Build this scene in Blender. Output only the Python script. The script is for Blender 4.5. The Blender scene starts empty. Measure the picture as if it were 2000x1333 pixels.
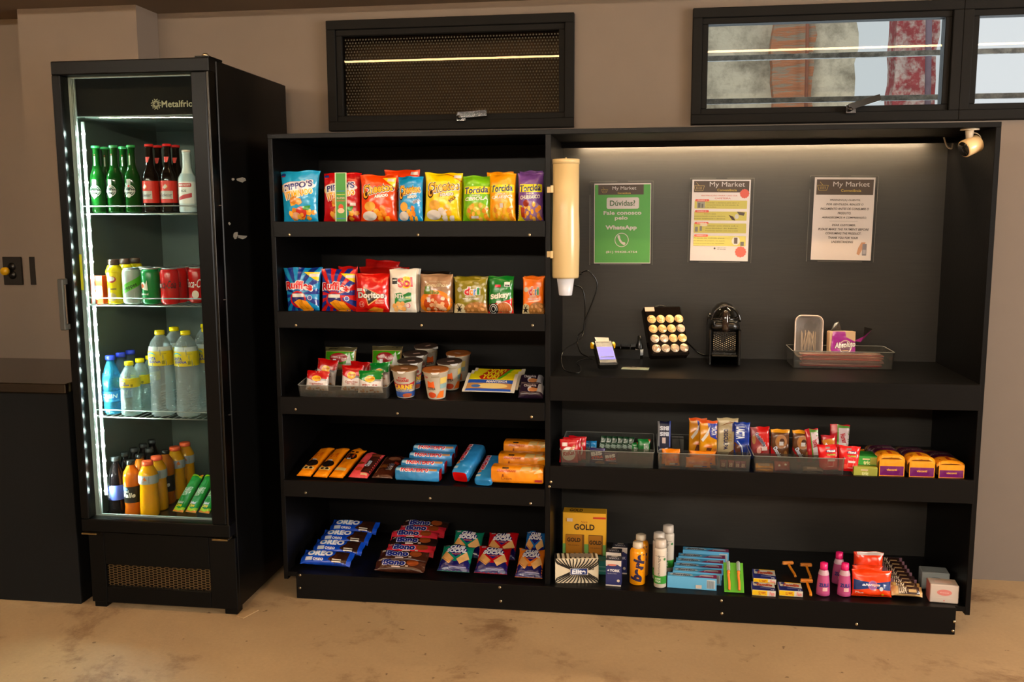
import bpy, math, random
from mathutils import Vector, Matrix, geometry
sin, cos, pi = math.sin, math.cos, math.pi
SC = bpy.context.scene
COL = SC.collection
# ------------------------------------------------------------------ camera
CAM = Vector((.3037, -3.5716, 1.364)); YAW, PITCH, ROLL, FPX = -.1416, -.1339, -.0037, 1822.2
_fw = Vector((sin(YAW)*cos(PITCH), cos(YAW)*cos(PITCH), sin(PITCH)))
_r = _fw.cross(Vector((0, 0, 1))).normalized(); _u = _r.cross(_fw)
RT = _r*cos(ROLL)+_u*sin(ROLL); UP = -_r*sin(ROLL)+_u*cos(ROLL)
cd = bpy.data.cameras.new('camera'); cam = bpy.data.objects.new('camera', cd); COL.objects.link(cam)
cd.lens = FPX*36/2000; cd.sensor_width = 36; cd.clip_start = .05; cd.clip_end = 100
cam.matrix_world = Matrix(((RT.x, UP.x, -_fw.x, CAM.x), (RT.y, UP.y, -_fw.y, CAM.y), (RT.z, UP.z, -_fw.z, CAM.z), (0, 0, 0, 1)))
SC.camera = cam
# ------------------------------------------------------------------ sky, exposure
SC.view_settings.view_transform = 'Standard'; SC.view_settings.look = 'None'
SC.view_settings.gamma = 1; SC.view_settings.use_curve_mapping = False
SC.view_settings.exposure = 0.0
w = bpy.data.worlds.new('sky'); SC.world = w; w.use_nodes = True
w.node_tree.nodes['Background'].inputs[0].default_value = (.96, .98, 1, 1)
w.node_tree.nodes['Background'].inputs[1].default_value = 1.0
LAMP_W = 100.0      # strength of the linear ceiling lamps
LAMP_C = (1, .62, .28)
DAY_W = 25.0
def area(name, loc, size, power, col, rot):
    l = bpy.data.lights.new(name, 'AREA'); l.shape = 'RECTANGLE'; l.size, l.size_y = size; l.energy = power; l.color = col
    o = bpy.data.objects.new(name, l); COL.objects.link(o); o.location = loc; o.rotation_euler = rot; return o
sl = bpy.data.lights.new('sun', 'SUN'); sl.energy = 2.2; sl.angle = .3; sl.color = (1, .95, .86); so_ = bpy.data.objects.new('sun', sl); COL.objects.link(so_); so_.rotation_euler = Vector((.25, .62, -.74)).to_track_quat('-Z', 'Y').to_euler()
# added side fill at the right wall, then daylight outside the two right windows
area('daylight_side', (4.12, -2.6, 1.45), (2.0, 1.1), 210, (1, .93, .84), (math.radians(90), 0, math.radians(90)))
area('daylight', (1.2, .5, 2.0), (1.7, .6), DAY_W, (.85, .93, 1), (math.radians(-100), 0, 0))

# ------------------------------------------------------------------ where a point of the photograph stands in the room
def _ray(u, v): return _fw+RT*((u-1000)/FPX)+UP*((666.5-v)/FPX)
def at_y(u, v, y): d = _ray(u, v); return CAM+d*((y-CAM.y)/d.y)
def at_z(u, v, z): d = _ray(u, v); return CAM+d*((z-CAM.z)/d.z)
def at_s(u, v, z0, t=0., y0=-.487):      # on a shelf that rises with slope t behind y0
    d = _ray(u, v); k = (z0+t*(CAM.y-y0)-CAM.z)/(d.z-t*d.y); return CAM+d*k
def mpp(y): return (y-CAM.y)/FPX*1.005    # metres per pixel at depth y
# ------------------------------------------------------------------ materials
def lin(h):
    if isinstance(h, str):
        h = h.lstrip('#'); c = [int(h[i:i+2], 16)/255 for i in (0, 2, 4)]
        return tuple(x/12.92 if x <= .04045 else ((x+.055)/1.055)**2.4 for x in c)
    return h
_M = {}
def mat(col, kind='foil'):
    key = (col, kind)
    if key in _M: return _M[key]
    m = bpy.data.materials.new('%s_%s' % (kind, str(col).strip('#').replace('.', '')[:20])); m.use_nodes = True
    nt = m.node_tree; N = nt.nodes; L = nt.links; p = N['Principled BSDF']; c = lin(col)
    p.inputs['Base Color'].default_value = (*c, 1)
    def bump(scale, strength, detail=2, dist=.01, stretch=None, tex='n'):
        tc = N.new('ShaderNodeTexCoord'); src = tc.outputs['Object']
        if stretch:
            mp = N.new('ShaderNodeMapping'); mp.inputs['Scale'].default_value = stretch; L.new(src, mp.inputs[0]); src = mp.outputs[0]
        n = N.new('ShaderNodeTexNoise'); n.inputs['Scale'].default_value = scale; n.inputs['Detail'].default_value = detail
        L.new(src, n.inputs['Vector']); b = N.new('ShaderNodeBump'); b.inputs['Strength'].default_value = strength; b.inputs['Distance'].default_value = dist
        L.new(n.outputs[0], b.inputs['Height']); L.new(b.outputs[0], p.inputs['Normal']); return n
    def vary(n, a=.85, b=1.12):
        r = N.new('ShaderNodeMapRange'); r.inputs[3].default_value = a; r.inputs[4].default_value = b
        L.new(n.outputs[0], r.inputs[0]); x = N.new('ShaderNodeMix'); x.data_type = 'RGBA'; x.blend_type = 'MULTIPLY'; x.inputs[0].default_value = 1
        x.inputs[6].default_value = (*c, 1); L.new(r.outputs[0], x.inputs[7]); L.new(x.outputs[2], p.inputs['Base Color'])
    S = lambda k, v: p.inputs[k].__setattr__('default_value', v)
    if kind == 'foil': S('Roughness', .24); S('Specular IOR Level', .7); bump(26, .55, 1.5, .02)
    elif kind == 'paper': S('Roughness', .55); bump(60, .03)
    elif kind == 'card': S('Roughness', .42); bump(30, .04)
    elif kind == 'plastic': S('Roughness', .25); bump(20, .02)
    elif kind == 'gloss': S('Roughness', .08); S('Specular IOR Level', .6); bump(6, .01)
    elif kind == 'satin': S('Roughness', .32); S('Specular IOR Level', .12); bump(8, .015)
    elif kind == 'matte': S('Roughness', .75); S('Specular IOR Level', .2); bump(80, .05)
    elif kind == 'metal': S('Metallic', 1.); S('Roughness', .3); bump(50, .02)
    elif kind == 'metalfoil': S('Metallic', .75); S('Roughness', .33); bump(45, .6, 3, .01)
    elif kind in ('wood', 'panel'):      # black laminate with a fine grain
        S('Roughness', .4); S('Specular IOR Level', .15 if kind == 'wood' else .4); n = bump(9, .10, 5, .003, (1, 14, 14)); vary(n, .7, 1.3)
    elif kind == 'wall': S('Roughness', .8); n = bump(9, .06, 5); vary(n, .93, 1.05)
    elif kind == 'juice': S('Roughness', .12); S('Subsurface Weight', .3); S('Subsurface Radius', (.02, .01, .004)); bump(30, .03)
    elif kind == 'glow':
        S('Emission Color', (*c, 1)); S('Emission Strength', 1.)
    elif kind in ('clear', 'glass', 'bottle', 'film', 'darkglass', 'frost', 'pane', 'sleeve', 'tray'):
        t = N.new('ShaderNodeBsdfTransparent'); t.inputs[0].default_value = (*c, 1)
        g = N.new('ShaderNodeBsdfGlossy'); g.inputs['Roughness'].default_value = {'film': .2, 'frost': .3, 'pane': .006, 'glass': .006}.get(kind, .05); g.inputs[0].default_value = (1, 1, 1, 1)
        mx = N.new('ShaderNodeMixShader'); f = N.new('ShaderNodeFresnel'); f.inputs[0].default_value = {'glass': 1.13, 'pane': 1.25, 'bottle': 1.5, 'sleeve': 1.2}.get(kind, 1.45)
        if kind in ('bottle', 'film', 'clear', 'frost', 'tray'):
            b = N.new('ShaderNodeBump'); n = N.new('ShaderNodeTexNoise'); n.inputs['Scale'].default_value = 60 if kind not in ('clear', 'tray') else 15
            b.inputs['Strength'].default_value = .25 if kind not in ('clear', 'tray') else .08; b.inputs['Distance'].default_value = .01
            L.new(n.outputs[0], b.inputs['Height']); L.new(b.outputs[0], g.inputs['Normal']); L.new(b.outputs[0], f.inputs['Normal'])
        L.new(f.outputs[0], mx.inputs[0]); L.new(t.outputs[0], mx.inputs[1]); L.new(g.outputs[0], mx.inputs[2]); out = mx
        if kind in ('bottle', 'frost', 'film', 'darkglass', 'tray'):    # a little body so the plastic catches light
            d = N.new('ShaderNodeBsdfDiffuse'); d.inputs[0].default_value = (*c, 1); m2 = N.new('ShaderNodeMixShader')
            m2.inputs[0].default_value = {'bottle': .2, 'tray': .025, 'frost': .45, 'film': .14, 'darkglass': .55}[kind]
            L.new(mx.outputs[0], m2.inputs[1]); L.new(d.outputs[0], m2.inputs[2]); out = m2
        L.new(out.outputs[0], N['Material Output'].inputs[0]); N.remove(p)
    _M[key] = m; return m
# ------------------------------------------------------------------ mesh collector
class G:
    def __init__(s): s.v = []; s.f = []; s.m = []; s.mats = []; s.sm = []
    def mi(s, m):
        if m not in s.mats: s.mats.append(m)
        return s.mats.index(m)
    def add(s, vs, fs, m, smooth=False):
        o = len(s.v); s.v += [tuple(v) for v in vs]; i = s.mi(m)
        for f in fs: s.f.append([o+k for k in f]); s.m.append(i); s.sm.append(smooth)
        return s
    def box(s, x0, x1, y0, y1, z0, z1, m, b=0.):
        if b <= 0:
            vs = [(x, y, z) for x in (x0, x1) for y in (y0, y1) for z in (z0, z1)]
            return s.add(vs, [(0, 1, 3, 2), (4, 6, 7, 5), (0, 4, 5, 1), (2, 3, 7, 6), (0, 2, 6, 4), (1, 5, 7, 3)], m)
        vs = []; X = (x0, x1); Y = (y0, y1); Z = (z0, z1); idx = {}
        for i in (0, 1):
            for j in (0, 1):
                for k in (0, 1):
                    sx, sy, sz = (1-2*i)*b, (1-2*j)*b, (1-2*k)*b
                    for a, q in enumerate(((0, sy, sz), (sx, 0, sz), (sx, sy, 0))):
                        idx[i, j, k, a] = len(vs); vs.append((X[i]+q[0], Y[j]+q[1], Z[k]+q[2]))
        fs = [[idx[i, 0, 0, 0], idx[i, 1, 0, 0], idx[i, 1, 1, 0], idx[i, 0, 1, 0]][::-1 if i == 0 else 1] for i in (0, 1)]
        fs += [[idx[0, j, 0, 1], idx[1, j, 0, 1], idx[1, j, 1, 1], idx[0, j, 1, 1]][::-1 if j == 1 else 1] for j in (0, 1)]
        fs += [[idx[0, 0, k, 2], idx[1, 0, k, 2], idx[1, 1, k, 2], idx[0, 1, k, 2]][::-1 if k == 0 else 1] for k in (0, 1)]
        for j in (0, 1):
            for k in (0, 1): fs.append([idx[0, j, k, 1], idx[1, j, k, 1], idx[1, j, k, 2], idx[0, j, k, 2]][::-1 if j != k else 1])
        for i in (0, 1):
            for k in (0, 1): fs.append([idx[i, 0, k, 0], idx[i, 1, k, 0], idx[i, 1, k, 2], idx[i, 0, k, 2]][::1 if i != k else -1])
        for i in (0, 1):
            for j in (0, 1): fs.append([idx[i, j, 0, 0], idx[i, j, 1, 0], idx[i, j, 1, 1], idx[i, j, 0, 1]][::-1 if i != j else 1])
        for i in (0, 1):
            for j in (0, 1):
                for k in (0, 1): fs.append([idx[i, j, k, a] for a in (0, 1, 2)])
        return s.add(vs, fs, m)
    def lathe(s, prof, m, n=28, smooth=True, c=(0, 0, 0), ax='z', wob=None):
        vs = []; fs = []
        for (r, z) in prof:
            for k in range(n):
                a = 2*pi*k/n; rr = r*(wob(a, z) if wob else 1); x, y = rr*cos(a), rr*sin(a)
                vs.append({'z': (c[0]+x, c[1]+y, c[2]+z), 'y': (c[0]+x, c[1]+z, c[2]+y), 'x': (c[0]+z, c[1]+x, c[2]+y)}[ax])
        P = len(prof)
        for i in range(P-1):
            for k in range(n):
                a, b = i*n+k, i*n+(k+1) % n; fs.append((a, b, b+n, a+n))
        fs.append(list(range(n))[::-1]); fs.append([(P-1)*n+k for k in range(n)])
        return s.add(vs, fs, m, smooth)
    def tube(s, pts, r, m, n=8, closed=False):
        pts = [Vector(p) for p in pts]; vs = []; fs = []; N = len(pts); ref = Vector((.13, .31, .94))
        for i, p in enumerate(pts):
            d = (pts[(i+1) % N]-pts[i-1]) if closed else (pts[min(i+1, N-1)]-pts[max(i-1, 0)])
            d.normalize(); a = d.cross(ref)
            if a.length < .05: a = d.cross(Vector((1, 0, 0)))
            a.normalize(); b = d.cross(a)
            for k in range(n): t = 2*pi*k/n; vs.append(p+a*(r*cos(t))+b*(r*sin(t)))
        for i in range(N if closed else N-1):
            for k in range(n):
                j = (i+1) % N; fs.append((i*n+k, i*n+(k+1) % n, j*n+(k+1) % n, j*n+k))
        if not closed: fs.append(list(range(n))[::-1]); fs.append([(N-1)*n+k for k in range(n)])
        return s.add(vs, fs, m, True)
    def mesh(s, name='m'):
        me = bpy.data.meshes.new(name); me.from_pydata(s.v, [], s.f)
        for m in s.mats: me.materials.append(m)
        me.polygons.foreach_set('material_index', s.m); me.polygons.foreach_set('use_smooth', s.sm); me.update(); return me
def curve(pts, n=8):      # Catmull-Rom through points
    P = [Vector(p) for p in pts]; P = [P[0]*2-P[1]]+P+[P[-1]*2-P[-2]]; out = []
    for i in range(1, len(P)-2):
        a, b, c, d = P[i-1:i+3]
        for k in range(n):
            t = k/n; out.append(.5*((2*b)+(c-a)*t+(2*a-5*b+4*c-d)*t*t+(3*b-a-3*c+d)*t**3))
    return out+[P[-2]]
# ------------------------------------------------------------------ things and parts
def tag(o, label=None, cat=None, group=None, kind=None):
    for k, v in (('label', label), ('category', cat), ('group', group), ('kind', kind)):
        if v: o[k] = v
    return o
def obj(name, data, parent=None, loc=None, rot=None):
    if isinstance(data, G): data = data.mesh(name)
    o = bpy.data.objects.new(name, data); COL.objects.link(o)
    if parent: o.parent = parent
    if loc is not None: o.location = loc
    if rot is not None: o.rotation_euler = rot
    return o
def struct(name, g): return tag(obj(name, g), kind='structure')
def thing(name, parts, loc, rot, label, cat, group=None):      # parts: [(name, mesh, [sub-parts], label)]
    r = tag(obj(name, None, None, loc, rot), label, cat, group); r.empty_display_size = .02
    for p in parts: addpart(p, r)
    return r
def addpart(p, r):
    o = obj(p[0], p[1], r)
    if len(p) > 3 and p[3]: o['label'] = p[3]
    for q in (p[2] if len(p) > 2 and p[2] else []): addpart(q, o)
    return o
# ------------------------------------------------------------------ printed artwork: flat shapes laid on a surface
_T = {}
def glyphs(s, bold=0., shear=0., font=None):
    key = (s, bold, shear)
    if key not in _T:
        cu = bpy.data.curves.new('t', 'FONT'); cu.body = s; cu.resolution_u = 4; cu.offset = bold; cu.shear = shear; cu.space_character = 1+bold*1.2
        o = bpy.data.objects.new('t', cu); me = o.to_mesh(); vs = [(v.co.x, v.co.y) for v in me.vertices]
        me.calc_loop_triangles(); tr = [tuple(t.vertices) for t in me.loop_triangles]
        cu0 = bpy.data.curves.new('t', 'FONT'); cu0.body = s; cu0.resolution_u = 1; cu0.shear = shear; cu0.space_character = 1+bold*1.2; o0 = bpy.data.objects.new('t', cu0); m0 = o0.to_mesh()
        q = [(v.co.x, v.co.y) for v in m0.vertices] or [(0, 0), (1, 1)]
        bb = (min(a for a, b in q), max(a for a, b in q), min(b for a, b in q), max(b for a, b in q))
        bpy.data.objects.remove(o); bpy.data.objects.remove(o0)
        _T[key] = (vs, tr, bb)
    return _T[key]
def ell(cx, cy, rx, ry, n=24, wav=0, wn=0):
    return [(cx+rx*(1+wav*cos(wn*2*pi*k/n))*cos(2*pi*k/n), cy+ry*(1+wav*cos(wn*2*pi*k/n))*sin(2*pi*k/n)) for k in range(n)]
def rrect(x0, y0, x1, y1, r):
    o = []
    for (cx, cy, a0) in ((x1-r, y1-r, 0), (x0+r, y1-r, 90), (x0+r, y0+r, 180), (x1-r, y0+r, 270)):
        for k in range(5): a = math.radians(a0+k*22.5); o.append((cx+r*cos(a), cy+r*sin(a)))
    return o
def star(cx, cy, r, n=5, q=.4): return [(cx+(r if k % 2 == 0 else r*q)*sin(pi*k/n), cy+(r if k % 2 == 0 else r*q)*cos(pi*k/n)) for k in range(2*n)]
def artwork(ops, W, H, mapper, kind='foil', L=.008, lift=.0009, step=.0002, flat=False, name='print', g=None):
    """ops in the panel's own 0..1 frame; mapper(x, y, h) takes metres on the panel and a height over it"""
    g = g or G()
    for i, op in enumerate(ops):
        t = op[0]; tris = []; col = op[-1] if isinstance(op[-1], str) else None; h = lift+i*step
        if t == 'r': x0, y0, x1, y1 = op[1:5]; poly = [(x0*W, y0*H), (x1*W, y0*H), (x1*W, y1*H), (x0*W, y1*H)]
        elif t == 'e': poly = ell(op[1]*W, op[2]*H, op[3]*W, op[4]*H)
        elif t == 'c': poly = ell(op[1]*W, op[2]*H, op[3], op[3])
        elif t == 'b': poly = ell(op[1]*W, op[2]*H, op[3], op[3], 48, .06, 12)     # scalloped badge
        elif t == 'q': poly = rrect(op[1]*W, op[2]*H, op[3]*W, op[4]*H, op[5]*W)
        elif t == 's': poly = star(op[1]*W, op[2]*H, op[3])
        elif t == 'p': poly = [(a*W, b*H) for a, b in op[1]]
        elif t == 'o':       # ring: cx, cy, rx, ry, thickness in metres
            cx, cy, rx, ry, th = op[1]*W, op[2]*H, op[3]*W, op[4]*H, op[5]; a = ell(cx, cy, rx, ry, 32); b = ell(cx, cy, rx-th, ry-th, 32)
            for k in range(32): j = (k+1) % 32; tris += [(a[k], a[j], b[j]), (a[k], b[j], b[k])]
            poly = None
        elif t == 'l':       # polyline, thickness in metres
            P = [(a*W, b*H) for a, b in op[1]]; th = op[2]/2; poly = None
            for (ax, ay), (bx, by) in zip(P, P[1:]):
                d = math.hypot(bx-ax, by-ay) or 1; nx, ny = -(by-ay)/d*th, (bx-ax)/d*th
                q = [(ax+nx, ay+ny), (bx+nx, by+ny), (bx-nx, by-ny), (ax-nx, ay-ny)]; tris += [(q[0], q[1], q[2]), (q[0], q[2], q[3])]
        elif t == 't':       # text, cx, cy, height, width (fractions), opts, colour
            _, s, cx, cy, hh, ww, o, col = op; poly = None
            vs, tr, bb = glyphs(s, o.get('b', 0.), o.get('i', 0.)); bw = max(bb[1]-bb[0], .01); bh = max(bb[3]-bb[2], .01)
            kx = ww*W/bw; ky = hh*H/bh; a = math.radians(o.get('a', 0)); arc = o.get('arc', 0.)
            def tx(p):
                x = (p[0]-(bb[0]+bb[1])/2)*kx; y = (p[1]-(bb[2]+bb[3])/2)*ky
                if arc: y += arc*H*(1-(2*x/(ww*W))**2)
                if o.get('grow'): y *= 1+o['grow']*x/(ww*W)
                return (cx*W+x*cos(a)-y*sin(a), cy*H+x*sin(a)+y*cos(a))
            tris = [tuple(tx(vs[k]) for k in q) for q in tr]
            if 'o' in o:     # outline in another colour under the letters
                v2, t2, _b = glyphs(s, o.get('b', 0.)+o.get('ow', .05), o.get('i', 0.)); w2 = _b
                kx2 = ww*W/max(w2[1]-w2[0], .01)*(1+.03)
                def tx2(p):
                    x = (p[0]-(w2[0]+w2[1])/2)*kx2; y = (p[1]-(w2[2]+w2[3])/2)*ky
                    if arc: y += arc*H*(1-(2*x/(ww*W))**2)
                    if o.get('grow'): y *= 1+o['grow']*x/(ww*W)
                    return (cx*W+x*cos(a)-y*sin(a), cy*H+x*sin(a)+y*cos(a))
                _emit(g, [tuple(tx2(v2[k]) for k in q) for q in t2], mapper, h-step*.6, mat(o['o'], kind), L, flat, W, H)
        if poly is not None:
            P3 = [Vector((a, b, 0)) for a, b in poly]
            tris = [tuple(poly[k] for k in q) for q in geometry.tessellate_polygon([P3])]
        _emit(g, tris, mapper, h, mat(col, kind), L, flat, W, H)
    return g
def _emit(g, tris, mapper, h, m, L, flat, W, H):
    idx = {}; vs = []; fs = []
    def vi(p):
        k = (round(p[0], 6), round(p[1], 6))
        if k not in idx: idx[k] = len(vs); vs.append(mapper(min(max(p[0], 0), W), min(max(p[1], 0), H), h))
        return idx[k]
    st = list(tris); L2 = L*L
    while st:
        a, b, c = st.pop()
        if not flat:
            d = [(a[0]-b[0])**2+(a[1]-b[1])**2, (b[0]-c[0])**2+(b[1]-c[1])**2, (c[0]-a[0])**2+(c[1]-a[1])**2]
            k = d.index(max(d))
            if d[k] > L2:
                a, b, c = ((a, b, c), (b, c, a), (c, a, b))[k]; md = ((a[0]+b[0])/2, (a[1]+b[1])/2); st += [(a, md, c), (md, b, c)]; continue
        if (b[0]-a[0])*(c[1]-a[1])-(b[1]-a[1])*(c[0]-a[0]) < 0: b, c = c, b
        f = (vi(a), vi(b), vi(c))
        if len(set(f)) == 3: fs.append(f)
    if fs: g.add(vs, fs, m, not flat)
# ------------------------------------------------------------------ kinds of package
_P = {}
def pillow(key, w, h, d, col, art=(), ends='z', box=2.2, seed=0, kind='foil', crimp=.05, wr=.02, taper=0., back=None, pinch=.05, sealcol=None, clear=None):
    """a sealed bag: w wide, h high, d thick, standing on z = 0 with its front towards -y"""
    if key in _P: return _P[key]
    rnd = random.Random(seed*7+3); ph = [rnd.uniform(0, 6.28) for _ in range(8)]
    def prof(u, v):
        if ends == 'x': u, v = v, u
        au, av = min(abs(u), 1), min(abs(v), 1)
        e = max(0., 1-av/(1-crimp)); A = (1-(av/(1-crimp))**(box*1.3))**.62 if av < 1-crimp else 0.
        B = (1-au**(box*1.15))**.55
        return A, B, e
    def surf(x, y, lift, s=-1):
        u = 2*x/w-1; v = 2*y/h-1; A, B, e = prof(u, v); k = (1-pinch*A)*(1-taper*(1-y/h))
        n = sin(6*u+ph[0])*sin(4*v+ph[1])+.6*sin(11*u+5*v+ph[2])+.5*sin(9*v-7*u+ph[3])
        edge = (1-A)
        dep = .0008+d/2*A*B+wr*d*n*A*B+wr*d*.9*edge*sin(17*(u if ends == 'z' else v)+ph[4])*B
        X, Z = u*w/2*(k if ends == 'z' else 1), h/2+v*h/2*(k if ends == 'x' else 1)
        if ends == 'z':
            Z += max(0, v)**6*h*.012*sin(5*u+ph[5])*B; off = max(0, v)**5*d*.18*sin(3*u+ph[6])
        else: off = abs(u)**6*d*.12*sin(4*v+ph[6])
        return Vector((X, s*(max(dep, .0008)+lift)+off, Z))
    g = G(); nx, nz = (26, 30) if max(w, h) > .12 else (18, 20)
    if ends == 'x': nx, nz = nz, nx
    def co(i, n): t = -cos(pi*i/n); return .5+.5*(.55*t+.45*(2*i/n-1))
    m = mat(col, kind)
    for s in (-1, 1):
        vs = [surf(co(i, nx)*w, co(j, nz)*h, 0, s) for j in range(nz+1) for i in range(nx+1)]
        fs = []
        for j in range(nz):
            for i in range(nx):
                a = j*(nx+1)+i; f = (a, a+1, a+nx+2, a+nx+1); fs.append(f if s < 0 else f[::-1])
        g.add(vs, fs, m if s < 0 or not back else mat(back, kind), True)
        o = len(g.v)-len(vs)
        if s < 0: rim0 = o
    n1 = (nx+1)*(nz+1); rim = list(range(nx+1))+[j*(nx+1)+nx for j in range(1, nz+1)]+[nz*(nx+1)+i for i in range(nx-1, -1, -1)]+[j*(nx+1) for j in range(nz-1, 0, -1)]
    g.add([], [], m)
    for k in range(len(rim)):
        a, b = rim[k], rim[(k+1) % len(rim)]; g.f.append([a+n1, b+n1, b, a]); g.m.append(g.mi(m)); g.sm.append(False)
    parts = []
    body = g.mesh(key)
    if art:
        ops = list(art); parts.append(('printed_front', artwork(ops, w, h, lambda x, y, l: surf(x, y, l), kind).mesh(key+'_print')))
    _P[key] = [('wrapper', body, parts)]
    return _P[key]
def carton(key, w, h, d, col, front=(), top=(), side=(), left=(), kind='card', bev=.0012, topcol=None):
    if key in _P: return _P[key]
    g = G(); g.box(-w/2, w/2, -d/2, d/2, 0, h, mat(col, kind), bev); a = G()
    if front: artwork(front, w, h, lambda x, y, l: Vector((x-w/2, -d/2-l, y)), kind, flat=True, g=a, lift=.0003)
    if top: artwork(top, w, d, lambda x, y, l: Vector((x-w/2, y-d/2, h+l)), kind, flat=True, g=a, lift=.0003)
    if side: artwork(side, d, h, lambda x, y, l: Vector((w/2+l, x-d/2, y)), kind, flat=True, g=a, lift=.0003)
    if left: artwork(left, d, h, lambda x, y, l: Vector((-w/2-l, d/2-x, y)), kind, flat=True, g=a, lift=.0003)
    _P[key] = [('box', g.mesh(key), [('printed_faces', a.mesh(key+'_print'))] if a.f else [])]
    return _P[key]
def rad_at(prof, z):
    for (r0, z0), (r1, z1) in zip(prof, prof[1:]):
        if z0 <= z <= z1 and z1 > z0: return r0+(r1-r0)*(z-z0)/(z1-z0)
    return prof[-1][0]
def wrap(prof, z0, z1, span, art, kind='paper', base=None, lift=.0006, full=False, L=.008):
    """a label wrapped on a turned body; 0..1 across spans the given angle facing -y"""
    R = max(rad_at(prof, z0), rad_at(prof, z1)); W = R*span; H = z1-z0
    def mp(x, y, l): a = -pi/2+(x/W-.5)*span; z = z0+y; r = rad_at(prof, z)+l; return Vector((r*cos(a), r*sin(a), z))
    ops = ([('r', 0, 0, 1, 1, base)] if base else [])+list(art); return artwork(ops, W, H, mp, kind, L=L, lift=lift).mesh('label')
def put(kindname, parts, p, label, cat, group=None, rz=0, lean=0, ry=0, up=0., spin=0):
    """stand a thing at world point p; lean tips its top backwards, ry rolls it in its own front plane"""
    M = Matrix.Translation(Vector(p)+Vector((0, 0, up))) @ Matrix.Rotation(math.radians(rz), 4, 'Z') @ Matrix.Rotation(-math.radians(lean), 4, 'X') @ Matrix.Rotation(math.radians(ry), 4, 'Y') @ Matrix.Rotation(math.radians(spin), 4, 'Z')
    o = thing(kindname, parts, (0, 0, 0), (0, 0, 0), label, cat, group); o.matrix_world = M; return o
# ================================================================== the room
WALLM = mat('6e6156', 'wall')
CEIL = 2.155
def slab(name, *b, m=WALLM): return struct(name, G().box(*b, m))
def floor_material():
    m = bpy.data.materials.new('worn_concrete'); m.use_nodes = True; nt = m.node_tree; N = nt.nodes; L = nt.links; p = N['Principled BSDF']
    tc = N.new('ShaderNodeTexCoord')
    def noise(sc, det, rough=.6, dist=0.):
        n = N.new('ShaderNodeTexNoise'); n.inputs['Scale'].default_value = sc; n.inputs['Detail'].default_value = det; n.inputs['Roughness'].default_value = rough
        n.inputs['Distortion'].default_value = dist; L.new(tc.outputs['Object'], n.inputs[0]); return n
    def ramp(n, a, b, ca, cb):
        r = N.new('ShaderNodeValToRGB'); r.color_ramp.elements[0].position = a; r.color_ramp.elements[1].position = b
        r.color_ramp.elements[0].color = (*ca, 1); r.color_ramp.elements[1].color = (*cb, 1); L.new(n.outputs[0], r.inputs[0]); return r
    def mul(a, b, t='MULTIPLY', fac=1.):
        x = N.new('ShaderNodeMix'); x.data_type = 'RGBA'; x.blend_type = t; x.inputs[0].default_value = fac
        L.new(a, x.inputs[6]); L.new(b, x.inputs[7]); return x.outputs[2]
    base = ramp(noise(1.6, 6, .6, .4), .3, .7, lin('a48764'), lin('b89a72'))
    st = ramp(noise(3.1, 9, .72, .3), .34, .46, lin('8a5c30'), (1, 1, 1)); sp = ramp(noise(26, 3, .5), .27, .31, lin('77552f'), (1, 1, 1))
    fine = ramp(noise(90, 4), .2, .8, (.86, .86, .86), (1, 1, 1))
    c = mul(mul(mul(base.outputs[0], st.outputs[0], fac=.6), sp.outputs[0], fac=.7), fine.outputs[0])
    L.new(c, p.inputs['Base Color']); p.inputs['Roughness'].default_value = .55
    b = N.new('ShaderNodeBump'); b.inputs['Strength'].default_value = .12; b.inputs['Distance'].default_value = .01; L.new(noise(30, 6).outputs[0], b.inputs['Height']); L.new(b.outputs[0], p.inputs['Normal'])
    return m
struct('floor', G().box(-4.2, 4.2, -7.5, .12, -.1, 0, floor_material()))
struct('ceiling', G().box(-4.2, 4.2, -7.5, .12, CEIL, CEIL+.1, mat('705c46', 'wall')))
# windows: W1 with a perforated screen, W2 towards a broken wall, W3 bright
W1 = (-.913, .033, 1.690, 2.101); W2 = (.462, 1.386, 1.692, 2.101); W3 = (1.386, 2.6, 1.692, 2.101)
g = G(); WM = WALLM
g.box(-4.2, W1[0], 0, .12, 0, CEIL, WM); g.box(W1[0], W3[1], 0, .12, 0, 1.69, WM); g.box(W1[0], W3[1], 0, .12, 2.101, CEIL, WM)
g.box(W1[1], W2[0], 0, .12, 1.69, 2.101, WM); g.box(W3[1], 4.2, 0, .12, 0, CEIL, WM)
struct('wall_back', g)
slab('wall_left', -4.3, -4.2, -7.5, .12, 0, CEIL); g = G().box(4.2, 4.3, -7.5, -3.7, 0, CEIL, WM).box(4.2, 4.3, -1.5, .12, 0, CEIL, WM).box(4.2, 4.3, -3.7, -1.5, 0, .85, WM).box(4.2, 4.3, -3.7, -1.5, 2.02, CEIL, WM); struct('wall_right', g)
wo = tag(obj('window_4', None), kind='structure'); g = G()  # window added in the unseen right wall to carry the side fill light
for q in ((-3.7, -1.5, .85, .9), (-3.7, -1.5, 1.97, 2.02), (-3.7, -3.65, .9, 1.97), (-1.55, -1.5, .9, 1.97)): g.box(4.19, 4.25, q[0], q[1], q[2], q[3], mat('171411', 'matte'))
obj('window_frame', g, wo); obj('window_pane', G().box(4.218, 4.222, -3.66, -1.54, .89, 1.98, mat('f0f2f2', 'pane')), wo)
slab('wall_front', -4.2, 4.2, -7.6, -7.5, 0, CEIL)
tag(obj('wall_pillar', G().box(-2.096, -1.608, -.16, -.002, 0, CEIL, WM)), kind='structure')
FR = mat('0c0a08', 'matte')
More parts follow.
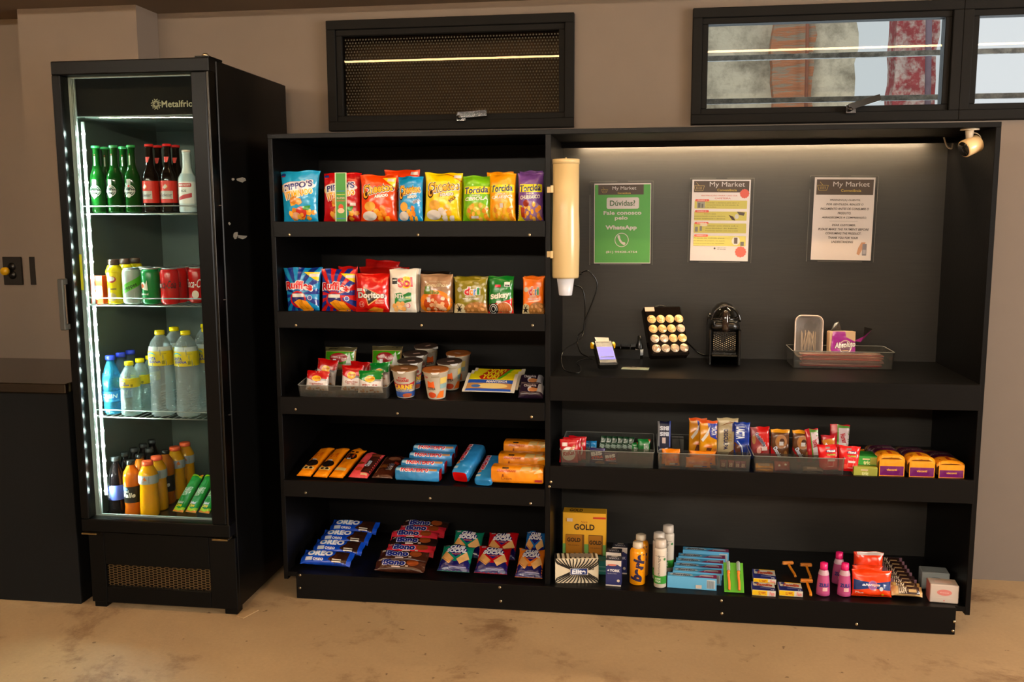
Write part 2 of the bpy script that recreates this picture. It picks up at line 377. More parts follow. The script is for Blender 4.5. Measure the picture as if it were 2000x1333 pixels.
def window(n, x0, x1, z0, z1, fw=.034, sash=.022, glass='f2f4f2', latch=None, top=None, y0=-.03):
    o = tag(obj('window_%d' % n, None), kind='structure')
    g = G()
    for a in ((x0, x1, z1-fw, z1), (x0, x1, z0, z0+fw), (x0, x0+fw, z0+fw, z1-fw), (x1-fw, x1, z0+fw, z1-fw)): g.box(a[0], a[1], y0, .08, a[2], a[3], FR, .002)
    obj('window_frame', g, o)
    X0, X1, Z0, Z1 = x0+fw, x1-fw, z0+fw, z1-fw; g = G()
    for a in ((X0, X1, Z1-sash, Z1), (X0, X1, Z0, Z0+sash), (X0, X0+sash, Z0+sash, Z1-sash), (X1-sash, X1, Z0+sash, Z1-sash)): g.box(a[0], a[1], y0+.012, .03, a[2], a[3], FR, .002)
    sh = obj('window_sash', g, o)
    obj('window_pane', G().box(X0+sash-.003, X1-sash+.003, -.002, .002, Z0+sash-.003, Z1-sash+.003, mat(glass, 'pane')), sh)
    if latch:
        lx, ang = latch; g = G(); zb = Z0+.006
        g.box(lx-.018, lx+.018, y0-.014, y0+.014, zb-.014, zb+.016, mat('24211f', 'gloss'), .002); g.lathe([(.007, -.02), (.007, 0)], mat('4a4642', 'metal'), 12, c=(lx-.006, y0-.012, zb), ax='y')
        L = .11; a = math.radians(ang); q = Vector((cos(a), 0, sin(a))); n = Vector((-sin(a), 0, cos(a)))*.011
        P = [Vector((lx-.01, y0-.02, zb+.008))+n*s+q*t+Vector((0, dy, 0)) for t in (0, L) for s in (-1, 1) for dy in (0, -.006)]
        g.add(P, [(0, 1, 3, 2), (4, 6, 7, 5), (0, 4, 5, 1), (2, 3, 7, 6), (0, 2, 6, 4), (1, 5, 7, 3)], mat('1d1b1a', 'gloss'))
        obj('window_latch', g, sh)
    return o
window(1, *W1, glass='d0ccc2', latch=(-.39, 3))
window(2, *W2, glass='e2e6e6', latch=(1.02, 17))
window(3, *W3, glass='f0f2f2')
# perforated metal screen outside window 1
def screen_material():
    m = bpy.data.materials.new('perforated_sheet'); m.use_nodes = True; nt = m.node_tree; N = nt.nodes; L = nt.links; p = N['Principled BSDF']
    p.inputs['Base Color'].default_value = (*lin('5c4634'), 1); p.inputs['Roughness'].default_value = .6; return m
g = G(); sm = screen_material(); nx_, nz_ = 94, 52; x0, x1, z0, z1 = -1.0, .12, 1.6, 2.2; px_ = (x1-x0)/nx_; pz_ = (z1-z0)/nz_; y_ = .128
for j in range(nz_):          # a plate with a staggered field of six-sided holes
    for i in range(nx_+1):
        cx = x0+(i+(.5 if j % 2 else 0))*px_; cz = z0+(j+.5)*pz_
        q = [(cx-px_/2, cz-pz_/2), (cx, cz-pz_/2), (cx+px_/2, cz-pz_/2), (cx+px_/2, cz+pz_/2), (cx, cz+pz_/2), (cx-px_/2, cz+pz_/2)]
        r = px_*.29; hq = [(cx+r*cos(math.radians(a)), cz+r*sin(math.radians(a))) for a in (210, 270, 330, 30, 90, 150)]
        vs = [(a, y_, b) for a, b in q]+[(a, y_, b) for a, b in hq]
        g.add(vs, [(k, (k+1) % 6, 6+(k+1) % 6, 6+k) for k in range(6)], sm)
g0 = g
tag(obj('sky_blocker', G().box(-1.6, .3, .62, .7, 1.2, 2.9, mat('857866', 'matte'))), 'dim brown wall outside behind the perforated sheet', 'wall')  # wall added to keep the bright sky out of the screen holes
g = g0
tag(obj('metal_screen', g), 'brown perforated metal sheet behind the glass of the left window', 'screen')
# outside: a neighbour's broken masonry, bars, pipes
def rough(col, col2, sc=8, a=.4, b=.6, stretch=None):
    m = bpy.data.materials.new('masonry_'+col); m.use_nodes = True; nt = m.node_tree; N = nt.nodes; L = nt.links; p = N['Principled BSDF']
    tc = N.new('ShaderNodeTexCoord'); mp = N.new('ShaderNodeMapping'); mp.inputs['Scale'].default_value = stretch or (1, 1, 1); L.new(tc.outputs['Object'], mp.inputs[0])
    n = N.new('ShaderNodeTexNoise'); n.inputs['Scale'].default_value = sc; n.inputs['Detail'].default_value = 8; n.inputs['Roughness'].default_value = .7; L.new(mp.outputs[0], n.inputs[0])
    r = N.new('ShaderNodeValToRGB'); r.color_ramp.elements[0].position = a; r.color_ramp.elements[1].position = b; r.color_ramp.elements[0].color = (*lin(col2), 1); r.color_ramp.elements[1].color = (*lin(col), 1)
    L.new(n.outputs[0], r.inputs[0]); L.new(r.outputs[0], p.inputs['Base Color']); p.inputs['Roughness'].default_value = .9
    bp = N.new('ShaderNodeBump'); bp.inputs['Strength'].default_value = .6; bp.inputs['Distance'].default_value = .02; L.new(n.outputs[0], bp.inputs['Height']); L.new(bp.outputs[0], p.inputs['Normal']); return m
def pxbox(u0, v0, u1, v1, y, dy, m, jag=0, seed=1):      # a slab whose front spans these photo columns at depth y
    a = at_y(u0, (v0+v1)/2, y); b = at_y(u1, (v0+v1)/2, y); t = at_y((u0+u1)/2, v0, y).z; q = at_y((u0+u1)/2, v1, y).z
    if not jag: return G().box(a.x, b.x, y, y+dy, q, t, m)
    rn = random.Random(seed); n = 14; vs = []; fs = []
    for k in range(n+1):
        z = q+(t-q)*k/n; l = a.x+rn.uniform(-jag, jag); r = b.x+rn.uniform(-jag, jag); vs += [(l, y, z), (r, y, z), (r, y+dy, z), (l, y+dy, z)]
    for k in range(n):
        o = 4*k; fs += [(o, o+1, o+5, o+4), (o+1, o+2, o+6, o+5), (o+2, o+3, o+7, o+6), (o+3, o, o+4, o+7)]
    fs += [(0, 3, 2, 1), (4*n, 4*n+1, 4*n+2, 4*n+3)]
    return G().add(vs, fs, m)
YO = 1.2
tag(obj('neighbour_wall', pxbox(1330, -80, 1672, 330, YO, .2, rough('cfc5b0', '857c6c', 5, .35, .55), .012, 3)), 'cracked grey rendered wall outside, seen through the middle window', 'wall')
tag(obj('brick_pier', pxbox(1509, -80, 1590, 330, YO-.09, .08, rough('b87856', '9c8c7a', 7, .42, .5, (1, 1, 9)), .012, 5)), 'exposed red brick strip outside in the grey wall', 'brickwork')
g = G(); g.tube([at_y(1578, -60, YO-.13), at_y(1576, 130, YO-.13), at_y(1571, 320, YO-.13)], .008, mat('8c5a48', 'matte'), 10)
tag(obj('drain_pipe', g), 'thin reddish pipe running down outside the middle window', 'pipe')
tag(obj('painted_post', pxbox(1748, -80, 1830, 330, YO, .15, rough('a3464a', 'c9b7b0', 16, .40, .55), .008, 9)), 'peeling red and white post outside beside the bright sky', 'post')
tag(obj('dark_downpipe', G().tube([at_y(1816, -80, YO-.1), at_y(1810, 320, YO-.1)], .014, mat('7b6a78', 'matte'), 10)), 'purplish downpipe outside beside the peeling red post', 'pipe')
for k, v in enumerate((112, 193)):
    a = at_y(1340, v+2, .35); b = at_y(2060, v-12 if k == 0 else v-2, .35); z = (a.z+b.z)/2
    tag(obj('security_bar', G().box(a.x, 2.9, .345, .365, z-.009, z+.011, rough('5b5a58', '8a8884', 30), .001)), ['upper', 'lower'][k]+' grey horizontal bar outside the middle and right windows', 'bar', 'bars outside the windows')
# linear ceiling lamps
def lamp(x0, x1, y, name_label, yaw=0, cx=None, w=.012, strength=LAMP_W, color=LAMP_C):
    L = x1-x0; g = G().box(-L/2, L/2, -w/2-.006, w/2+.006, -.012, 0, mat('d8d4cc', 'plastic'), .002)
    m = bpy.data.materials.new('lamp_diffuser'); m.use_nodes = True; p = m.node_tree.nodes['Principled BSDF']; p.inputs['Base Color'].default_value = (.8, .8, .8, 1)
    p.inputs['Emission Color'].default_value = (*color, 1); p.inputs['Emission Strength'].default_value = strength
    d = G().box(-L/2+.002, L/2-.002, -w/2, w/2, -.02, -.012, m, .002)
    return thing('ceiling_lamp', [('housing', g.mesh('lamp_housing')), ('diffuser', d.mesh('lamp_diffuser'))], ((x0+x1)/2, y, CEIL), (0, 0, yaw), name_label, 'lamp', 'linear ceiling lamps')
lamp(-2.6, 3.2, -1.14, 'long warm linear ceiling lamp close in front of the shelves')
lamp(-4.0, 2.4, -5.3, 'long warm linear ceiling lamp behind the camera', yaw=math.radians(-9), strength=950, color=(1, .86, .68))

# ================================================================== things on the walls
SK = mat('17140f', 'plastic')
def socket(u0, u1, label, plug):
    a = at_y(u0, 502, -.004); b = at_y(u1, 557, -.004); cx, w_ = (a.x+b.x)/2, abs(b.x-a.x); h_ = abs(a.z-b.z)
    g = G().box(-w_/2, w_/2, -.008, 0, -h_/2, h_/2, SK, .002); i = G()
    for z in (.017, -.017): i.lathe([(.017, -.003), (.017, .0)], mat('0b0a08', 'plastic'), 16, c=(0, -.008, z), ax='y')
    pr = [('plate', g.mesh('plate')), ('outlet_insert', i.mesh('insert'))]
    t = thing('wall_socket', pr, (cx, -.001, (a.z+b.z)/2), (0, 0, 0), label, 'socket', 'sockets on the left wall'); return t, cx, (a.z+b.z)/2
_, sx, sz = socket(5, 46, 'black double wall socket with a yellow plug in it', 1)
tag(obj('electric_plug', G().lathe([(.016, -.035), (.017, -.02), (.012, -.0125)], mat('c8960f', 'plastic'), 14, c=(sx-.02, 0, sz-.0), ax='y')), 'yellow plug pushed into the left wall socket', 'plug')
socket(57, 98, 'black wall socket partly hidden behind the wall pillar', 0)
# low black counter at the far left
CB = mat('0b0a09', 'wood'); ct = at_y(0, 740, -.68)
g = G().box(-3.1, -1.66, -.66, -.165, 0, .765, mat('070707', 'matte'), .002)
top = G().box(-3.12, -1.645, -.69, -.163, .766, .80, mat('1a1208', 'gloss'), .003)
thing('low_counter', [('cabinet_body', g.mesh('cab')), ('counter_top', top.mesh('top'))], (0, 0, 0), (0, 0, 0), 'low black counter with a polished top left of the drinks fridge', 'counter')

# ================================================================== shelving unit
XL, XR, YF, YB, HT = -.973, 1.373, -.487, -.03, 1.6416; BW = mat('060505', 'wood'); T = .016
SH = dict(s1=(1.338, 0), s2=(1.030, 0), s3=(.729, .12), s4=(.428, .24), s5=(.090, 0), r1=(.512, 0), r2=(.090, 0)); ZC = .829
P = []
P.append(('side_panel', G().box(XL, XL+T, YF, YB+.02, .062, HT-T, BW, .001).mesh('side')))
P.append(('side_panel', G().box(XR-T, XR, YF, YB+.02, .062, HT-T, BW, .001).mesh('side')))
P.append(('divider_panel', G().box(-.024, -.006, YF, YB+.004, .09, HT-T, BW, .001).mesh('divider')))
P.append(('top_board', G().box(XL, XR, YF, YB+.02, HT-T, HT, BW, .001).mesh('top')))
P.append(('back_panel', G().box(XL+T, -.024, YB, YB+.012, .06, HT-T, BW).mesh('back')))
P.append(('back_panel', G().box(-.006, XR-T, YB, YB+.012, .06, HT-T, mat('24221f', 'panel')).mesh('back')))
SCR = mat('b9a888', 'metal')
def screw(x, z): return ('screw', G().lathe([(.0045, -.0015), (.0048, 0)], SCR, 10, c=(x, YF-.0165, z), ax='y').mesh('screw'))
def shelf(x0, x1, z, t, fh, scr, lip=.008):
    g = G(); yb = YB
    vs = [(x, y, z+t*(y-YF)+dz) for x in (x0, x1) for y in (YF, yb) for dz in (-T, 0)]
    g.add(vs, [(0, 1, 3, 2), (4, 6, 7, 5), (0, 4, 5, 1), (2, 3, 7, 6), (0, 2, 6, 4), (1, 5, 7, 3)], BW)
    f = G().box(x0, x1, YF-.015, YF, z+lip-fh, z+lip, BW, .001)
    return [('shelf_board', g.mesh('shelf')), ('shelf_fascia', f.mesh('fascia'), [screw(*s) for s in scr])]
xs = lambda v, *us: [(at_y(u, v, YF-.016).x, at_y(u, v, YF-.016).z) for u in us]
P += shelf(XL+T, -.024, *SH['s1'], .052, xs(459, 565, 816, 1034))
P += shelf(XL+T, -.024, *SH['s2'], .058, xs(636, 578, 823, 1040))
P += shelf(XL+T, -.024, *SH['s3'], .062, xs(800, 577)+xs(808, 776)+xs(815, 1038))
P += shelf(XL+T, -.024, *SH['s4'], .060, xs(963, 597)+xs(974, 840)+xs(984, 1036))
P += shelf(-.006, XR-T, *SH['r1'], .078, xs(942, 1076)+xs(951, 1073))
g = G().box(XL+T, -.024, YF, YB, .074, .090, BW); P.append(('shelf_board', g.mesh('bottom')))
g = G().box(-.006, XR-T, YF, YB, .074, .090, BW); P.append(('shelf_board', g.mesh('bottom')))
P.append(('counter_board', G().box(-.006, XR-T, YF, YB, ZC-.03, ZC, BW, .001).mesh('counter')))
P.append(('counter_fascia', G().box(-.006, XR-T, YF-.015, YF, ZC-.083, ZC, BW, .001).mesh('cf')))
kx0, kx1 = -.918, 1.322
P.append(('kickboard', G().box(kx0, kx1, YF-.024, YF-.006, 0.002, .094, BW, .001).mesh('kick'),
          [('screw', G().lathe([(.0045, -.0015), (.0048, 0)], SCR, 10, c=(x, YF-.0245, z), ax='y').mesh('screw')) for x, z in [(at_y(u, v, YF-.024).x, at_y(u, v, YF-.024).z) for u, v in ((586, 1124), (586, 1149), (976, 1148), (978, 1175), (1409, 1174), (1410, 1199), (1864, 1215), (1861, 1233), (1673, 1220))]]))
P.append(('back_cleat', G().box(-.006, XR-T, YB-.068, YB-.060, HT-T-.018, HT-T, BW).mesh('cleat')))  # board added to hide the glowing strip behind it from the camera
SHELF = thing('shelving_unit', P, (0, 0, 0), (0, 0, 0), 'black laminate shelving unit with two bays full of snacks and toiletries', 'shelf')
g = G().box(.05, 1.30, YB-.055, YB-.045, HT-T-.0035, HT-T-.0005, mat('c9c4b4', 'plastic'))
m_ = bpy.data.materials.new('strip_light'); m_.use_nodes = True; p_ = m_.node_tree.nodes['Principled BSDF']; p_.inputs['Emission Color'].default_value = (1, .74, .45, 1); p_.inputs['Emission Strength'].default_value = 300
thing('light_strip', [('channel', g.mesh('channel')), ('diffuser', G().box(.06, 1.29, YB-.054, YB-.046, HT-T-.0055, HT-T-.0035, m_).mesh('diff'))], (0, 0, 0), (0, 0, 0), 'thin warm light strip under the top board above the posters', 'light')
g = G().tube(curve([(1.315, -.12, HT-T), (1.33, -.11, HT-T-.03), (1.345, -.11, HT-T-.038), (1.352, -.10, HT-T-.02)]), .003, mat('cfc8ba', 'plastic'))
tag(obj('light_cable', g), 'short white cable end hanging under the top board at its right corner', 'cable')
# ================================================================== drinks fridge
FX0, FX1, FY0, FY1, FH = -1.606, -1.066, -.7106, -.067, 1.8656; BL = mat('060606', 'satin'); HB = mat('040404', 'matte'); DK = mat('5a635c', 'plastic')
DZ = at_y(250, 1043, FY0).z; YD = -.655
gx0, gx1 = at_y(126, 300, FY0).x, at_y(372, 160, FY0).x; gz0, gz1 = at_y(290, 1020, FY0).z, at_y(250, 143, FY0).z
P = []; IX0, IX1, IY1 = FX0+.020, FX1-.020, -.10; IZ0, IZ1 = gz0-.014, at_y(250, 226, -.65).z
g = G().box(FX0, IX0, YD, FY1, .02, FH-.006, BL, .003).box(IX1, FX1, YD, FY1, .02, FH-.006, BL, .003).box(IX0, IX1, IY1, FY1, .02, FH-.006, BL).box(IX0, IX1, YD, IY1, IZ1, FH-.006, HB).box(IX0, IX1, YD, IY1, .05, IZ0, BL)
P.append(('cabinet_body', g.mesh('body')))
g = G().box(IX0, IX0+.002, YD+.002, IY1, IZ0, IZ1, DK).box(IX1-.002, IX1, YD+.002, IY1, IZ0, IZ1, DK).box(IX0, IX1, IY1-.002, IY1, IZ0, IZ1, DK).box(IX0, IX1, YD+.004, IY1, IZ0, IZ0+.002, mat('2c302c', 'gloss')).box(IX0, IX1, YD+.004, IY1, IZ1-.002, IZ1, DK)
P.append(('inner_liner', g.mesh('liner')))
g = G()
for x in (IX0+.2, IX0+.285): g.box(x, x+.012, IY1-.008, IY1-.002, IZ0+.02, IZ1-.02, mat('8d9290', 'metal'))
P.append(('shelf_rail', g.mesh('rails')))
# header lettering and snowflake mark
lz = at_y(336, 203, YD-.001); lx0, lx1 = at_y(316, 203, YD).x, at_y(377, 203, YD).x; lw = lx1-lx0; g = G(); LC = mat('9a9a86', 'paper')
ops = [('t', 'Metalfrio', .5, .5, .78, 1, dict(b=.018), '9a9a86')]
artwork(ops, lw, .026, lambda x, y, l: Vector((lx0+x, YD-.0004-l, lz.z-.013+y)), 'paper', flat=True, g=g)
fx = at_y(305, 203, YD).x; R = .0165
for k in range(6):
    a = k*pi/3+pi/6; c, s_ = cos(a), sin(a)
    def q(r, t, w=.0016): return [(r*c-t*s_, r*s_+t*c)]
    for (r0, t0, r1, t1) in ((.004, 0, R*.7, 0), (R*.7, 0, R, .006), (R*.7, 0, R, -.006), (R*.42, 0, R*.62, .006), (R*.42, 0, R*.62, -.006)):
        p0 = Vector((r0*c-t0*s_, r0*s_+t0*c)); p1 = Vector((r1*c-t1*s_, r1*s_+t1*c)); d = (p1-p0).normalized(); n = Vector((-d.y, d.x))*.0013
        g.add([(fx+v.x, YD-.0012, lz.z+v.y) for v in (p0+n, p1+n, p1-n, p0-n)], [(3, 2, 1, 0)], LC)
P.append(('lettering', g.mesh('lettering'), [], 'pale grey snowflake mark and lettering on the black header'))
# grille at the foot
a = at_y(206, 1103, YD-.02); b = at_y(412, 1158, YD-.02); g = G()
P.append(('base_panel', G().box(FX0, a.x, YD-.02, YD, .02, DZ-.012, BL, .002).box(b.x, FX1, YD-.02, YD, .02, DZ-.012, BL, .002).box(a.x, b.x, YD-.02, YD, .02, b.z, BL, .002).box(a.x, b.x, YD-.02, YD, a.z, DZ-.012, BL, .002).mesh('base')))
nx_, nz_ = 26, 9; w_ = (b.x-a.x)/nx_; h_ = (a.z-b.z)/nz_; gm = mat('7a6a50', 'metal')
for i in range(nx_+1):
    for j in range(nz_):
        cx = a.x+i*w_; cz = b.z+(j+.5)*h_+(h_/2 if i % 2 else 0); r = w_*.62
        o = [(cx+r*cos(t*pi/3), YD-.010, cz+r*.8*sin(t*pi/3)) for t in range(6)]; n = [(cx+r*.74*cos(t*pi/3), YD-.010, cz+r*.6*sin(t*pi/3)) for t in range(6)]
        g.add(o+n, [(t, (t+1) % 6, 6+(t+1) % 6, 6+t) for t in range(6)], gm)
P.append(('grille', g.mesh('grille'), [], 'honeycomb metal grille at the foot'))
P.append(('foot', G().box(FX1-.05, FX1-.005, YD-.015, YD+.03, 0, .021, BL, .002).mesh('foot')))
P.append(('foot', G().box(FX0+.005, FX0+.05, YD-.015, YD+.03, 0, .021, BL, .002).mesh('foot')))
P.append(('foot', G().box(FX1-.05, FX1-.005, FY1-.05, FY1, 0, .021, BL, .002).mesh('foot')))
# door
fr = G(); z0, z1 = DZ, FH-.004
for q in ((FX0, FX1, gz1, z1), (FX0, FX1, z0, gz0), (FX0, gx0, gz0, gz1), (gx1, FX1-.012, gz0, gz1)): fr.box(q[0], q[1], FY0, YD-.004, q[2], q[3], BL, .003)
ga = G(); GK = mat('8f9490', 'plastic')
for q in ((gx0, gx1, gz1-.006, gz1), (gx0, gx1, gz0, gz0+.006), (gx0, gx0+.010, gz0+.006, gz1-.006), (gx1-.005, gx1, gz0+.006, gz1-.006)): ga.box(q[0], q[1], YD-.012, YD-.004, q[2], q[3], GK)
lines = G()
for k in range(2): lines.box(gx0+.012+k*.006, gx0+.0145+k*.006, YD-.012, YD-.004, gz0+.006, gz1-.006, GK)
pane = G().box(gx0-.002, gx1+.002, FY0+.012, FY0+.016, gz0-.002, gz1+.002, mat('f4f8f6', 'glass'))
hx = at_y(134, 545, FY0-.012); hz = at_y(139, 645, FY0-.012).z; HM = mat('3d3d3a', 'plastic')
hd = G().box(FX0-.010, FX0+.010, FY0-.028, FY0-.016, hz, hx.z, HM, .003).box(FX0-.010, FX0+.010, FY0-.02, FY0+.002, hx.z-.02, hx.z, HM, .002).box(FX0-.010, FX0+.010, FY0-.02, FY0+.002, hz, hz+.02, HM, .002)
P.append(('door', fr.mesh('door'), [('glass_pane', pane.mesh('pane')), ('gasket', ga.mesh('gasket')), ('gasket', lines.mesh('gl')), ('door_handle', hd.mesh('handle')),
    ('edge_trim', G().box(FX1-.0115, FX1-.004, FY0+.004, YD-.006, z0+.01, z1, mat('2c2a27', 'metal'), .001).mesh('trim')),
    ('yellow_strip', G().box(gx0+.0005, gx0+.009, YD-.0132, YD-.0121, 1.12, 1.24, mat('d8c416', 'paper')).mesh('lab'), [], 'narrow yellow strip')]))  # narrow yellow strip on the left gasket
hn = mat('8d7a55', 'metal')
for x in (FX1-.035, FX0+.03):
    g = G().box(x-.028, x+.028, FY0-.006, YD-.022, DZ-.009, DZ-.003, hn, .001).lathe([(.008, DZ-.003), (.008, DZ+.0)], hn, 12, c=(x+(.02 if x > -1.3 else -.02), FY0+.02, 0))
    P.append(('hinge', g.mesh('hinge')))
P.append(('hinge', G().box(FX1-.05, FX1-.002, FY0+.01, YD+.05, FH-.005, FH+.002, BL, .001).lathe([(.011, FH+.002), (.011, FH+.008), (.006, FH+.012)], mat('9b8f7c', 'metal'), 14, c=(FX1-.022, FY0+.03, 0)).mesh('tophinge')))
# stuck paper remains on the side wall
g = G(); rn = random.Random(5); lab = mat('6f6c64', 'paper')
for (u, v, du, dv) in ((472, 352, 12, 10), (455, 350, 5, 5), (460, 460, 8, 16), (472, 463, 18, 8), (448, 437, 3, 6)):
    d = _ray(u, v); k = (FX1+.0006-CAM.x)/d.x; c = CAM+d*k; n = 9; wy, wz = du*.0031, dv*.0009
    P0 = [(FX1+.0006, c.y+wy*cos(2*pi*t/n)*rn.uniform(.6, 1.2), c.z+wz*sin(2*pi*t/n)*rn.uniform(.6, 1.2)) for t in range(n)]; P.append(('torn_label', G().add(P0, [list(range(n))], lab).mesh('torn'), [], 'torn remains of a pale paper label'))
# light strip with its diodes
LED = bpy.data.materials.new('led_diode'); LED.use_nodes = True; p_ = LED.node_tree.nodes['Principled BSDF']; p_.inputs['Emission Color'].default_value = (.80, 1, .93, 1); p_.inputs['Emission Strength'].default_value = 850
la, lb = at_y(161, 262, -.645), at_y(206, 958, -.645); lx = (la.x+lb.x)/2; g = G(); dd = []; n = 24
g.box(lx-.006, lx+.006, -.643, -.638, lb.z-.02, la.z+.04, mat('8a908c', 'plastic'), .001)
for k in range(n): z = lb.z+(la.z-lb.z)*k/(n-1); dd.append(('light_diode', G().lathe([(.0012, -.0055), (.0040, -.0040), (.0055, 0), (.0040, .0038)], LED, 10, c=(lx+.004, -.647, z), ax='y').mesh('diode')))
P.append(('light_strip', g.mesh('strip'), dd, 'vertical white strip of bright round diodes'))
# wire racks
WR = mat('aab0ac', 'metal'); RZ = []
for (u, v) in ((285, 418), (290, 598), (305, 818)):
    z = at_y(u, v, -.645).z; RZ.append(z+.003); g = G(); x0, x1 = IX0+.005, IX1-.006
    g.tube([(x0, IY1-.02, z), (x0, -.645, z), (x1, -.645, z), (x1, IY1-.02, z)], .0025, WR, 6)
    g.tube(curve([(x0, IY1-.02, z+.026), (x0, -.64, z+.026), (x0+.01, -.648, z+.026), (x1-.01, -.648, z+.026), (x1, -.64, z+.026), (x1, IY1-.02, z+.026)], 3), .002, WR, 6)
    for k in range(19): x = x0+.012+(x1-x0-.024)*k/18; g.tube([(x, -.645, z+.001), (x, IY1-.02, z+.001)], .0015, WR, 5)
    for y in (-.45, -.3, -.17): g.tube([(x0, y, z-.002), (x1, y, z-.002)], .002, WR, 5)
    for x in (x0, x1-.001): g.box(x-.012 if x < -1.3 else x, x+.001 if x < -1.3 else x+.006, -.6, IY1-.03, z-.008, z-.002, mat('8d9290', 'metal'))
    P.append(('wire_shelf', g.mesh('rack')))
RZ.append(IZ0+.002)
thing('drinks_fridge', P, (0, 0, 0), (0, 0, 0), 'tall black glass-door fridge full of drinks left of the shelves', 'fridge')
tag(obj('card_scrap', G().box(0, .035, 0, .075, 0, .004, mat('a5865f', 'paper'), .001), None, at_z(458, 1206, 0)+Vector((.005, 0, .001)), (0, 0, -.35)), 'folded pale card scrap on the floor by the fridge corner', 'scrap')

# ------------------------------------------------------------------ drinks
def lerp(P0, h, r): return [(a*r, b*h) for a, b in P0]
PF = dict(long=[(.92, 0), (1, .02), (1, .50), (.93, .56), (.62, .64), (.47, .72), (.42, .93), (.46, .94), (.46, .965)],
          can=[(.78, 0), (.82, .01), (1, .06), (1, .86), (.92, .93), (.84, .965)],
          water=[(.80, 0), (.97, .02), (1, .06), (.95, .12), (.93, .50), (1, .60), (1, .74), (.93, .80), (.70, .88), (.40, .935), (.30, .945), (.30, .955)],
          small=[(.85, 0), (1, .03), (.97, .1), (.97, .52), (1, .56), (1, .68), (.85, .76), (.5, .87), (.36, .91), (.36, .93)],
          soda=[(.7, 0), (.98, .04), (1, .1), (.92, .22), (.95, .3), (1, .38), (1, .56), (.92, .66), (.62, .80), (.40, .88), (.38, .93)],
          iso=[(.94, 0), (1, .02), (1, .18), (.92, .52), (.90, .56), (1, .62), (1, .74), (.90, .80), (.60, .90), (.48, .93)],
          yog=[(.85, 0), (.92, .02), (.88, .1), (.88, .62), (1, .70), (1, .74), (.72, .86), (.62, .87)],
          juice=[(.85, 0), (1, .04), (.9, .16), (.95, .22), (.95, .52), (1, .58), (1, .70), (.85, .80), (.45, .90), (.40, .93)])
def bottle(key, shape, h, r, col, mk, cap=None, caph=.06, capr=None, label=None, ribs=0, lcap=None, extra=None):
    if key in _P: return _P[key]
    pf = lerp(PF[shape], h, r); g = G()
    if ribs:
        q = []; zz = 0
        while zz < pf[-1][1]:
            b = .06*h < zz < .50*h; q.append((rad_at(pf, zz)*(1+(.035*sin(zz*ribs) if b else 0)), zz)); zz += h/90
        q.append(pf[-1]); pp = q
    else: pp = pf
    g.lathe(pp, mat(col, mk), 28, wob=(lambda a, z: 1+.02*sin(5*a+z*60)) if ribs else None); parts = [('bottle_body' if shape != 'can' else 'can_body', g.mesh(key))]
    if cap:
        rt = capr or pf[-1][0]*1.12; z0 = pf[-1][1]-.001; z1 = h; c = G().lathe([(rt, z0), (rt*1.02, z0+.3*(z1-z0)), (rt*.98, z1-.001), (rt*.6, z1)], mat(cap, 'plastic'), 24, wob=lambda a, z: 1+.03*cos(20*a)); parts.append(('cap', c.mesh(key+'_cap'), [], lcap))
    if shape == 'can':
        c = G().lathe([(.80*r, .963*h), (.84*r, .968*h), (.84*r, h), (.78*r, h), (.76*r, .975*h), (.02*r, .975*h)], mat('b8bcba', 'metal'), 28).box(-.006, .006, -.012, .006, .976*h, .982*h, mat('9da19f', 'metal')); parts.append(('lid', c.mesh(key+'_lid')))
    for (z0, z1, span, art, base, nm) in (label or []): parts.append((nm, wrap(pf, z0*h, z1*h, span, art, 'card', base)))
    _P[key] = parts; return parts
def fput(nm, parts, u, row, y, label, cat, group=None, rz=0, yf=-.61):
    """stand a drink on fridge level row; it is in the line whose front one shows at column u, at depth y"""
    z = RZ[row]; lo, hi = 200, 1250
    for _ in range(30):
        v = (lo+hi)/2
        if at_y(u, v, yf).z > z+.05: lo = v
        else: hi = v
    return put(nm, parts, (at_y(u, v, yf).x, y, z+.0015), label, cat, group, rz=rz)
TK = 2*pi*.999
hk = [('c', .5, .48, .0195, 'c8cfc8'), ('c', .5, .48, .0175, '16301a'), ('c', .5, .48, .014, 'b9c4ba'), ('c', .5, .48, .0125, '16301a'), ('r', .42, .62, .58, .98, 'aab4ac'), ('s', .5, .68, .0055, 'b81818'), ('r', .24, .40, .76, .54, '1a1f1a'), ('t', 'Heineken', .5, .47, .12, .46, dict(b=.02), 'd9ded8'), ('c', .5, .27, .007, 'c4ccc4')]
def beer_g(): return bottle('beer_green', 'long', .224, .0265, '0e4d16', 'darkglass', '2f8f4f', capr=.0145, label=[(.16, .50, 3.1, hk, None, 'label'), (.68, .88, 2.2, [('r', .42, .1, .58, .8, 'aab8aa'), ('s', .5, .9, .003, 'b81818')], None, 'neck_label')])
def beer_r(): return bottle('beer_red', 'long', .226, .0265, '1a0f08', 'darkglass', 'c01818', capr=.0145, label=[(.14, .46, 4.2, [('r', .3, .14, .7, .54, 'b9b9b5'), ('r', .3, .14, .7, .17, 'c8281c'), ('t', 'Budweiser', .5, .36, .16, .34, dict(i=.25), '20243a'), ('e', .5, .74, .06, .10, 'e08a3a'), ('p', [(.42, .70), (.47, .62), (.55, .74), (.50, .86)], 'cfc8c0')], 'c8281c', 'label'), (.72, .82, 3.0, [('p', [(.25, .9), (.75, .9), (.6, .1), (.4, .1)], 'c8281c')], None, 'neck_label')])
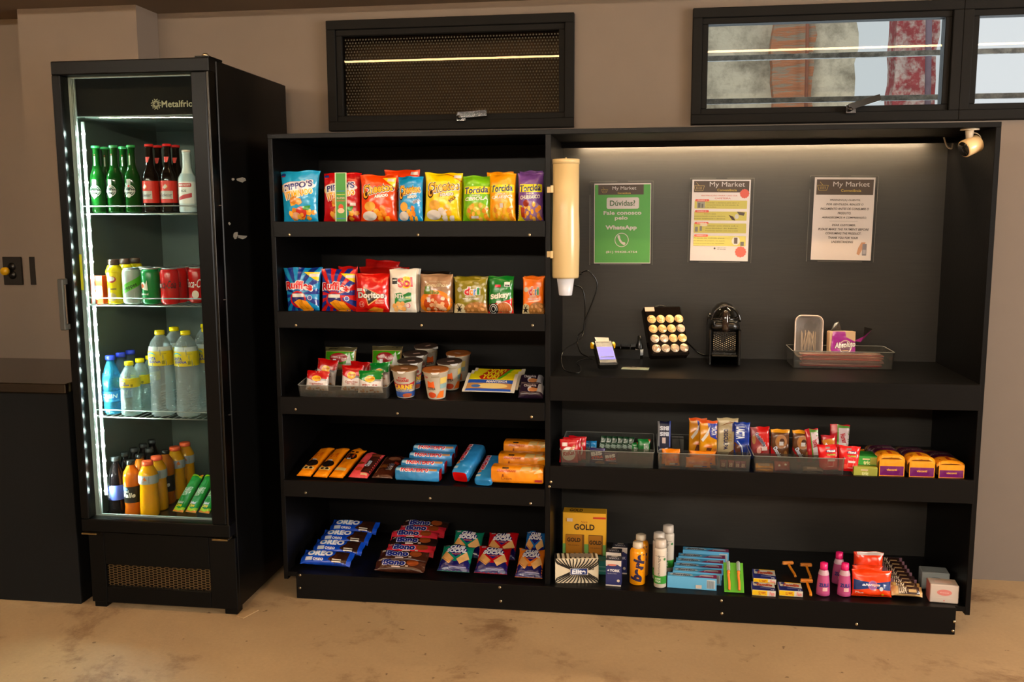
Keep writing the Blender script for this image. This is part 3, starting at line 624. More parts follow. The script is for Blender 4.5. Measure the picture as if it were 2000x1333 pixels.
def ice(): return bottle('ice', 'long', .205, .030, 'c2d2d6', 'plastic', 'c8c0bc', capr=.0145, label=[(.14, .48, 2.8, [('q', .2, .78, .8, .96, .05, 'b83838'), ('t', 'SMIRNOFF', .5, .87, .09, .5, dict(b=.02), 'e6e2e0'), ('t', 'ICE', .5, .6, .1, .2, dict(b=.02), '555a60'), ('p', [(.25, .15), (.8, .3), (.8, .5), (.5, .42), (.25, .28)], 'b3303a')], 'dde2e2', 'label'), (.5, .62, 2.6, [], '9fb8c4', 'shoulder_label')])
for i, (u, y) in enumerate(((189, -.60), (227, -.61), (261, -.61), (189, -.545), (227, -.552))):
    fput('beer_bottle', beer_g(), u, 0, y, ['green beer bottle nearest the light strip on the top fridge shelf', 'green beer bottle second in the front row of the top fridge shelf', 'green beer bottle in front beside the brown red-label bottles', 'green beer bottle standing behind the two leftmost green ones', 'green beer bottle standing behind the rightmost green one'][i], 'bottle', 'green beer bottles', rz=(8, -10, 0, 20, 10)[i])
for i, (u, y) in enumerate(((296, -.61), (331, -.61), (296, -.552), (331, -.552))):
    fput('beer_bottle', beer_r(), u, 0, y, ['brown beer bottle with a red label beside the green bottles', 'brown beer bottle with a red label beside the white bottle', 'brown beer bottle behind, between the two front red-label ones', 'brown beer bottle behind the white bottle\'s left shoulder'][i], 'bottle', 'brown beer bottles', rz=(-14, 4, 0, 0)[i])
fput('drink_bottle', ice(), 368, 0, -.61, 'white frosted drink bottle with red label at the right of the top fridge shelf', 'bottle')
g = [('t', 'NESCAU', .5, .58, .11, .8, dict(b=.03, o='e8e8f0'), '2848c0'), ('e', .5, .32, .35, .12, 'e8c060'), ('r', .1, .14, .6, .24, 'f0d060')]
fput('drink_carton', carton('choc', .045, .095, .03, 'd0461c', g), 197, 1, -.62, 'small orange chocolate drink carton on the second fridge shelf', 'carton')
yl = [('q', .30, .70, .70, 1.0, .005, 'e8c800'), ('e', .5, .77, .16, .12, 'a81c20'), ('e', .5, .79, .12, .08, 'd9cfc4'), ('r', .34, .42, .66, .46, '6a5a30'), ('e', .5, .16, .15, .15, 'b8a060')]
for i, (u, y) in enumerate(((225, -.61), (228, -.55), (230, -.49))):
    fput('yogurt_bottle', bottle('yog', 'yog', .151, .0275, 'e6c908', 'plastic', '4a3226', capr=.0185, label=[(.05, .70, 4.4, yl, None, 'label')]), u, 1, y, ['yellow yogurt drink bottle with a brown cap in front on the second fridge shelf', 'yellow yogurt bottle with brown cap right behind the front one', 'yellow yogurt bottle with brown cap behind the silver can'][i], 'bottle', 'yellow yogurt bottles', rz=(0, 60, -20)[i])
CAN = [(.06, .88, TK)]
def can(key, col, art, kind='plastic'): return bottle(key, 'can', .122, .030, col, kind, label=[(.06, .88, 3.9, art, None, 'printed_design')])
ck = [('t', 'Coca-Cola', .52, .60, .26, .56, dict(i=.35, b=.01), '1a0606'), ('r', .24, .5, .36, .62, 'd8d4d0'), ('t', 'SEM AÇÚCAR', .52, .42, .05, .3, dict(b=.02), 'a01010')]
cl = [('t', 'Coca-Cola', .5, .60, .28, .7, dict(i=.35, b=.01), 'e4dcd8'), ('e', .5, .22, .1, .14, 'd8c8b8')]
sp = [('p', [(.02, .05), (.98, .62), (.98, .92), (.02, .35)], '58b828'), ('t', 'Schweppes', .5, .46, .15, .62, dict(b=.02, a=22), '14240c'), ('r', .7, .1, .72, .34, 'b8bcb8')]
gr = [('c', .33, .56, .012, 'd8d4c0'), ('c', .32, .54, .008, 'c84820'), ('p', [(.36, .42), (.48, .74), (.5, .4)], 'd8d4c0'), ('t', 'Guaraná', .36, .28, .07, .3, dict(b=.02, i=.2), 'd8dcd0')]
for i, (u, y, k) in enumerate(((258, -.61, 'sw'), (295, -.61, 'gu'), (332, -.61, 'cz'), (331, -.547, 'cz'), (369, -.547, 'cc'), (295, -.547, 'gu'), (331, -.484, 'cz'), (331, -.421, 'cz'), (369, -.484, 'cc'), (262, -.54, 'sw'))):
    pr = dict(sw=lambda: can('sw', 'a4aca4', sp), gu=lambda: can('gu', '0c7c38', gr), cz=lambda: can('cz', 'c81818', ck), cc=lambda: can('cc', 'b01414', cl))[k]()
    fput('soda_can', pr, u, 1, y, ['silver and grey can with a lime green band', 'bright green can with a round red fruit on it', 'red can with black script and a price sticker, front centre', 'red can with black script tucked between two front cans', 'red can with white script at the fridge\'s right edge', 'can behind the green one with only its lid showing', 'can behind the front red can, its silver lid showing', 'rearmost red can, its silver lid just above the others', 'can behind the right edge red can, mostly lid', 'can in the second row behind the lime banded can'][i], 'can', 'cans on the second fridge shelf', rz=(-5, 10, 0, -25, 10, 0, 90, 0, 0, 0)[i])
sj = [('e', .42, .66, .10, .26, '35b0c8'), ('e', .43, .58, .10, .26, 'd8cc20'), ('t', 'SANTA', .43, .50, .22, .18, dict(b=.03), '2838a8'), ('t', 'JOANA', .48, .26, .22, .24, dict(b=.03), '2838a8'), ('r', .62, .12, .67, .36, '8c8420'), ('r', .60, .82, .70, .85, '8c8420')]
def big(): return bottle('big_water', 'water', .295, .041, 'dce8ea', 'bottle', 'e8d000', capr=.0165, label=[(.60, .77, 4.6, sj, 'dcc404', 'label'), (.77, .82, 4.6, [], 'c4ccca', 'label_band')], ribs=600)
def smallw(): return bottle('small_water', 'small', .187, .033, 'd4e6e4', 'bottle', 'e8d000', capr=.0150, label=[(.53, .70, 4.6, sj, 'dcc404', 'label')], ribs=900)
for i, (u, y) in enumerate(((316, -.60), (366, -.60), (385, -.517), (316, -.50), (352, -.40))):
    fput('water_bottle', big(), u, 2, y, ['large clear water bottle with yellow label, leftmost in front', 'large clear water bottle with yellow label, centre right in front', 'large water bottle cut off by the fridge\'s right frame', 'large water bottle standing behind between the two front ones', 'large water bottle behind at the far right'][i], 'bottle', 'large water bottles')
for i, (u, y) in enumerate(((256, -.61), (257, -.543), (257, -.476))):
    fput('water_bottle', smallw(), u, 2, y, ['small clear water bottle with yellow cap, in front', 'small water bottle second in line behind the front small one', 'small water bottle hidden behind the large front bottle'][i], 'bottle', 'small water bottles')
sc = [('t', 'SCHIN', .50, .55, .36, .6, dict(b=.03, i=.15), 'd8f0f8'), ('l', [(.1, .12), (.4, .2), (.7, .1), (.9, .2)], .002, '50c0e8')]
for i, (u, y) in enumerate(((217, -.60), (217, -.535), (217, -.47))):
    pr = bottle('blue_soda' if i == 0 else 'clear_soda', 'soda', .205, .0325, ('3cb4dc', '8fa4b0', '8fa4b0')[i], 'bottle', '2438b8', capr=.0165, label=[(.22, .40, 3.6, sc, '1c84d0', 'label')])
    fput('soda_bottle', pr, u, 2, y, ['light blue bottle with a blue cap and blue label beside the light strip', 'clear bottle with a blue cap right behind the light blue one', 'rearmost clear bottle with a dark blue cap'][i], 'bottle', 'blue capped bottles')
ga_ = [('t', 'G', .42, .5, .8, .08, dict(b=.06), 'e8e8e4'), ('p', [(.50, .1), (.56, .55), (.52, .55), (.57, .95), (.62, .45), (.57, .48)], 'd8701c'), ('r', .66, .1, .67, .9, '6a6e70')]
for i, (u, y) in enumerate(((291, -.605), (289, -.537), (288, -.40), (290, -.332))):
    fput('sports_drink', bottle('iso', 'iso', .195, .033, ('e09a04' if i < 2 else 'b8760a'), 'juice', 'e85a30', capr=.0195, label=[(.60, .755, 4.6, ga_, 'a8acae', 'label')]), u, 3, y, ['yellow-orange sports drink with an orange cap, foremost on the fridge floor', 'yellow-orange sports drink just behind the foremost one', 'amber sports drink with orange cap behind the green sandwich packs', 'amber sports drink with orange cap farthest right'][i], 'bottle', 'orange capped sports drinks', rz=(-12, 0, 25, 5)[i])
dv = [('r', .2, .15, .8, .9, '14100e'), ('t', 'del', .45, .72, .14, .14, dict(b=.02), 'd0ccc0'), ('t', 'Valle', .5, .48, .26, .42, dict(b=.04, i=.2), 'dcd6c8'), ('e', .3, .85, .2, .12, '4a6a9a')]
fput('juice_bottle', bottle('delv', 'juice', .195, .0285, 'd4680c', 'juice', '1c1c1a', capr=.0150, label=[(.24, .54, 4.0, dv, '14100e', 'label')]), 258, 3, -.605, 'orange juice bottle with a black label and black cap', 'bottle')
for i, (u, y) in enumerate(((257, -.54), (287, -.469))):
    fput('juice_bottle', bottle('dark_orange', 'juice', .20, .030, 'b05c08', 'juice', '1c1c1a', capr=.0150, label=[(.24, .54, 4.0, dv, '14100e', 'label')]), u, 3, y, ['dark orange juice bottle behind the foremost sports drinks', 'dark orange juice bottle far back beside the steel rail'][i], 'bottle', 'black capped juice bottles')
vl = [('e', .6, .5, .3, .5, '4a5ab8'), ('r', .5, 0, 1, 1, '5a6ac0'), ('t', 'uva', .3, .3, .3, .25, dict(b=.04, i=.2), 'c8c8d0')]
for i, (u, y) in enumerate(((226, -.60), (226, -.537), (226, -.474), (226, -.411), (226, -.348), (257, -.475))):
    fput('soda_bottle', bottle('dark_soda', 'soda', .205, .0305, '151012', 'darkglass', '2a2c2c', capr=.0150, label=[(.26, .52, 4.2, vl, '201c50', 'label')]), u, 3, y, ['dark purple soda bottle with violet label, front left on the fridge floor', 'dark soda bottle second in the left row of the fridge floor', 'dark soda bottle third from the front in the left row', 'dark soda bottle behind the juice bottles', 'dark soda bottle at the back wall, left of the steel rail', 'dark soda bottle at the back wall, right of the steel rail'][i], 'bottle', 'dark soda bottles')
sw_ = [('r', 0, 0, 1, .05, 'e08020'), ('p', [(0, .05), (.5, .02), (1, .06), (1, .12), (.5, .07), (0, .14)], 'a8d018'), ('p', [(0, .9), (.5, .97), (1, .88), (1, .94), (.5, 1), (0, .95)], 'a8d018'), ('p', [(.6, 1), (1, .93), (1, 1)], 'e08020'), ('t', 'FRANGO', .62, .55, .14, .55, dict(a=-90, b=.02), 'd8e8d0'), ('t', 'COM RICOTA', .40, .5, .13, .7, dict(a=-90, b=.02), 'd8e8d0'), ('t', 'Salad', .45, .22, .06, .5, dict(b=.02), 'e8e8d8'), ('t', 'Live', .45, .15, .07, .5, dict(b=.04, i=.2), 'e8d018')]
for i, (u, v, y) in enumerate(((347, 990, -.555), (369, 993, -.56), (392, 996, -.56), (400, 940, -.42))):
    p = at_y(u+i*3, v, -.60) if i < 3 else at_y(u, 940, -.50)
    q = put('sandwich_pack', pillow('swp', .046, .155, .02, '128a2c', sw_, box=3, seed=3, crimp=.03), (p.x, (-.60 if i < 3 else -.46), RZ[3]+.013), ['green sandwich wrap pack with orange print, leftmost on the fridge floor', 'green wrap pack with white upright lettering, middle of the three', 'green wrap pack at the fridge\'s right edge', 'green wrap pack behind the others at the right edge'][i], 'pack', 'green wrap packs', lean=48, rz=-14)
# ================================================================== left bay
def sbag(nm, key, u0, u1, vt, y, sh, d, col, art, label, cat='bag', group=None, lean=4, ry=0, rz=0, vb=None, **kw):
    """a bag standing on shelf sh whose top reaches image row vt"""
    z0 = SH[sh][0]+SH[sh][1]*(y-YF) if isinstance(sh, str) else sh; uc = (u0+u1)/2; w = (u1-u0)*mpp(y); h = at_y(uc, vt, y).z-z0
    if vb is None:
        lo, hi = 100, 1300
        for _ in range(24):
            vb = (lo+hi)/2
            if at_y(uc, vb, y).z > z0+h*.4: lo = vb
            else: hi = vb
    x = at_y(uc, vb, y).x
    return put(nm, pillow(key, w, h/cos(math.radians(lean)), d, col, art, **kw), (x, y, z0+.0035), label, cat, group, lean=lean, ry=ry, rz=rz, up=abs(sin(math.radians(ry)))*w/2)
W_ = 'd8cfc6'; ST = 'cfc4c0'
def sticker(x, y, w=.16, h=.05): return ('r', x-w/2, y-h/2, x+w/2, y+h/2, ST)
def chips(n, seed, x0, y0, x1, y1, r, cols):
    rn = random.Random(seed); o = []
    for k in range(n):
        cx, cy = rn.uniform(x0, x1), rn.uniform(y0, y1); o.append(('p', [(cx+r*rn.uniform(.7, 1.1)*cos(t*2*pi/6+k), cy+r*.8*rn.uniform(.7, 1.1)*sin(t*2*pi/6+k)) for t in range(6)], cols[k % len(cols)]))
    return o
def pippos(bg, bg2): return [('e', .42, .66, .44, .13, 'e07818'), ('e', .45, .645, .42, .115, 'e8c890'), ('e', .5, .70, .45, .09, 'd9d4d8'),
    ('t', "PIPPO'S", .50, .71, .115, .74, dict(a=8, b=.035, o='d8d4da', ow=.10), '141c6c'), ('t', 'VITAMINADO', .50, .555, .12, .76, dict(a=9, b=.04, o='e8e0d8', ow=.07, grow=-.5), 'e8a808')]+chips(9, 4, .2, .06, .95, .42, .12, ['dc8a10', 'e8a020', 'c87810'])+[
    ('e', .58, .19, .15, .11, bg2), ('e', .42, .12, .13, .07, 'd8a080'), ('p', [(.62, .30), (.86, .32), (.80, .22), (.64, .24)], '2c8c28'), ('e', .1, .92, .07, .035, '1c3078'), ('r', .05, .885, .15, .90, 'c83028')]+chips(6, 21, .15, .03, .95, .2, .07, ['e8a838', 'd08818'])
def cheetos(c): return [('t', 'Cheetos', .52, .695, .17, .80, dict(a=7, b=.03, arc=.01, grow=-.35, o='d8d0c8', ow=.085), 'd8d0c8'), ('t', 'Cheetos', .52, .70, .17, .78, dict(a=7, b=.03, arc=.01, grow=-.35, o='2a1008', ow=.05), 'f0a818'),
    ('e', .17, .56, .085, .085, '2a1008'), ('e', .17, .57, .065, .068, 'f0a818'), ('e', .19, .585, .035, .045, '3a1a0c'),
    ('t', 'ASSADO', .62, .55, .055, .36, dict(a=6, b=.05, o='2a1410', ow=.05), 'e8e0d0')]
def cheetos_low(a): return chips(7, 11, .45, .05, .9, .34, .09, a)+[('e', .3, .33, .16, .10, 'dca23c'), ('e', .28, .13, .2, .10, 'd4ccc4')]
sbag('snack_bag', 'pippos_blue', 545, 629, 337, -.440, 's1', .05, '1898cc', pippos('1898cc', 'b81c14')+[sticker(.20, .66, .10, .05)], 'light blue snack bag at the left end of the top shelf', 'bag', ry=-1, seed=1, pinch=.06, taper=.14)
sbag('snack_bag', 'pippos_red', 629, 707, 340, -.425, 's1', .05, 'b80c10', pippos('b80c10', '20a0cc')+[sticker(.85, .36, .14, .06)], 'red snack bag behind the green paper strip on the top shelf', 'bag', seed=2)
p = at_y(667, 386, -.458); g = G(); sw, sh_ = .041, at_y(667, 338, -.458).z-SH['s1'][0]
artwork([('r', 0, 0, 1, 1, 'c8d0b0'), ('r', .08, .01, .92, .99, '3c8c38'), ('r', .12, .63, .88, .645, '2468b0'), ('r', .12, .09, .88, .105, '2468b0'), ('t', 'PREMIADO', .5, .57, .02, .7, dict(b=.03), 'd8d040'), ('t', 'SUPER', .5, .50, .03, .7, dict(b=.03), 'c8a890'), ('t', 'SORTEIO', .5, .45, .03, .7, dict(b=.03), 'b84838'), ('e', .5, .32, .22, .06, 'c84828'), ('e', .5, .25, .3, .05, 'd0b090')], sw, sh_, lambda x, y, l: Vector((x-sw/2, -l-.0006, y)), 'paper', flat=True, g=g)
put('paper_strip', [('strip', G().box(-sw/2, sw/2, -.0004, .0004, 0, sh_, mat('c8d0b0', 'paper')).mesh('strip'), [('printed_front', g.mesh('stripart'))])], (p.x, -.466, SH['s1'][0]+.001), 'narrow green printed paper strip standing against the red bag', 'strip', lean=2)
CC = ['e89018', 'f0a828', 'd87810']
sbag('snack_bag', 'ch_or', 702, 778, 344, -.440, 's1', .055, 'e84406', cheetos(0)+cheetos_low(CC)+[('p', [(.62, .93), (.98, .93), (.98, .72)], 'e8c020'), sticker(.86, .88, .18, .06)], 'orange snack bag in front, between the red and the blue bags on the top shelf', seed=3)
sbag('snack_bag', 'ch_or2', 750, 822, 334, -.370, 's1', .05, 'dc3806', cheetos(0)+cheetos_low(CC)+[sticker(.86, .93, .2, .06)], 'orange snack bag peeking out behind the orange and blue ones', seed=4)
sbag('snack_bag', 'ch_bl', 776, 827, 347, -.445, 's1', .05, '0c88c4', cheetos(0)+cheetos_low(CC)+[('t', 'ONDA', .8, .45, .06, .26, dict(a=25, b=.03, o='e0e0e0'), '30343c')], 'narrow blue snack bag beside the tall yellow bag', seed=5)
sbag('snack_bag', 'ch_ye', 827, 903, 341, -.430, 's1', .055, 'e8c800', cheetos(0)+[('l', [(.5, .98), (.75, .93), (1, .82)], .002, 'c83818'), ('t', 'BOLA', .78, .46, .06, .2, dict(a=38, b=.03, o='d8a020'), '3a1c0c')]+cheetos_low(['d8ccc0', 'cfc4b8', 'e8a020'])+[sticker(.88, .92, .18, .06)], 'tall yellow snack bag in the middle of the top shelf', seed=6, ry=1.5)
def torcida(bg, c2, word): return [('q', .08, .60, .96, .76, .02, 'e0d010'), ('t', 'Torcida', .5, .685, .13, .80, dict(a=4, b=.03, i=.15), '16245c'), ('t', 'SABOR', .5, .57, .035, .3, dict(b=.02), 'e0d8c8'), ('t', word, .5, .50, .07, .78, dict(b=.03, a=3, i=.2), 'e0d8c8'), ('e', .55, .20, .42, .22, c2)]+chips(16, 8, .25, .05, .9, .36, .075, ['e8a030', 'dc8c20', 'f0b448', 'c87818'])
sbag('snack_bag', 'to_gr', 903, 961, 346, -.440, 's1', .055, '6cb010', torcida(0, 'a8b418', 'CEBOLA')+[sticker(.45, .10, .26, .05)], 'lime green snack bag on the top shelf', seed=7)
sbag('snack_bag', 'to_gr2', 892, 940, 350, -.375, 's1', .05, '98a810', [], 'second bag behind, between the tall yellow and lime green bags', seed=8)
sbag('snack_bag', 'to_ye', 955, 1008, 341, -.445, 's1', .055, 'f09c08', torcida(0, 'd8a818', 'QUEIJO')+[sticker(.5, .33, .12, .09)], 'orange-yellow snack bag between the lime and purple bags', seed=9)
sbag('snack_bag', 'to_ye2', 950, 1003, 338, -.385, 's1', .05, 'e89408', [], 'orange-yellow snack bag standing behind the front one', seed=10)
sbag('snack_bag', 'to_pu', 1011, 1062, 340, -.445, 's1', .055, '6c4494', [('p', [(0, 0), (.6, 0), (.3, .3), (0, .36)], 'c8c010')]+torcida(0, '8a6898', 'CHURRASCO')+[('p', [(.12, .30), (.28, .28), (.3, .08), (.16, .10)], '9a2c10'), ('e', .35, .37, .12, .07, '8c2410')], 'purple snack bag at the right end of the top shelf', seed=11)
sbag('snack_bag', 'to_pu2', 1014, 1060, 336, -.385, 's1', .05, '64408c', [], 'purple snack bag behind the front purple one', seed=12)
# ---- second shelf
def rays(cx, cy, col, n=14):
    o = []
    for k in range(0, n):
        a, b = 2*pi*k/n, 2*pi*(k+.5)/n; q = []
        for t in (a, b):
            dx, dy = cos(t), sin(t); m = min([(1-cx)/dx if dx > 0 else cx/-dx if dx < 0 else 9, (1-cy)/dy if dy > 0 else cy/-dy if dy < 0 else 9]); q.append((cx+dx*m, cy+dy*m))
        o.append(('p', [(cx, cy)]+q, col))
    return o
def ruffles(c): return rays(.42, .38, c)+[('p', [(.58, .90), (.98, .88), (.98, .68), (.85, .74)], 'e8c418'), sticker(.86, .82, .24, .07), ('t', 'Ruffles', .45, .56, .16, .76, dict(b=.05, o='e0d8d8', ow=.05, arc=.04, a=-3), 'c81818'),
    ('e', .42, .26, .25, .20, 'b81018'), ('e', .42, .27, .20, .15, '181c60'), ('q', .25, .32, .60, .40, .012, 'd8d4cc'), ('p', [(.28, .20), (.45, .27), (.70, .22), (.85, .03), (.82, .0), (.50, .0)], 'e08c10'), ('l', [(.38, .22), (.58, .0)], .0015, 'b86c08'), ('l', [(.52, .24), (.70, .0)], .0015, 'b86c08'), ('c', .78, .30, .009, 'c8ccdc'), ('c', .78, .30, .007, '34408c')]
sbag('snack_bag', 'ru_bl', 551, 634, 526, -.440, 's2', .055, '1488c0', ruffles('102c80'), 'blue striped potato chip bag at the left end of the second shelf', seed=13, pinch=.06, taper=.2, ry=-1)
sbag('snack_bag', 'ru_re', 625, 700, 528, -.430, 's2', .055, 'cc1410', ruffles('182c84'), 'red and blue striped potato chip bag on the second shelf', seed=14)
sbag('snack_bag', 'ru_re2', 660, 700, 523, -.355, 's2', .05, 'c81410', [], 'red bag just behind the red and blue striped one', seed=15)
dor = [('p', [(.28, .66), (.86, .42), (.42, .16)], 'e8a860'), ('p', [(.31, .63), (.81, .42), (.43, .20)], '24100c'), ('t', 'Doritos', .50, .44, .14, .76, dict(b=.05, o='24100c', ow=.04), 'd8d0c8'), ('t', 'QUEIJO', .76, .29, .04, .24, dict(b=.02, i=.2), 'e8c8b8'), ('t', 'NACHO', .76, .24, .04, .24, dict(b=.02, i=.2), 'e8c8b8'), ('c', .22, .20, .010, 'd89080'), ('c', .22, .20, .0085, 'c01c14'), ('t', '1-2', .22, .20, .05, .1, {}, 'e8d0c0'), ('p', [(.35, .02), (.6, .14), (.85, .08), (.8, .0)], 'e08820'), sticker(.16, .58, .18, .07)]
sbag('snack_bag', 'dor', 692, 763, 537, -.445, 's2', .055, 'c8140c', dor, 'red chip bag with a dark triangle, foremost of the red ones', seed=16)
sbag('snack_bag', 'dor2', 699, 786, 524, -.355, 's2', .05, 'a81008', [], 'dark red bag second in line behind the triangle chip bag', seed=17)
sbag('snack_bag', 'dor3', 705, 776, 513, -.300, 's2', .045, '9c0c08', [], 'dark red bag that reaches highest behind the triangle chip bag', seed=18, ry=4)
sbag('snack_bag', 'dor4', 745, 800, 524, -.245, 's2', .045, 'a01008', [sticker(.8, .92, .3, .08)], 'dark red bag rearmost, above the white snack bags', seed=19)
sol = [('c', .64, .70, .021, 'e8b810'), ('t', 'Sol', .60, .70, .20, .52, dict(b=.05, a=3), 'b81814'), ('q', .10, .66, .30, .80, .002, '1c1c1c'), ('r', .12, .735, .28, .76, W_), ('p', [(.2, .18), (.2, .44), (.42, .46), (.56, .42), (.72, .47), (.84, .46), (.84, .26), (.6, .22)], '0c7428'), ('t', 'HITS', .38, .38, .10, .32, dict(b=.03), W_), ('t', 'cebola', .70, .35, .05, .22, dict(b=.02), 'b8c850')]+[('c', a, b, .0085, c) for a, b, c in ((.2, .15, 'd8984c'), (.34, .2, 'e0a860'), (.5, .2, 'd8984c'), (.26, .07, 'e0a860'), (.42, .11, 'e8b470'), (.55, .08, 'd8984c'))]+[('c', .72, .16, .008, 'b82048'), ('c', .71, .16, .0065, 'dcc8c0')]
for i, (u0, u1, v, y) in enumerate(((759, 815, 529, -.450), (763, 820, 527, -.425), (767, 824, 527, -.400))):
    sbag('snack_bag', 'sol', u0, u1, v, y, 's2', .017, 'd2cabc', sol, ['white snack bag with a yellow sun disc, foremost of three', 'white snack bag, middle one of the three in line', 'white snack bag, rearmost of the three in line'][i], 'bag', 'white snack bags', seed=20, box=3)
seq = [('e', .5, .25, .5, .33, 'e07c10'), ('e', .52, .22, .38, .25, 'b84414')]+chips(22, 9, .28, .05, .78, .38, .07, ['dca878', 'cf9468', 'e4b488'])+[('t', 'Sequilhos', .55, .70, .12, .66, dict(b=.02, i=.15), 'c8b890'), ('t', 'Nutrição do mundo', .58, .80, .04, .5, {}, 'b8a488'), ('q', .20, .48, .36, .68, .003, '507018'), ('t', 'Milho', .40, .53, .10, .44, dict(b=.04), '587818'), sticker(.32, .33, .10, .12)]
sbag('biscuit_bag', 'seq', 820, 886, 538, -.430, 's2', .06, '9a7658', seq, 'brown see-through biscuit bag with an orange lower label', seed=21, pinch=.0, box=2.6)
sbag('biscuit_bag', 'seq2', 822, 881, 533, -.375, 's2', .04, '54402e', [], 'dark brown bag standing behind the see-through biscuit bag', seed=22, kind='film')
def dori(c, sub1, sub2): return [('c', .16, .66, .0085, 'b8b4a4'), ('t', 'd', .40, .62, .20, .14, dict(b=.05, o=W_), 'b8141c'), ('t', 'o', .54, .58, .13, .12, dict(b=.06, o=W_), 'e08020'), ('t', 'r', .65, .59, .13, .08, dict(b=.05, o=W_), '2464b0'), ('t', 'i', .74, .62, .18, .05, dict(b=.04, o=W_), '14803c'), ('t', sub1, .5, .46, .035, .34, dict(b=.03), W_), ('t', sub2, .52, .40, .045, .52, dict(b=.03), W_),
    ('p', [(0, 0), (0, .22), (.12, .28), (.3, .24), (.42, 0)], 'c8b890'), ('e', .72, .10, .42, .22, '9a6830')]+chips(16, 31, .42, .04, .95, .24, .06, ['c88c50', 'b87840', 'd89c60'])+[('s', .16, .10, .012, '1c140c'), ('l', [(.16, .12), (.10, .24)], .002, '1c140c'), ('l', [(.16, .12), (.24, .24)], .002, '1c140c')]
for i, (u0, u1, v, y) in enumerate(((886, 954, 545, -.445), (883, 953, 537, -.405), (893, 953, 534, -.365))):
    sbag('nut_bag', 'dori_g', u0, u1, v, y, 's2', .028, '7c7010', dori(0, 'AMENDOIM', 'TIPO JAPONÊS'), ['olive green peanut bag, foremost of three', 'olive green peanut bag, second of three', 'olive green peanut bag, rearmost of three'][i], 'bag', 'olive peanut bags', seed=23, box=2.6)
stk = [('p', [(0, .0), (1, .0), (1, .42), (.82, .36), (.05, .24), (0, .24)], 'c81c14'), ('t', 'Stiksy', .48, .46, .17, .76, dict(b=.05, a=8, i=.1, grow=.2), 'dcd8c8'), ('q', .28, .70, .52, .77, .002, 'b81c28'), ('r', .66, .72, .88, .84, 'd0d4cc'), ('r', .68, .73, .86, .77, '141414'), ('e', .62, .12, .34, .20, 'd8ccb8'), ('e', .62, .12, .30, .18, 'b05c2c')]+[('l', [(.4+k*.05, .02), (.55+k*.035, .28)], .0012, 'd08850') for k in range(8)]+[('e', .22, .12, .2, .16, '101010'), ('o', .22, .12, .16, .13, .002, 'd0ccc4'), ('o', .22, .12, .09, .08, .002, 'd0ccc4'), sticker(.44, .31, .18, .06)]
sbag('snack_bag', 'stk', 953, 1004, 542, -.445, 's2', .04, '0c6c20', stk, 'green and red pretzel stick bag on the second shelf', seed=24, box=2.6)
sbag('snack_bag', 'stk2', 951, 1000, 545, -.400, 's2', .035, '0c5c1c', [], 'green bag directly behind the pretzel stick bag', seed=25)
for i, (u0, u1, v, y) in enumerate(((1020, 1063, 544, -.450), (1022, 1064, 540, -.420), (1024, 1064, 536, -.390))):
    sbag('nut_bag', 'dori_o', u0, u1, v, y, 's2', .022, 'e46c08', dori(1, 'AMENDOIM', 'TORRADO E SALGADO'), ['orange peanut bag by the divider, foremost of three', 'orange peanut bag by the divider, second of three', 'orange peanut bag by the divider, rearmost of three'][i], 'bag', 'orange peanut bags', seed=26, box=3, rz=-3)
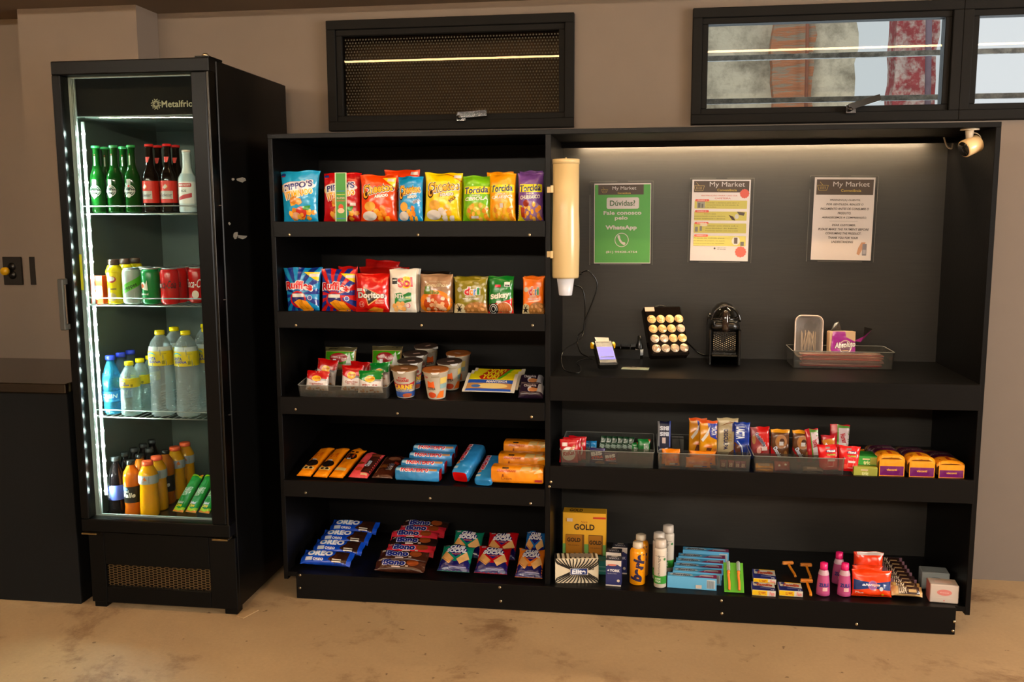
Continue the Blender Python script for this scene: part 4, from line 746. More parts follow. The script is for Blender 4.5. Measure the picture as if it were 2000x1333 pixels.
# ---- third shelf
def tray(label, x0, x1, y0, y1, z, h, t=0, dividers=(), group=None, cross=(), flare=.008, tilt=True, col='dcdcd8'):
    m = mat(col, 'tray'); W, D, T = x1-x0, y1-y0, .002; a = math.atan(t); g = G()
    def wall(p, q, hh=h, th=T):
        p, q = Vector(p), Vector(q); d = (q-p).normalized(); n = Vector((-d.y, d.x, 0))*th; U = Vector((0, 0, hh))
        vs = [p, q, q+n, p+n, p+U, q+U, q+n+U, p+n+U]; g.add(vs, [(0, 3, 2, 1), (4, 5, 6, 7), (0, 1, 5, 4), (1, 2, 6, 5), (2, 3, 7, 6), (3, 0, 4, 7)], m)
    def ring(e, z_, r=.006):
        o = []
        for (cx, cy, a0) in ((W/2+e-r, D+e-r, 0), (-W/2-e+r, D+e-r, 90), (-W/2-e+r, -e+r, 180), (W/2+e-r, -e+r, 270)):
            for k in range(4): b = math.radians(a0+k*30); o.append(Vector((cx+r*cos(b), cy+r*sin(b), z_)))
        return o
    A, B, C_, E_ = ring(-.003, 0), ring(0, h), ring(-T, h), ring(-.003-T, T); n = len(A); g.add(A+B+C_+E_, [(k, (k+1) % n, n+(k+1) % n, n+k) for k in range(n)]+[(n+k, n+(k+1) % n, 2*n+(k+1) % n, 2*n+k) for k in range(n)]+[(2*n+k, 2*n+(k+1) % n, 3*n+(k+1) % n, 3*n+k) for k in range(n)]+[list(range(n))[::-1], [3*n+k for k in range(n)]], m)
    rim = G().tube(ring(.0005, h, .007), .0013, mat('a8a8a0', 'frost'), 6, closed=True); dv = []
    for f in dividers:
        f = f if isinstance(f, tuple) else (f, 0, 1); g = G(); wall((-W/2+f[0]*W, .004+(D-.008)*f[1], T), (-W/2+f[0]*W, .004+(D-.008)*f[2], T), h*.92); dv.append(('divider', g.mesh('dv')))
    for f in cross: g0 = g; g = G(); wall((-W/2+.004, f*D, T), (W/2-.004, f*D, T), h*.7); dv.append(('divider', g.mesh('dv')))
    g2 = g
    # the body mesh was collected first
    body = G(); n = len(A); body.add(A+B+C_+E_, [(k, (k+1) % n, n+(k+1) % n, n+k) for k in range(n)]+[(n+k, n+(k+1) % n, 2*n+(k+1) % n, 2*n+k) for k in range(n)]+[(2*n+k, 2*n+(k+1) % n, 3*n+(k+1) % n, 3*n+k) for k in range(n)]+[list(range(n))[::-1], [3*n+k for k in range(n)]], m)
    o = thing('clear_tray', [('tray_body', body.mesh('tray')), ('rim', rim.mesh('rim'))]+dv, ((x0+x1)/2, y0, z), (a, 0, 0), label, 'tray', group); return o
S3 = SH['s3']; tx0, tx1 = at_s(597, 776, *S3).x, at_s(772, 788, *S3).x
tray('wide clear plastic tray full of nut and cookie bags on the third shelf', tx0-.022, at_s(752, 788, *S3).x, -.482, -.285, S3[0]+.0015+S3[1]*.012, .045, S3[1])
caj = lambda c, t1, t2: [('p', [(0, .62), (0, 1), (1, 1), (1, .62), (.5, .42)], c), ('e', .5, .60, .22, .15, 'd8a048'), ('e', .5, .60, .20, .135, 'e8b010'), ('t', 'Cajumil', .5, .61, .07, .32, dict(b=.04), 'b82810'), ('t', t1, .5, .34, .07, .6, dict(b=.03), '983418'), ('t', t2, .5, .26, .06, .4, dict(b=.03), '983418'), ('q', .70, .50, .94, .58, .002, '8c8c88')]+chips(9, 5, .05, .02, .95, .14, .06, ['b07848', 'a06838', 'c89058'])
for i, (u0, u1, v, y, c, k, ry) in enumerate(((594, 643, 729, -.440, 'b40808', 'caj_r1', 2), (612, 656, 708, -.375, 'b00808', 'caj_r2', 6), (664, 710, 718, -.430, 'b80808', 'caj_r3', 0), (678, 722, 712, -.370, 'b00808', 'caj_r4', 4), (697, 750, 728, -.452, '0c7c24', 'caj_g1', -1), (722, 764, 714, -.395, '0c7c28', 'caj_g2', -4))):
    sbag('nut_bag', k, u0, u1, v, y, S3[0]+S3[1]*(y-YF)+.011, .026, 'cfc4bc', caj(c, 'Castanhas' if 'r' in k else 'Mix de', 'de caju' if 'r' in k else 'Nuts'), ['white nut bag with red top, front left in the wide tray', 'white nut bag with red top behind the front left one', 'white nut bag with red top, front middle of the tray', 'red topped nut bag tucked behind the middle one', 'white nut bag with green top at the front of the tray', 'white nut bag with green top behind the front green one'][i], 'bag', 'nut bags in the tray', seed=40+i, lean=14, ry=ry, box=2.4)
enc = [('r', .04, .40, .96, .84, '3c8c08'), ('e', .48, .62, .30, .17, '8c0c14'), ('t', 'Encanto da Roça', .48, .62, .09, .50, dict(a=-6, i=.2), 'd0a8a0'), ('r', 0, .86, 1, 1, '4a442c'), ('p', [(.72, .38), (.82, .82), (.95, .38)], 'b8b8a8')]
for i, (u0, u1, v, y, k) in enumerate(((630, 697, 682, -.258, 'enc1'), (722, 786, 680, -.258, 'enc2'))):
    sbag('cookie_bag', k, u0, u1, v, y, S3[0]+S3[1]*(y-YF)+.012, .04, 'a88858', enc+[sticker(.36, .50, .10, .14)]+chips(10, 6, .1, .05, .9, .3, .1, ['b08850', 'a07840']), ['cookie bag with green label and dark seal, back left of the tray', 'cookie bag with green label and dark seal, back right of the tray'][i], 'bag', seed=50+i, lean=12, box=2.4)
def cupn(key, word, c1, lid, alt):
    if key in _P: return _P[key]
    pf = [(.030, 0), (.031, .003), (.043, .095), (.0455, .096), (.0455, .100)]; g = G().lathe(pf, mat('cfc4b0', 'paper'), 32)
    art = ([('r', 0, 0, 1, .22, '2c509c'), ('p', [(.2, .62), (.36, .55), (.64, .55), (.8, .62), (.76, .40), (.24, .40)], 'b81c18'), ('t', word, .5, .42, .17, .46, dict(b=.06, o='203c80'), 'ecb818'), ('t', 'SABOR CARNE', .5, .26, .05, .3, dict(b=.02), '2c509c'), ('t', 'Cup', .5, .80, .10, .16, dict(b=.03), 'b81c18'), ('t', 'NOODLES', .5, .70, .09, .26, dict(b=.04), 'b81c18'), ('e', .6, .08, .12, .09, 'a84c24')] if not alt else
           [('p', [(.30, .42), (.32, .72), (.40, .66), (.46, .72), (.48, .42)], 'e86018'), ('t', word, .39, .40, .10, .20, dict(b=.04), '3a1c10'), ('t', 'Cup', .28, .86, .10, .12, dict(b=.03), 'b81c18'), ('r', .60, .60, .78, .84, 'd8bc60'), ('r', .60, .40, .78, .57, '88a8a8'), ('p', [(.50, .02), (.60, .30), (.70, .30), (.70, .02)], 'e87010'), ('r', .42, .86, .58, .92, '9a8a70'), ('e', .40, .14, .10, .12, 'd04814')])
    body = wrap(pf, .004, .094, 4.2, art, 'paper', None)
    l = G().lathe([(.0462, .0985), (.0462, .1012), (.040, .1018), (.001, .1018)], mat(lid, 'card'), 32, wob=lambda a, z: 1+.012*sin(3*a))
    l.add([(-.012, -.012, .1022), (.014, -.016, .1022), (.015, -.004, .1022), (-.010, -.001, .1022)], [(0, 1, 2, 3)], mat('c8a090', 'paper')).add([(-.016, -.0455, .1014), (.016, -.0455, .1014), (.008, -.054, .096), (-.008, -.054, .096)], [(0, 3, 2, 1)], mat('d8d4d0', 'paper'))
    _P[key] = [('cup_body', g.mesh(key), [('printed_design', body)]), ('lid', l.mesh(key+'l'))]; return _P[key]
for i, (u, v, y, a, rz) in enumerate(((793, 783, -.435, 0, 0), (853, 783, -.440, 1, 10), (804, 770, -.338, 0, 30), (814, 765, -.240, 0, 35), (880, 765, -.335, 1, 12), (835, 745, -.130, 1, 60), (897, 745, -.225, 1, -20))):
    z = S3[0]+S3[1]*(y-YF); x = at_y(u, v, y).x
    put('noodle_cup', cupn('cup%d%s' % (a, 'd' if i in (2, 3, 4, 5) else ''), 'CARNE' if not a else 'COSTELA', 0, '4c3a30' if i in (2, 3, 4, 5) else ('7c5430' if i == 0 else 'a05c28'), a), (x, y, z+.0025), ['noodle cup with blue base and yellow lettering, foremost left', 'noodle cup with orange flame print, foremost right', 'noodle cup directly behind the foremost left one', 'noodle cup third in the left line, dark lid', 'noodle cup with dark lid second in the right line', 'rearmost noodle cup of the left line', 'rearmost noodle cup of the right line, orange lid'][i], 'cup', 'instant noodle cups', spin=rz+(0 if i != 4 else 20), lean=math.degrees(math.atan(-S3[1])))
def lay(nm, parts, a, b, L, sh, label, cat, group=None, up=.0, roll=0., yofs=0.):
    """lay a pack along the shelf's depth: its near end shows at pixel a, its far end at b"""
    P0 = at_s(*a, *sh)+Vector((0, yofs, 0)); d = _ray(*b); best = None; k0 = (P0-CAM).dot(d)/d.dot(d)
    C_ = (P0-CAM).length_squared-L*L; B_ = (P0-CAM).dot(d); q = B_*B_-d.dot(d)*C_; k = (B_+math.sqrt(max(q, 0)))/d.dot(d)
    D = (CAM+d*k-P0).normalized(); X = D.cross(Vector((0, 0, 1))).normalized(); Y = D.cross(X)
    X2 = X*cos(roll)+Y*sin(roll); Y2 = D.cross(X2)
    M = Matrix(((X2.x, Y2.x, D.x, P0.x), (X2.y, Y2.y, D.y, P0.y), (X2.z, Y2.z, D.z, P0.z), (0, 0, 0, 1)))
    M.translation = P0-Y*up
    o = thing(nm, parts, (0, 0, 0), (0, 0, 0), label, cat, group); o.matrix_world = M; return o
yo = [('r', 0, .62, 1, 1, 'e0d010'), ('p', [(.30, .64), (.24, .80), (.34, 1), (.72, 1), (.60, .66)], 'b82010'), ('p', [(.72, 1), (.60, .66), (.66, .66), (.80, 1)], '48a820'), ('t', 'YOKI', .48, .82, .24, .30, dict(b=.05, i=.25), 'ecd818'), ('r', 0, .42, 1, .62, '1c48a0'), ('t', 'MANTEIGA', .62, .52, .11, .40, dict(b=.04, i=.1), 'd8d4d0'), ('r', 0, .1, 1, .42, 'b08048'), ('e', .55, .26, .30, .15, 'd8c07c'), ('e', .24, .24, .09, .08, '3060a8'), ('r', 0, 0, 1, .1, '1c48a0'), ('r', 0, 0, .06, 1, 'd0c8b8'), ('r', .93, 0, 1, 1, 'd0c8b8')]
def shp(nm, parts, u, v, sh, label, cat, group=None, lean=75, rz=0, up=.012, y=None, ry=0):      # a long pack lying across the shelf, its near edge at pixel u, v
    P0 = at_s(u, v, *sh) if y is None else at_y(u, v, y)
    return put(nm, parts, P0, label, cat, group, lean=lean, rz=rz, up=up, ry=ry)
for i in range(3):      # the foremost lies on top, the others slide back under it
    a_ = math.radians(66); P0 = at_y(953+4*i, 785, -.470); P0 = Vector((P0.x, -.470+.040*i*sin(a_), S3[0]+S3[1]*(-.468-YF)+.040*i*cos(a_)))
    put('popcorn_pack', pillow('yoki', .182, .112, .007, 'd0c8b8', yo, ends='x', seed=60, box=4, crimp=.06, kind='card'), P0, ['flat yellow and blue popcorn pack, nearest and on top of three', 'flat yellow popcorn pack, middle of the three', 'flat yellow popcorn pack, rearmost of the three'][i], 'pack', 'flat popcorn packs', lean=66, up=.006+.013*(2-i), rz=-2)
tx_ = [('t', 'Chocolícia', .45, .72, .2, .5, dict(b=.02), 'c8c0c0'), ('e', .45, .42, .08, .2, 'b8b8c0'), ('e', .60, .36, .2, .16, 'b87848'), ('p', [(.74, .2), (.80, .9), (1, .9), (1, .2)], '9c9aa0')]
for i, (u, v) in enumerate(((1036, 787), (1036, 774))):
    shp('biscuit_pack', pillow('choc_p', .085, .06, .030, '241628', tx_, ends='x', seed=61, box=5, crimp=.03), u, v, S3, ['dark purple biscuit pack lying at the divider, lower one', 'dark purple biscuit pack lying at the divider, upper one'][i], 'pack', 'dark purple biscuit packs', lean=55, up=.018+.010*i)
# ---- fourth shelf
S4 = SH['s4']
ck_ = [('p', [(0, 0), (1, 0), (1, .12), (0, .10)], 'f09010'), ('e', .5, .36, .42, .11, '1c120c'), ('r', .1, .16, .9, .24, 'c8b070'), ('e', .35, .20, .12, .03, '2c1c10'), ('e', .70, .20, .12, .03, '2c1c10'), ('t', 'Cookies', .62, .66, .16, .52, dict(a=90, b=.02, i=.2), 'b84408'), ('t', 'Bauducco', .30, .62, .10, .44, dict(a=90, b=.02), '8c3008'), ('q', .08, .66, .2, .82, .002, '24140c')]
ck_ = [o if o[0] != 't' else (o[0], o[1], o[2], o[3], o[4]*.45, o[5], o[6], o[7]) for o in ck_]
for i, (a, b) in enumerate((((594, 936), (642, 881)), ((626, 938), (671, 882)), ((657, 939), (704, 884)))):
    art = ck_ if i < 2 else [(o[0],)+((o[1], 1-o[2], o[3], o[4], o[5]) if o[0] == 'e' else tuple(o[1:])) for o in ck_]
    lay('cookie_pack', pillow('cook%d' % (i == 2), .054, .20, .022, 'd87808', art+[sticker(.5, .47 if i < 2 else .55, .3, .03)], seed=70+(i == 2), box=3.5, crimp=.04), a, b, .20, S4, ['orange cookie pack at the left end of the fourth shelf', 'orange cookie pack, middle of the three lying side by side', 'orange cookie pack beside the pink wafer pack'][i], 'pack', 'orange cookie packs', up=.012)
lay('wafer_pack', pillow('waf_p', .072, .165, .026, 'd8484c', [('r', .55, .12, 1, .8, '3c1810'), ('e', .75, .84, .26, .08, '6c2c18'), ('t', 'Choco', .66, .45, .10, .5, dict(a=90, b=.05, o='203850'), 'b8c0c8'), ('e', .25, .45, .2, .05, '7c3414'), ('e', .35, .22, .2, .07, 'a83c20'), ('r', .6, .04, .95, .09, 'c8a880')], seed=72, box=4, crimp=.02), (700, 940), (735, 894), .165, S4, 'pink and brown wafer pack on the fourth shelf', 'pack', up=.014)
lay('wafer_pack', pillow('waf_b', .076, .165, .026, '401c10', [('t', 'Recheado', .66, .38, .10, .6, dict(a=90, b=.05, o='c8b8b0'), '283050'), ('e', .6, .75, .32, .09, '7c4c34'), ('r', .1, .3, .5, .45, '5c3010'), ('q', .75, .5, .95, .6, .003, '942c1c'), ('l', [(.12, .1), (.12, .9)], .004, '7c5438')], seed=73, box=4, crimp=.02), (747, 943), (776, 902), .165, S4, 'dark brown wafer pack beside the blue biscuit rolls', 'pack', up=.018)
pt = [('t', 'PASSATEMPO', .45, .56, .46, .62, dict(b=.06, o='e0d8d8', ow=.05), 'b01420'), ('q', .03, .35, .12, .8, .003, '84a8b8'), ('q', .78, .4, .96, .75, .004, 'b88858')]
def roll(key, w, h, d, col, art, end, top=None):      # a biscuit roll lying across, with flat ends
    if key in _P: return _P[key]
    g = G(); n = 20; r = .35; prof = []
    for k in range(n): a = 2*pi*k/n; c, s_ = cos(a), sin(a); prof.append((math.copysign(abs(c)**.38, c)*d/2, h/2+math.copysign(abs(s_)**.38, s_)*h/2))
    X = [(-w/2, .86), (-w/2+.004, 1), (w/2-.004, 1), (w/2, .86)]; vs = [(x, y*k, h/2+(z-h/2)*k) for x, k in X for y, z in prof]
    g.add(vs, [(i*n+k, (i+1)*n+k, (i+1)*n+(k+1) % n, i*n+(k+1) % n) for i in range(3) for k in range(n)], mat(col, 'foil'), True)
    es = [G().add([(s*(w/2+.0004), y*.86, h/2+(z-h/2)*.86) for y, z in prof], [list(range(n))[::s]], mat(end, 'foil')) for s in (-1, 1)]
    H = h+.0*d
    def mp(x, y, l):      # over the front upper quarter of the roll
        a = math.radians(200-110*y/H); c, s_ = cos(a), sin(a); return Vector((x-w/2, math.copysign(abs(c)**.38, c)*(d/2+l), h/2+math.copysign(abs(s_)**.38, s_)*(h/2+l)))
    _P[key] = [('wrapper', g.mesh(key), [('printed_front', artwork(art, w, H, mp, 'foil', L=.006, lift=.0008).mesh(key+'p')), ('end_seal', es[0].mesh(key+'e')), ('end_seal', es[1].mesh(key+'e'))])]; return _P[key]
for i, (u, v) in enumerate(((818, 949), (829, 931), (844, 914), (851, 899))):
    P0 = at_s(u, v, S4[0]+.0, S4[1]); y = (-.462, -.408, -.352, -.296)[i]; z = S4[0]+S4[1]*(y-YF); p = at_y(u, v, y)
    o = put('biscuit_roll', roll('passa', .158, .046, .050, '2a80bc', pt, '8c0c14'), (p.x, y, z+.009), ['blue biscuit roll, nearest in the stepped row', 'blue biscuit roll, second in the stepped row', 'blue biscuit roll, third in the stepped row', 'blue biscuit roll, rearmost in the stepped row'][i], 'pack', 'blue biscuit rolls', rz=-2)
pt2 = [('t', 'PASSATEMPO', .62, .62, .42, .58, dict(a=-90, b=.06, o='e0d8d8', ow=.05), 'b01420')]
pv = [('t', 'PASSATEMPO', .68, .63, .13, 1.15, dict(a=-90, b=.06, o='e0d8d8', ow=.05), 'b01420'), ('e', .3, .52, .16, .06, '9c7450'), ('e', .5, .22, .36, .055, 'b07c4c'), ('e', .5, .26, .3, .04, '8c6038'), ('q', .55, .05, .9, .12, .002, '9cb0b8')]
def layroll(parts, a, b, L, sh, label, up):      # a roll laid along the shelf's depth, its end towards the front
    P0 = at_s(*a, *sh); d = _ray(*b); C_ = (P0-CAM).length_squared-L*L; B_ = (P0-CAM).dot(d); k = (B_+math.sqrt(max(B_*B_-d.dot(d)*C_, 0)))/d.dot(d)
    D = (CAM+d*k-P0).normalized(); Xs = D.cross(Vector((0, 0, 1))).normalized(); N = Xs.cross(D); x = -D; y = N.cross(x); P = P0+D*(L/2)+N*up
    o = thing('biscuit_roll', parts, (0, 0, 0), (0, 0, 0), label, 'pack', 'blue biscuit rolls'); o.matrix_world = Matrix(((x.x, y.x, N.x, P.x), (x.y, y.y, N.y, P.y), (x.z, y.z, N.z, P.z), (0, 0, 0, 1)))
pv = [('t', 'PASSATEMPO', .34, .70, .42, .56, dict(b=.06, o='e0d8d8', ow=.05), 'b01420'), ('e', .70, .60, .05, .30, 'b07c4c'), ('e', .66, .60, .03, .28, '8c6038'), ('e', .40, .25, .06, .16, '9c7450'), ('q', .82, .55, .9, .95, .002, '9cb0b8')]
layroll(roll('pass_w', .165, .046, .062, '2a80bc', pv, 'd00c0c'), (901, 943), (936, 888), .165, S4, 'blue biscuit roll lying lengthwise with its red end forward', .002)
layroll(roll('pass_w2', .155, .026, .062, '2a80bc', pv, '2a80bc'), (944, 953), (969, 905), .155, S4, 'blue biscuit roll lying flat beside the yellow cracker packs', .008)
ba = [('t', 'Bauducco', .30, .35, .20, .36, dict(b=.02, i=.2), 'b03c10'), ('q', .22, .50, .34, .70, .003, '2a1a10'), ('t', 'Cream', .3, .15, .08, .2, {}, '8c3c10'), ('p', [(.55, .30), (.60, .85), (.78, .90), (.76, .35)], 'c8a460'), ('p', [(.78, .35), (.80, .85), (.94, .80), (.90, .30)], 'b89450'), ('p', [(.82, .2), (.95, .5), (.99, .25)], 'dcc080'), ('r', .84, .02, .98, .14, '9c1c28')]
for i, (u0, v, y, dz, w) in enumerate(((962, 955, -.455, .0, .172), (976, 928, -.378, .018, .150), (986, 903, -.300, .036, .136), (978, 940, -.42, -.014, .14), (988, 915, -.345, .005, .13))[:3]):
    p = at_y(u0, v, y); w = -.028-p.x-.002; z = S4[0]+S4[1]*(y-YF)+.012+dz*.4
    put('cracker_pack', roll('bau%d' % i, w, .058, .066, 'e88a0c', ba, 'c87008'), (p.x+w/2, y, z), ['yellow-orange cracker pack by the divider, nearest step', 'yellow-orange cracker pack by the divider, middle step', 'yellow-orange cracker pack by the divider, top step'][i], 'pack', 'yellow-orange cracker packs', lean=0)
# ---- bottom shelf, left
S5 = SH['s5']
ore = [('r', .66, .0, .92, 1, '28140c'), ('p', [(.55, .2), (.72, .8), (.72, .0)], '34180c'), ('e', .28, .66, .14, .26, '3878c8'), ('t', 'OREO', .36, .64, .36, .48, dict(b=.06), 'dcdce0'), ('t', 'OREO', .36, .18, .14, .20, dict(b=.05), 'dcdce0'), ('r', .10, .10, .24, .32, 'b8bcc0'), ('r', .64, .06, .82, .12, 'c8c0b4'), ('r', .64, .18, .82, .24, 'c8c0b4')]
for i, (u, v, du) in enumerate(((634, 1112, 0), (657, 1093, 0), (671, 1076, 0), (688, 1058, 0))):
    shp('biscuit_pack', pillow('oreo', .192, .064, .030, '0c40b0', ore, ends='x', seed=80, box=3, crimp=.06), u, v, (S5[0]+.004*i, .0), ['blue cookie pack on the bottom shelf, nearest of four', 'blue cookie pack on the bottom shelf, second of four', 'blue cookie pack on the bottom shelf, third of four', 'blue cookie pack on the bottom shelf, rearmost of four'][i], 'pack', 'blue cookie packs', lean=64, up=.016+.006*i, rz=-3)
def bono(c): return [('e', .22, .60, .10, .34, '101c60'), ('t', 'Bono', .38, .58, .46, .42, dict(b=.06, o='c8c0c8', ow=.04), '101c68'), ('r', .35, .14, .52, .24, 'c8b0a8'), ('e', .75, .6, .12, .3, '843c18'), ('r', .04, .7, .12, .85, 'a89888'), ('r', .62, .2, .68, .32, c)]
for i, (u, v, c, up) in enumerate(((779, 1124, '3c1c10', .012), (786, 1110, '38180c', .020), (799, 1099, 'c82430', .024), (805, 1085, '20100c', .026), (807, 1074, 'c82838', .032), (822, 1065, 'c42434', .034), (829, 1055, '28140e', .036))):
    shp('biscuit_pack', pillow('bono'+c[:4]+str(i % 2), .182, .052, .030, c, bono('b09888'), ends='x', seed=82+i, box=3.4, crimp=.05), u, v, (S5[0]+.001*i, .0), ['dark brown sandwich cookie pack, nearest and lowest in the pile', 'dark brown sandwich cookie pack just above the nearest one', 'bright red sandwich cookie pack, nearest of the red ones', 'black-brown sandwich cookie pack between red ones', 'pinkish red sandwich cookie pack, middle of the pile', 'pinkish red sandwich cookie pack, second from the back', 'black-brown sandwich cookie pack at the back of the pile'][i], 'pack', 'sandwich cookie packs', lean=62, up=up, rz=-1)
def club(c, o_): return [('r', 0, 0, 1, .30, '141050'), ('p', [(0, .26), (.22, .60), (.5, .22), (.78, .60), (1, .26), (1, .2), (.5, .12), (0, .2)], '141050'), ('p', [(.04, .42), (.16, .66), (.46, .38), (.32, .20)], 'c48c50'), ('p', [(.96, .42), (.84, .66), (.54, .38), (.68, .20)], 'd0a064'), ('l', [(.08, .42), (.33, .24), (.44, .38)], .002, '8c5424'), ('p', [(.30, .88), (.5, 1.0), (.7, .88), (.85, .72), (.5, .45), (.15, .72)], '1c1860'),
    ('t', 'CLUB', .50, .84, .13, .46, dict(b=.07, i=.2), 'd0ccd0'), ('t', 'SOCIAL', .50, .69, .13, .64, dict(b=.07, i=.2), 'd0ccd0'), ('t', o_, .52, .56, .05, .3, dict(b=.02), 'c86840'), ('r', .08, .88, .22, .93, '989498'), ('r', .35, .08, .9, .11, '8480a8')]
for i, (u, v, c, wd, L, b) in enumerate(((885, 1124, '0c7058', .118, .118, 0), (909, 1103, '0c7058', .112, .110, 0), (958, 1128, 'a80810', .120, .118, 1), (977, 1107, 'a00810', .112, .110, 1), (1032, 1136, 'cc6c18', .098, .125, 2), (1042, 1105, '1c5c98', .076, .11, 3))):
    shp('cracker_pack', pillow('club%d%d' % (b, i % 2), wd, L, .030, c, club(c, ('INTEGRAL', 'TOMATE', 'QUEIJO', '')[b])+[sticker(.5, .78, .14, .06)], seed=90+i, box=3, crimp=.04), u, v, (S5[0]+.0, .0), ['teal cracker pack in front on the bottom shelf', 'teal cracker pack behind the front teal one', 'red cracker pack in front on the bottom shelf', 'red cracker pack behind the front red one', 'orange cracker pack in front beside the divider', 'blue cracker pack behind the orange one at the divider'][i], 'pack', ('teal cracker packs', 'red cracker packs', None, None)[b], lean=60 if i % 2 == 0 else 50, up=.013+(.014 if i % 2 else 0), rz=-2)
# ================================================================== right bay: counter
def x_line(u, v, x):      # the point on plane x that shows at pixel u, v
    d = _ray(u, v); return CAM+d*((x-CAM.x)/d.x)
BK = mat('100f0e', 'gloss'); BP = mat('141311', 'plastic')
def basket(cx, cy, s, c): return [('l', [(cx-s, cy), (cx+s, cy)], .0012, c), ('l', [(cx-s*.8, cy), (cx-s*.6, cy-s*.62), (cx+s*.6, cy-s*.62), (cx+s*.8, cy)], .0010, c)]+[('l', [(cx+k*s*.28, cy-.12*s), (cx+k*s*.26, cy-s*.5)], .0008, c) for k in (-2, -1, 0, 1, 2)]+[('l', [(cx-s*.5, cy+s*.5), (cx, cy)], .0010, c)]
def poster(nm, label, u, v, art, rot, base='e2d8d4', sl=(-.012, .012, -.008, .008)):
    p = at_y(u, v, YB-.003); W, H = .21, .297; g = G()
    artwork(art, W, H, lambda x, y, l: Vector((x-W/2, -.0009-l, y-H/2)), 'paper', flat=True, g=g, lift=.0002, step=.00004)
    x0, x1, z0, z1 = -W/2+sl[0], W/2+sl[1], -H/2+sl[2], H/2+sl[3]; s = G().box(x0, x1, -.0024, -.0021, z0, z1, mat('ffffff', 'sleeve'))
    e = G(); em = mat('8a8680', 'frost')
    for q in ((x0, x1, z0, z0+.0015), (x0, -.02, z1-.0015, z1), (.02, x1, z1-.0015, z1), (x0, x0+.0015, z0, z1), (x1-.0015, x1, z0, z1)): e.box(q[0], q[1], -.0030, -.0020, q[2], q[3], em)
    t = [('tape_piece', G().box(a, b, -.0034, -.0030, c, d, mat('0d0d0c', 'paper')).mesh('tape')) for a, b, c, d in ((x0+.003, x0+.04, z0, z0+.004), (x1-.04, x1-.003, z0, z0+.004), (x0, x0+.0035, z1-.05, z1-.006))]
    parts = [('sheet', G().box(-W/2, W/2, -.0009, 0, -H/2, H/2, mat(base, 'paper')).mesh('sheet'), [('printing', g.mesh('printing'))]), ('plastic_sleeve', s.mesh('sleeve'), [('sleeve_edge', e.mesh('edge'))])]+t
    return thing(nm, parts, p, (0, rot, 0), label, 'poster', 'posters on the back panel')
hd = lambda x0=0., x1=1.: [('r', x0, .84, x1, .985, '54463c')]
A1 = [('r', .01, .008, .99, .985, '58a850'), ('r', .07, .86, .87, .985, '54463c')]+[('l', [(.12, .925), (.24, .925), (.21, .885), (.15, .885), (.12, .925)], .0012, 'a88c48'), ('l', [(.15, .955), (.18, .925)], .0012, 'a88c48')]+[('l', [(.15+k*.02, .917), (.155+k*.018, .892)], .001, 'a88c48') for k in range(4)]+[('t', 'My Market', .53, .935, .055, .42, {}, 'd8d0cc'), ('t', 'Conveniência', .53, .88, .018, .23, dict(b=.02), 'c8a848'),
    ('q', .22, .685, .79, .825, .03, 'd4ccc8'), ('t', 'Dúvidas?', .50, .755, .065, .44, dict(b=.02), '4c6c48'), ('t', 'Fale conosco', .50, .635, .045, .66, dict(b=.03), 'd4ccc8'), ('t', 'pelo', .48, .565, .055, .22, dict(b=.03), 'd4ccc8'), ('t', 'WhatsApp', .48, .445, .06, .54, dict(b=.045), 'd4ccc8'),
    ('o', .49, .295, .125, .089, .0026, 'd4ccc8'), ('l', [(.44, .335), (.455, .30), (.49, .262), (.53, .245)], .0075, 'd4ccc8'), ('e', .44, .335, .022, .022, 'd4ccc8'), ('e', .53, .25, .028, .018, 'd4ccc8'), ('t', '(81) 99428-4754', .49, .14, .034, .55, dict(b=.015), 'd4ccc8')]
poster('poster', 'green poster with a white phone symbol, leftmost on the back panel', 1215.5, 437, A1, math.radians(-.2), sl=(-.017, .008, -.006, .008))
bk = lambda c: [('l', [(.03, .925), (.21, .925), (.185, .865), (.055, .865), (.03, .925)], .0014, c), ('l', [(.07, .965), (.12, .925)], .0014, c)]+[('l', [(.075+k*.022, .912), (.08+k*.02, .878)], .0012, c) for k in range(5)]
A2 = [('r', .03, .845, .975, .985, '54463c')]+bk('c8a868')+[('t', 'My Market', .60, .935, .075, .60, {}, 'd8d0cc'), ('t', 'Conveniência', .60, .873, .028, .33, dict(b=.02), 'c8a848'), ('b', .90, .83, .0165, 'd86050'), ('t', 'INSTRUÇÃO PARA USO DA', .47, .805, .019, .62, dict(b=.015), 'c86858'), ('t', 'CAFETEIRA', .53, .772, .019, .27, dict(b=.015), 'c86858')]
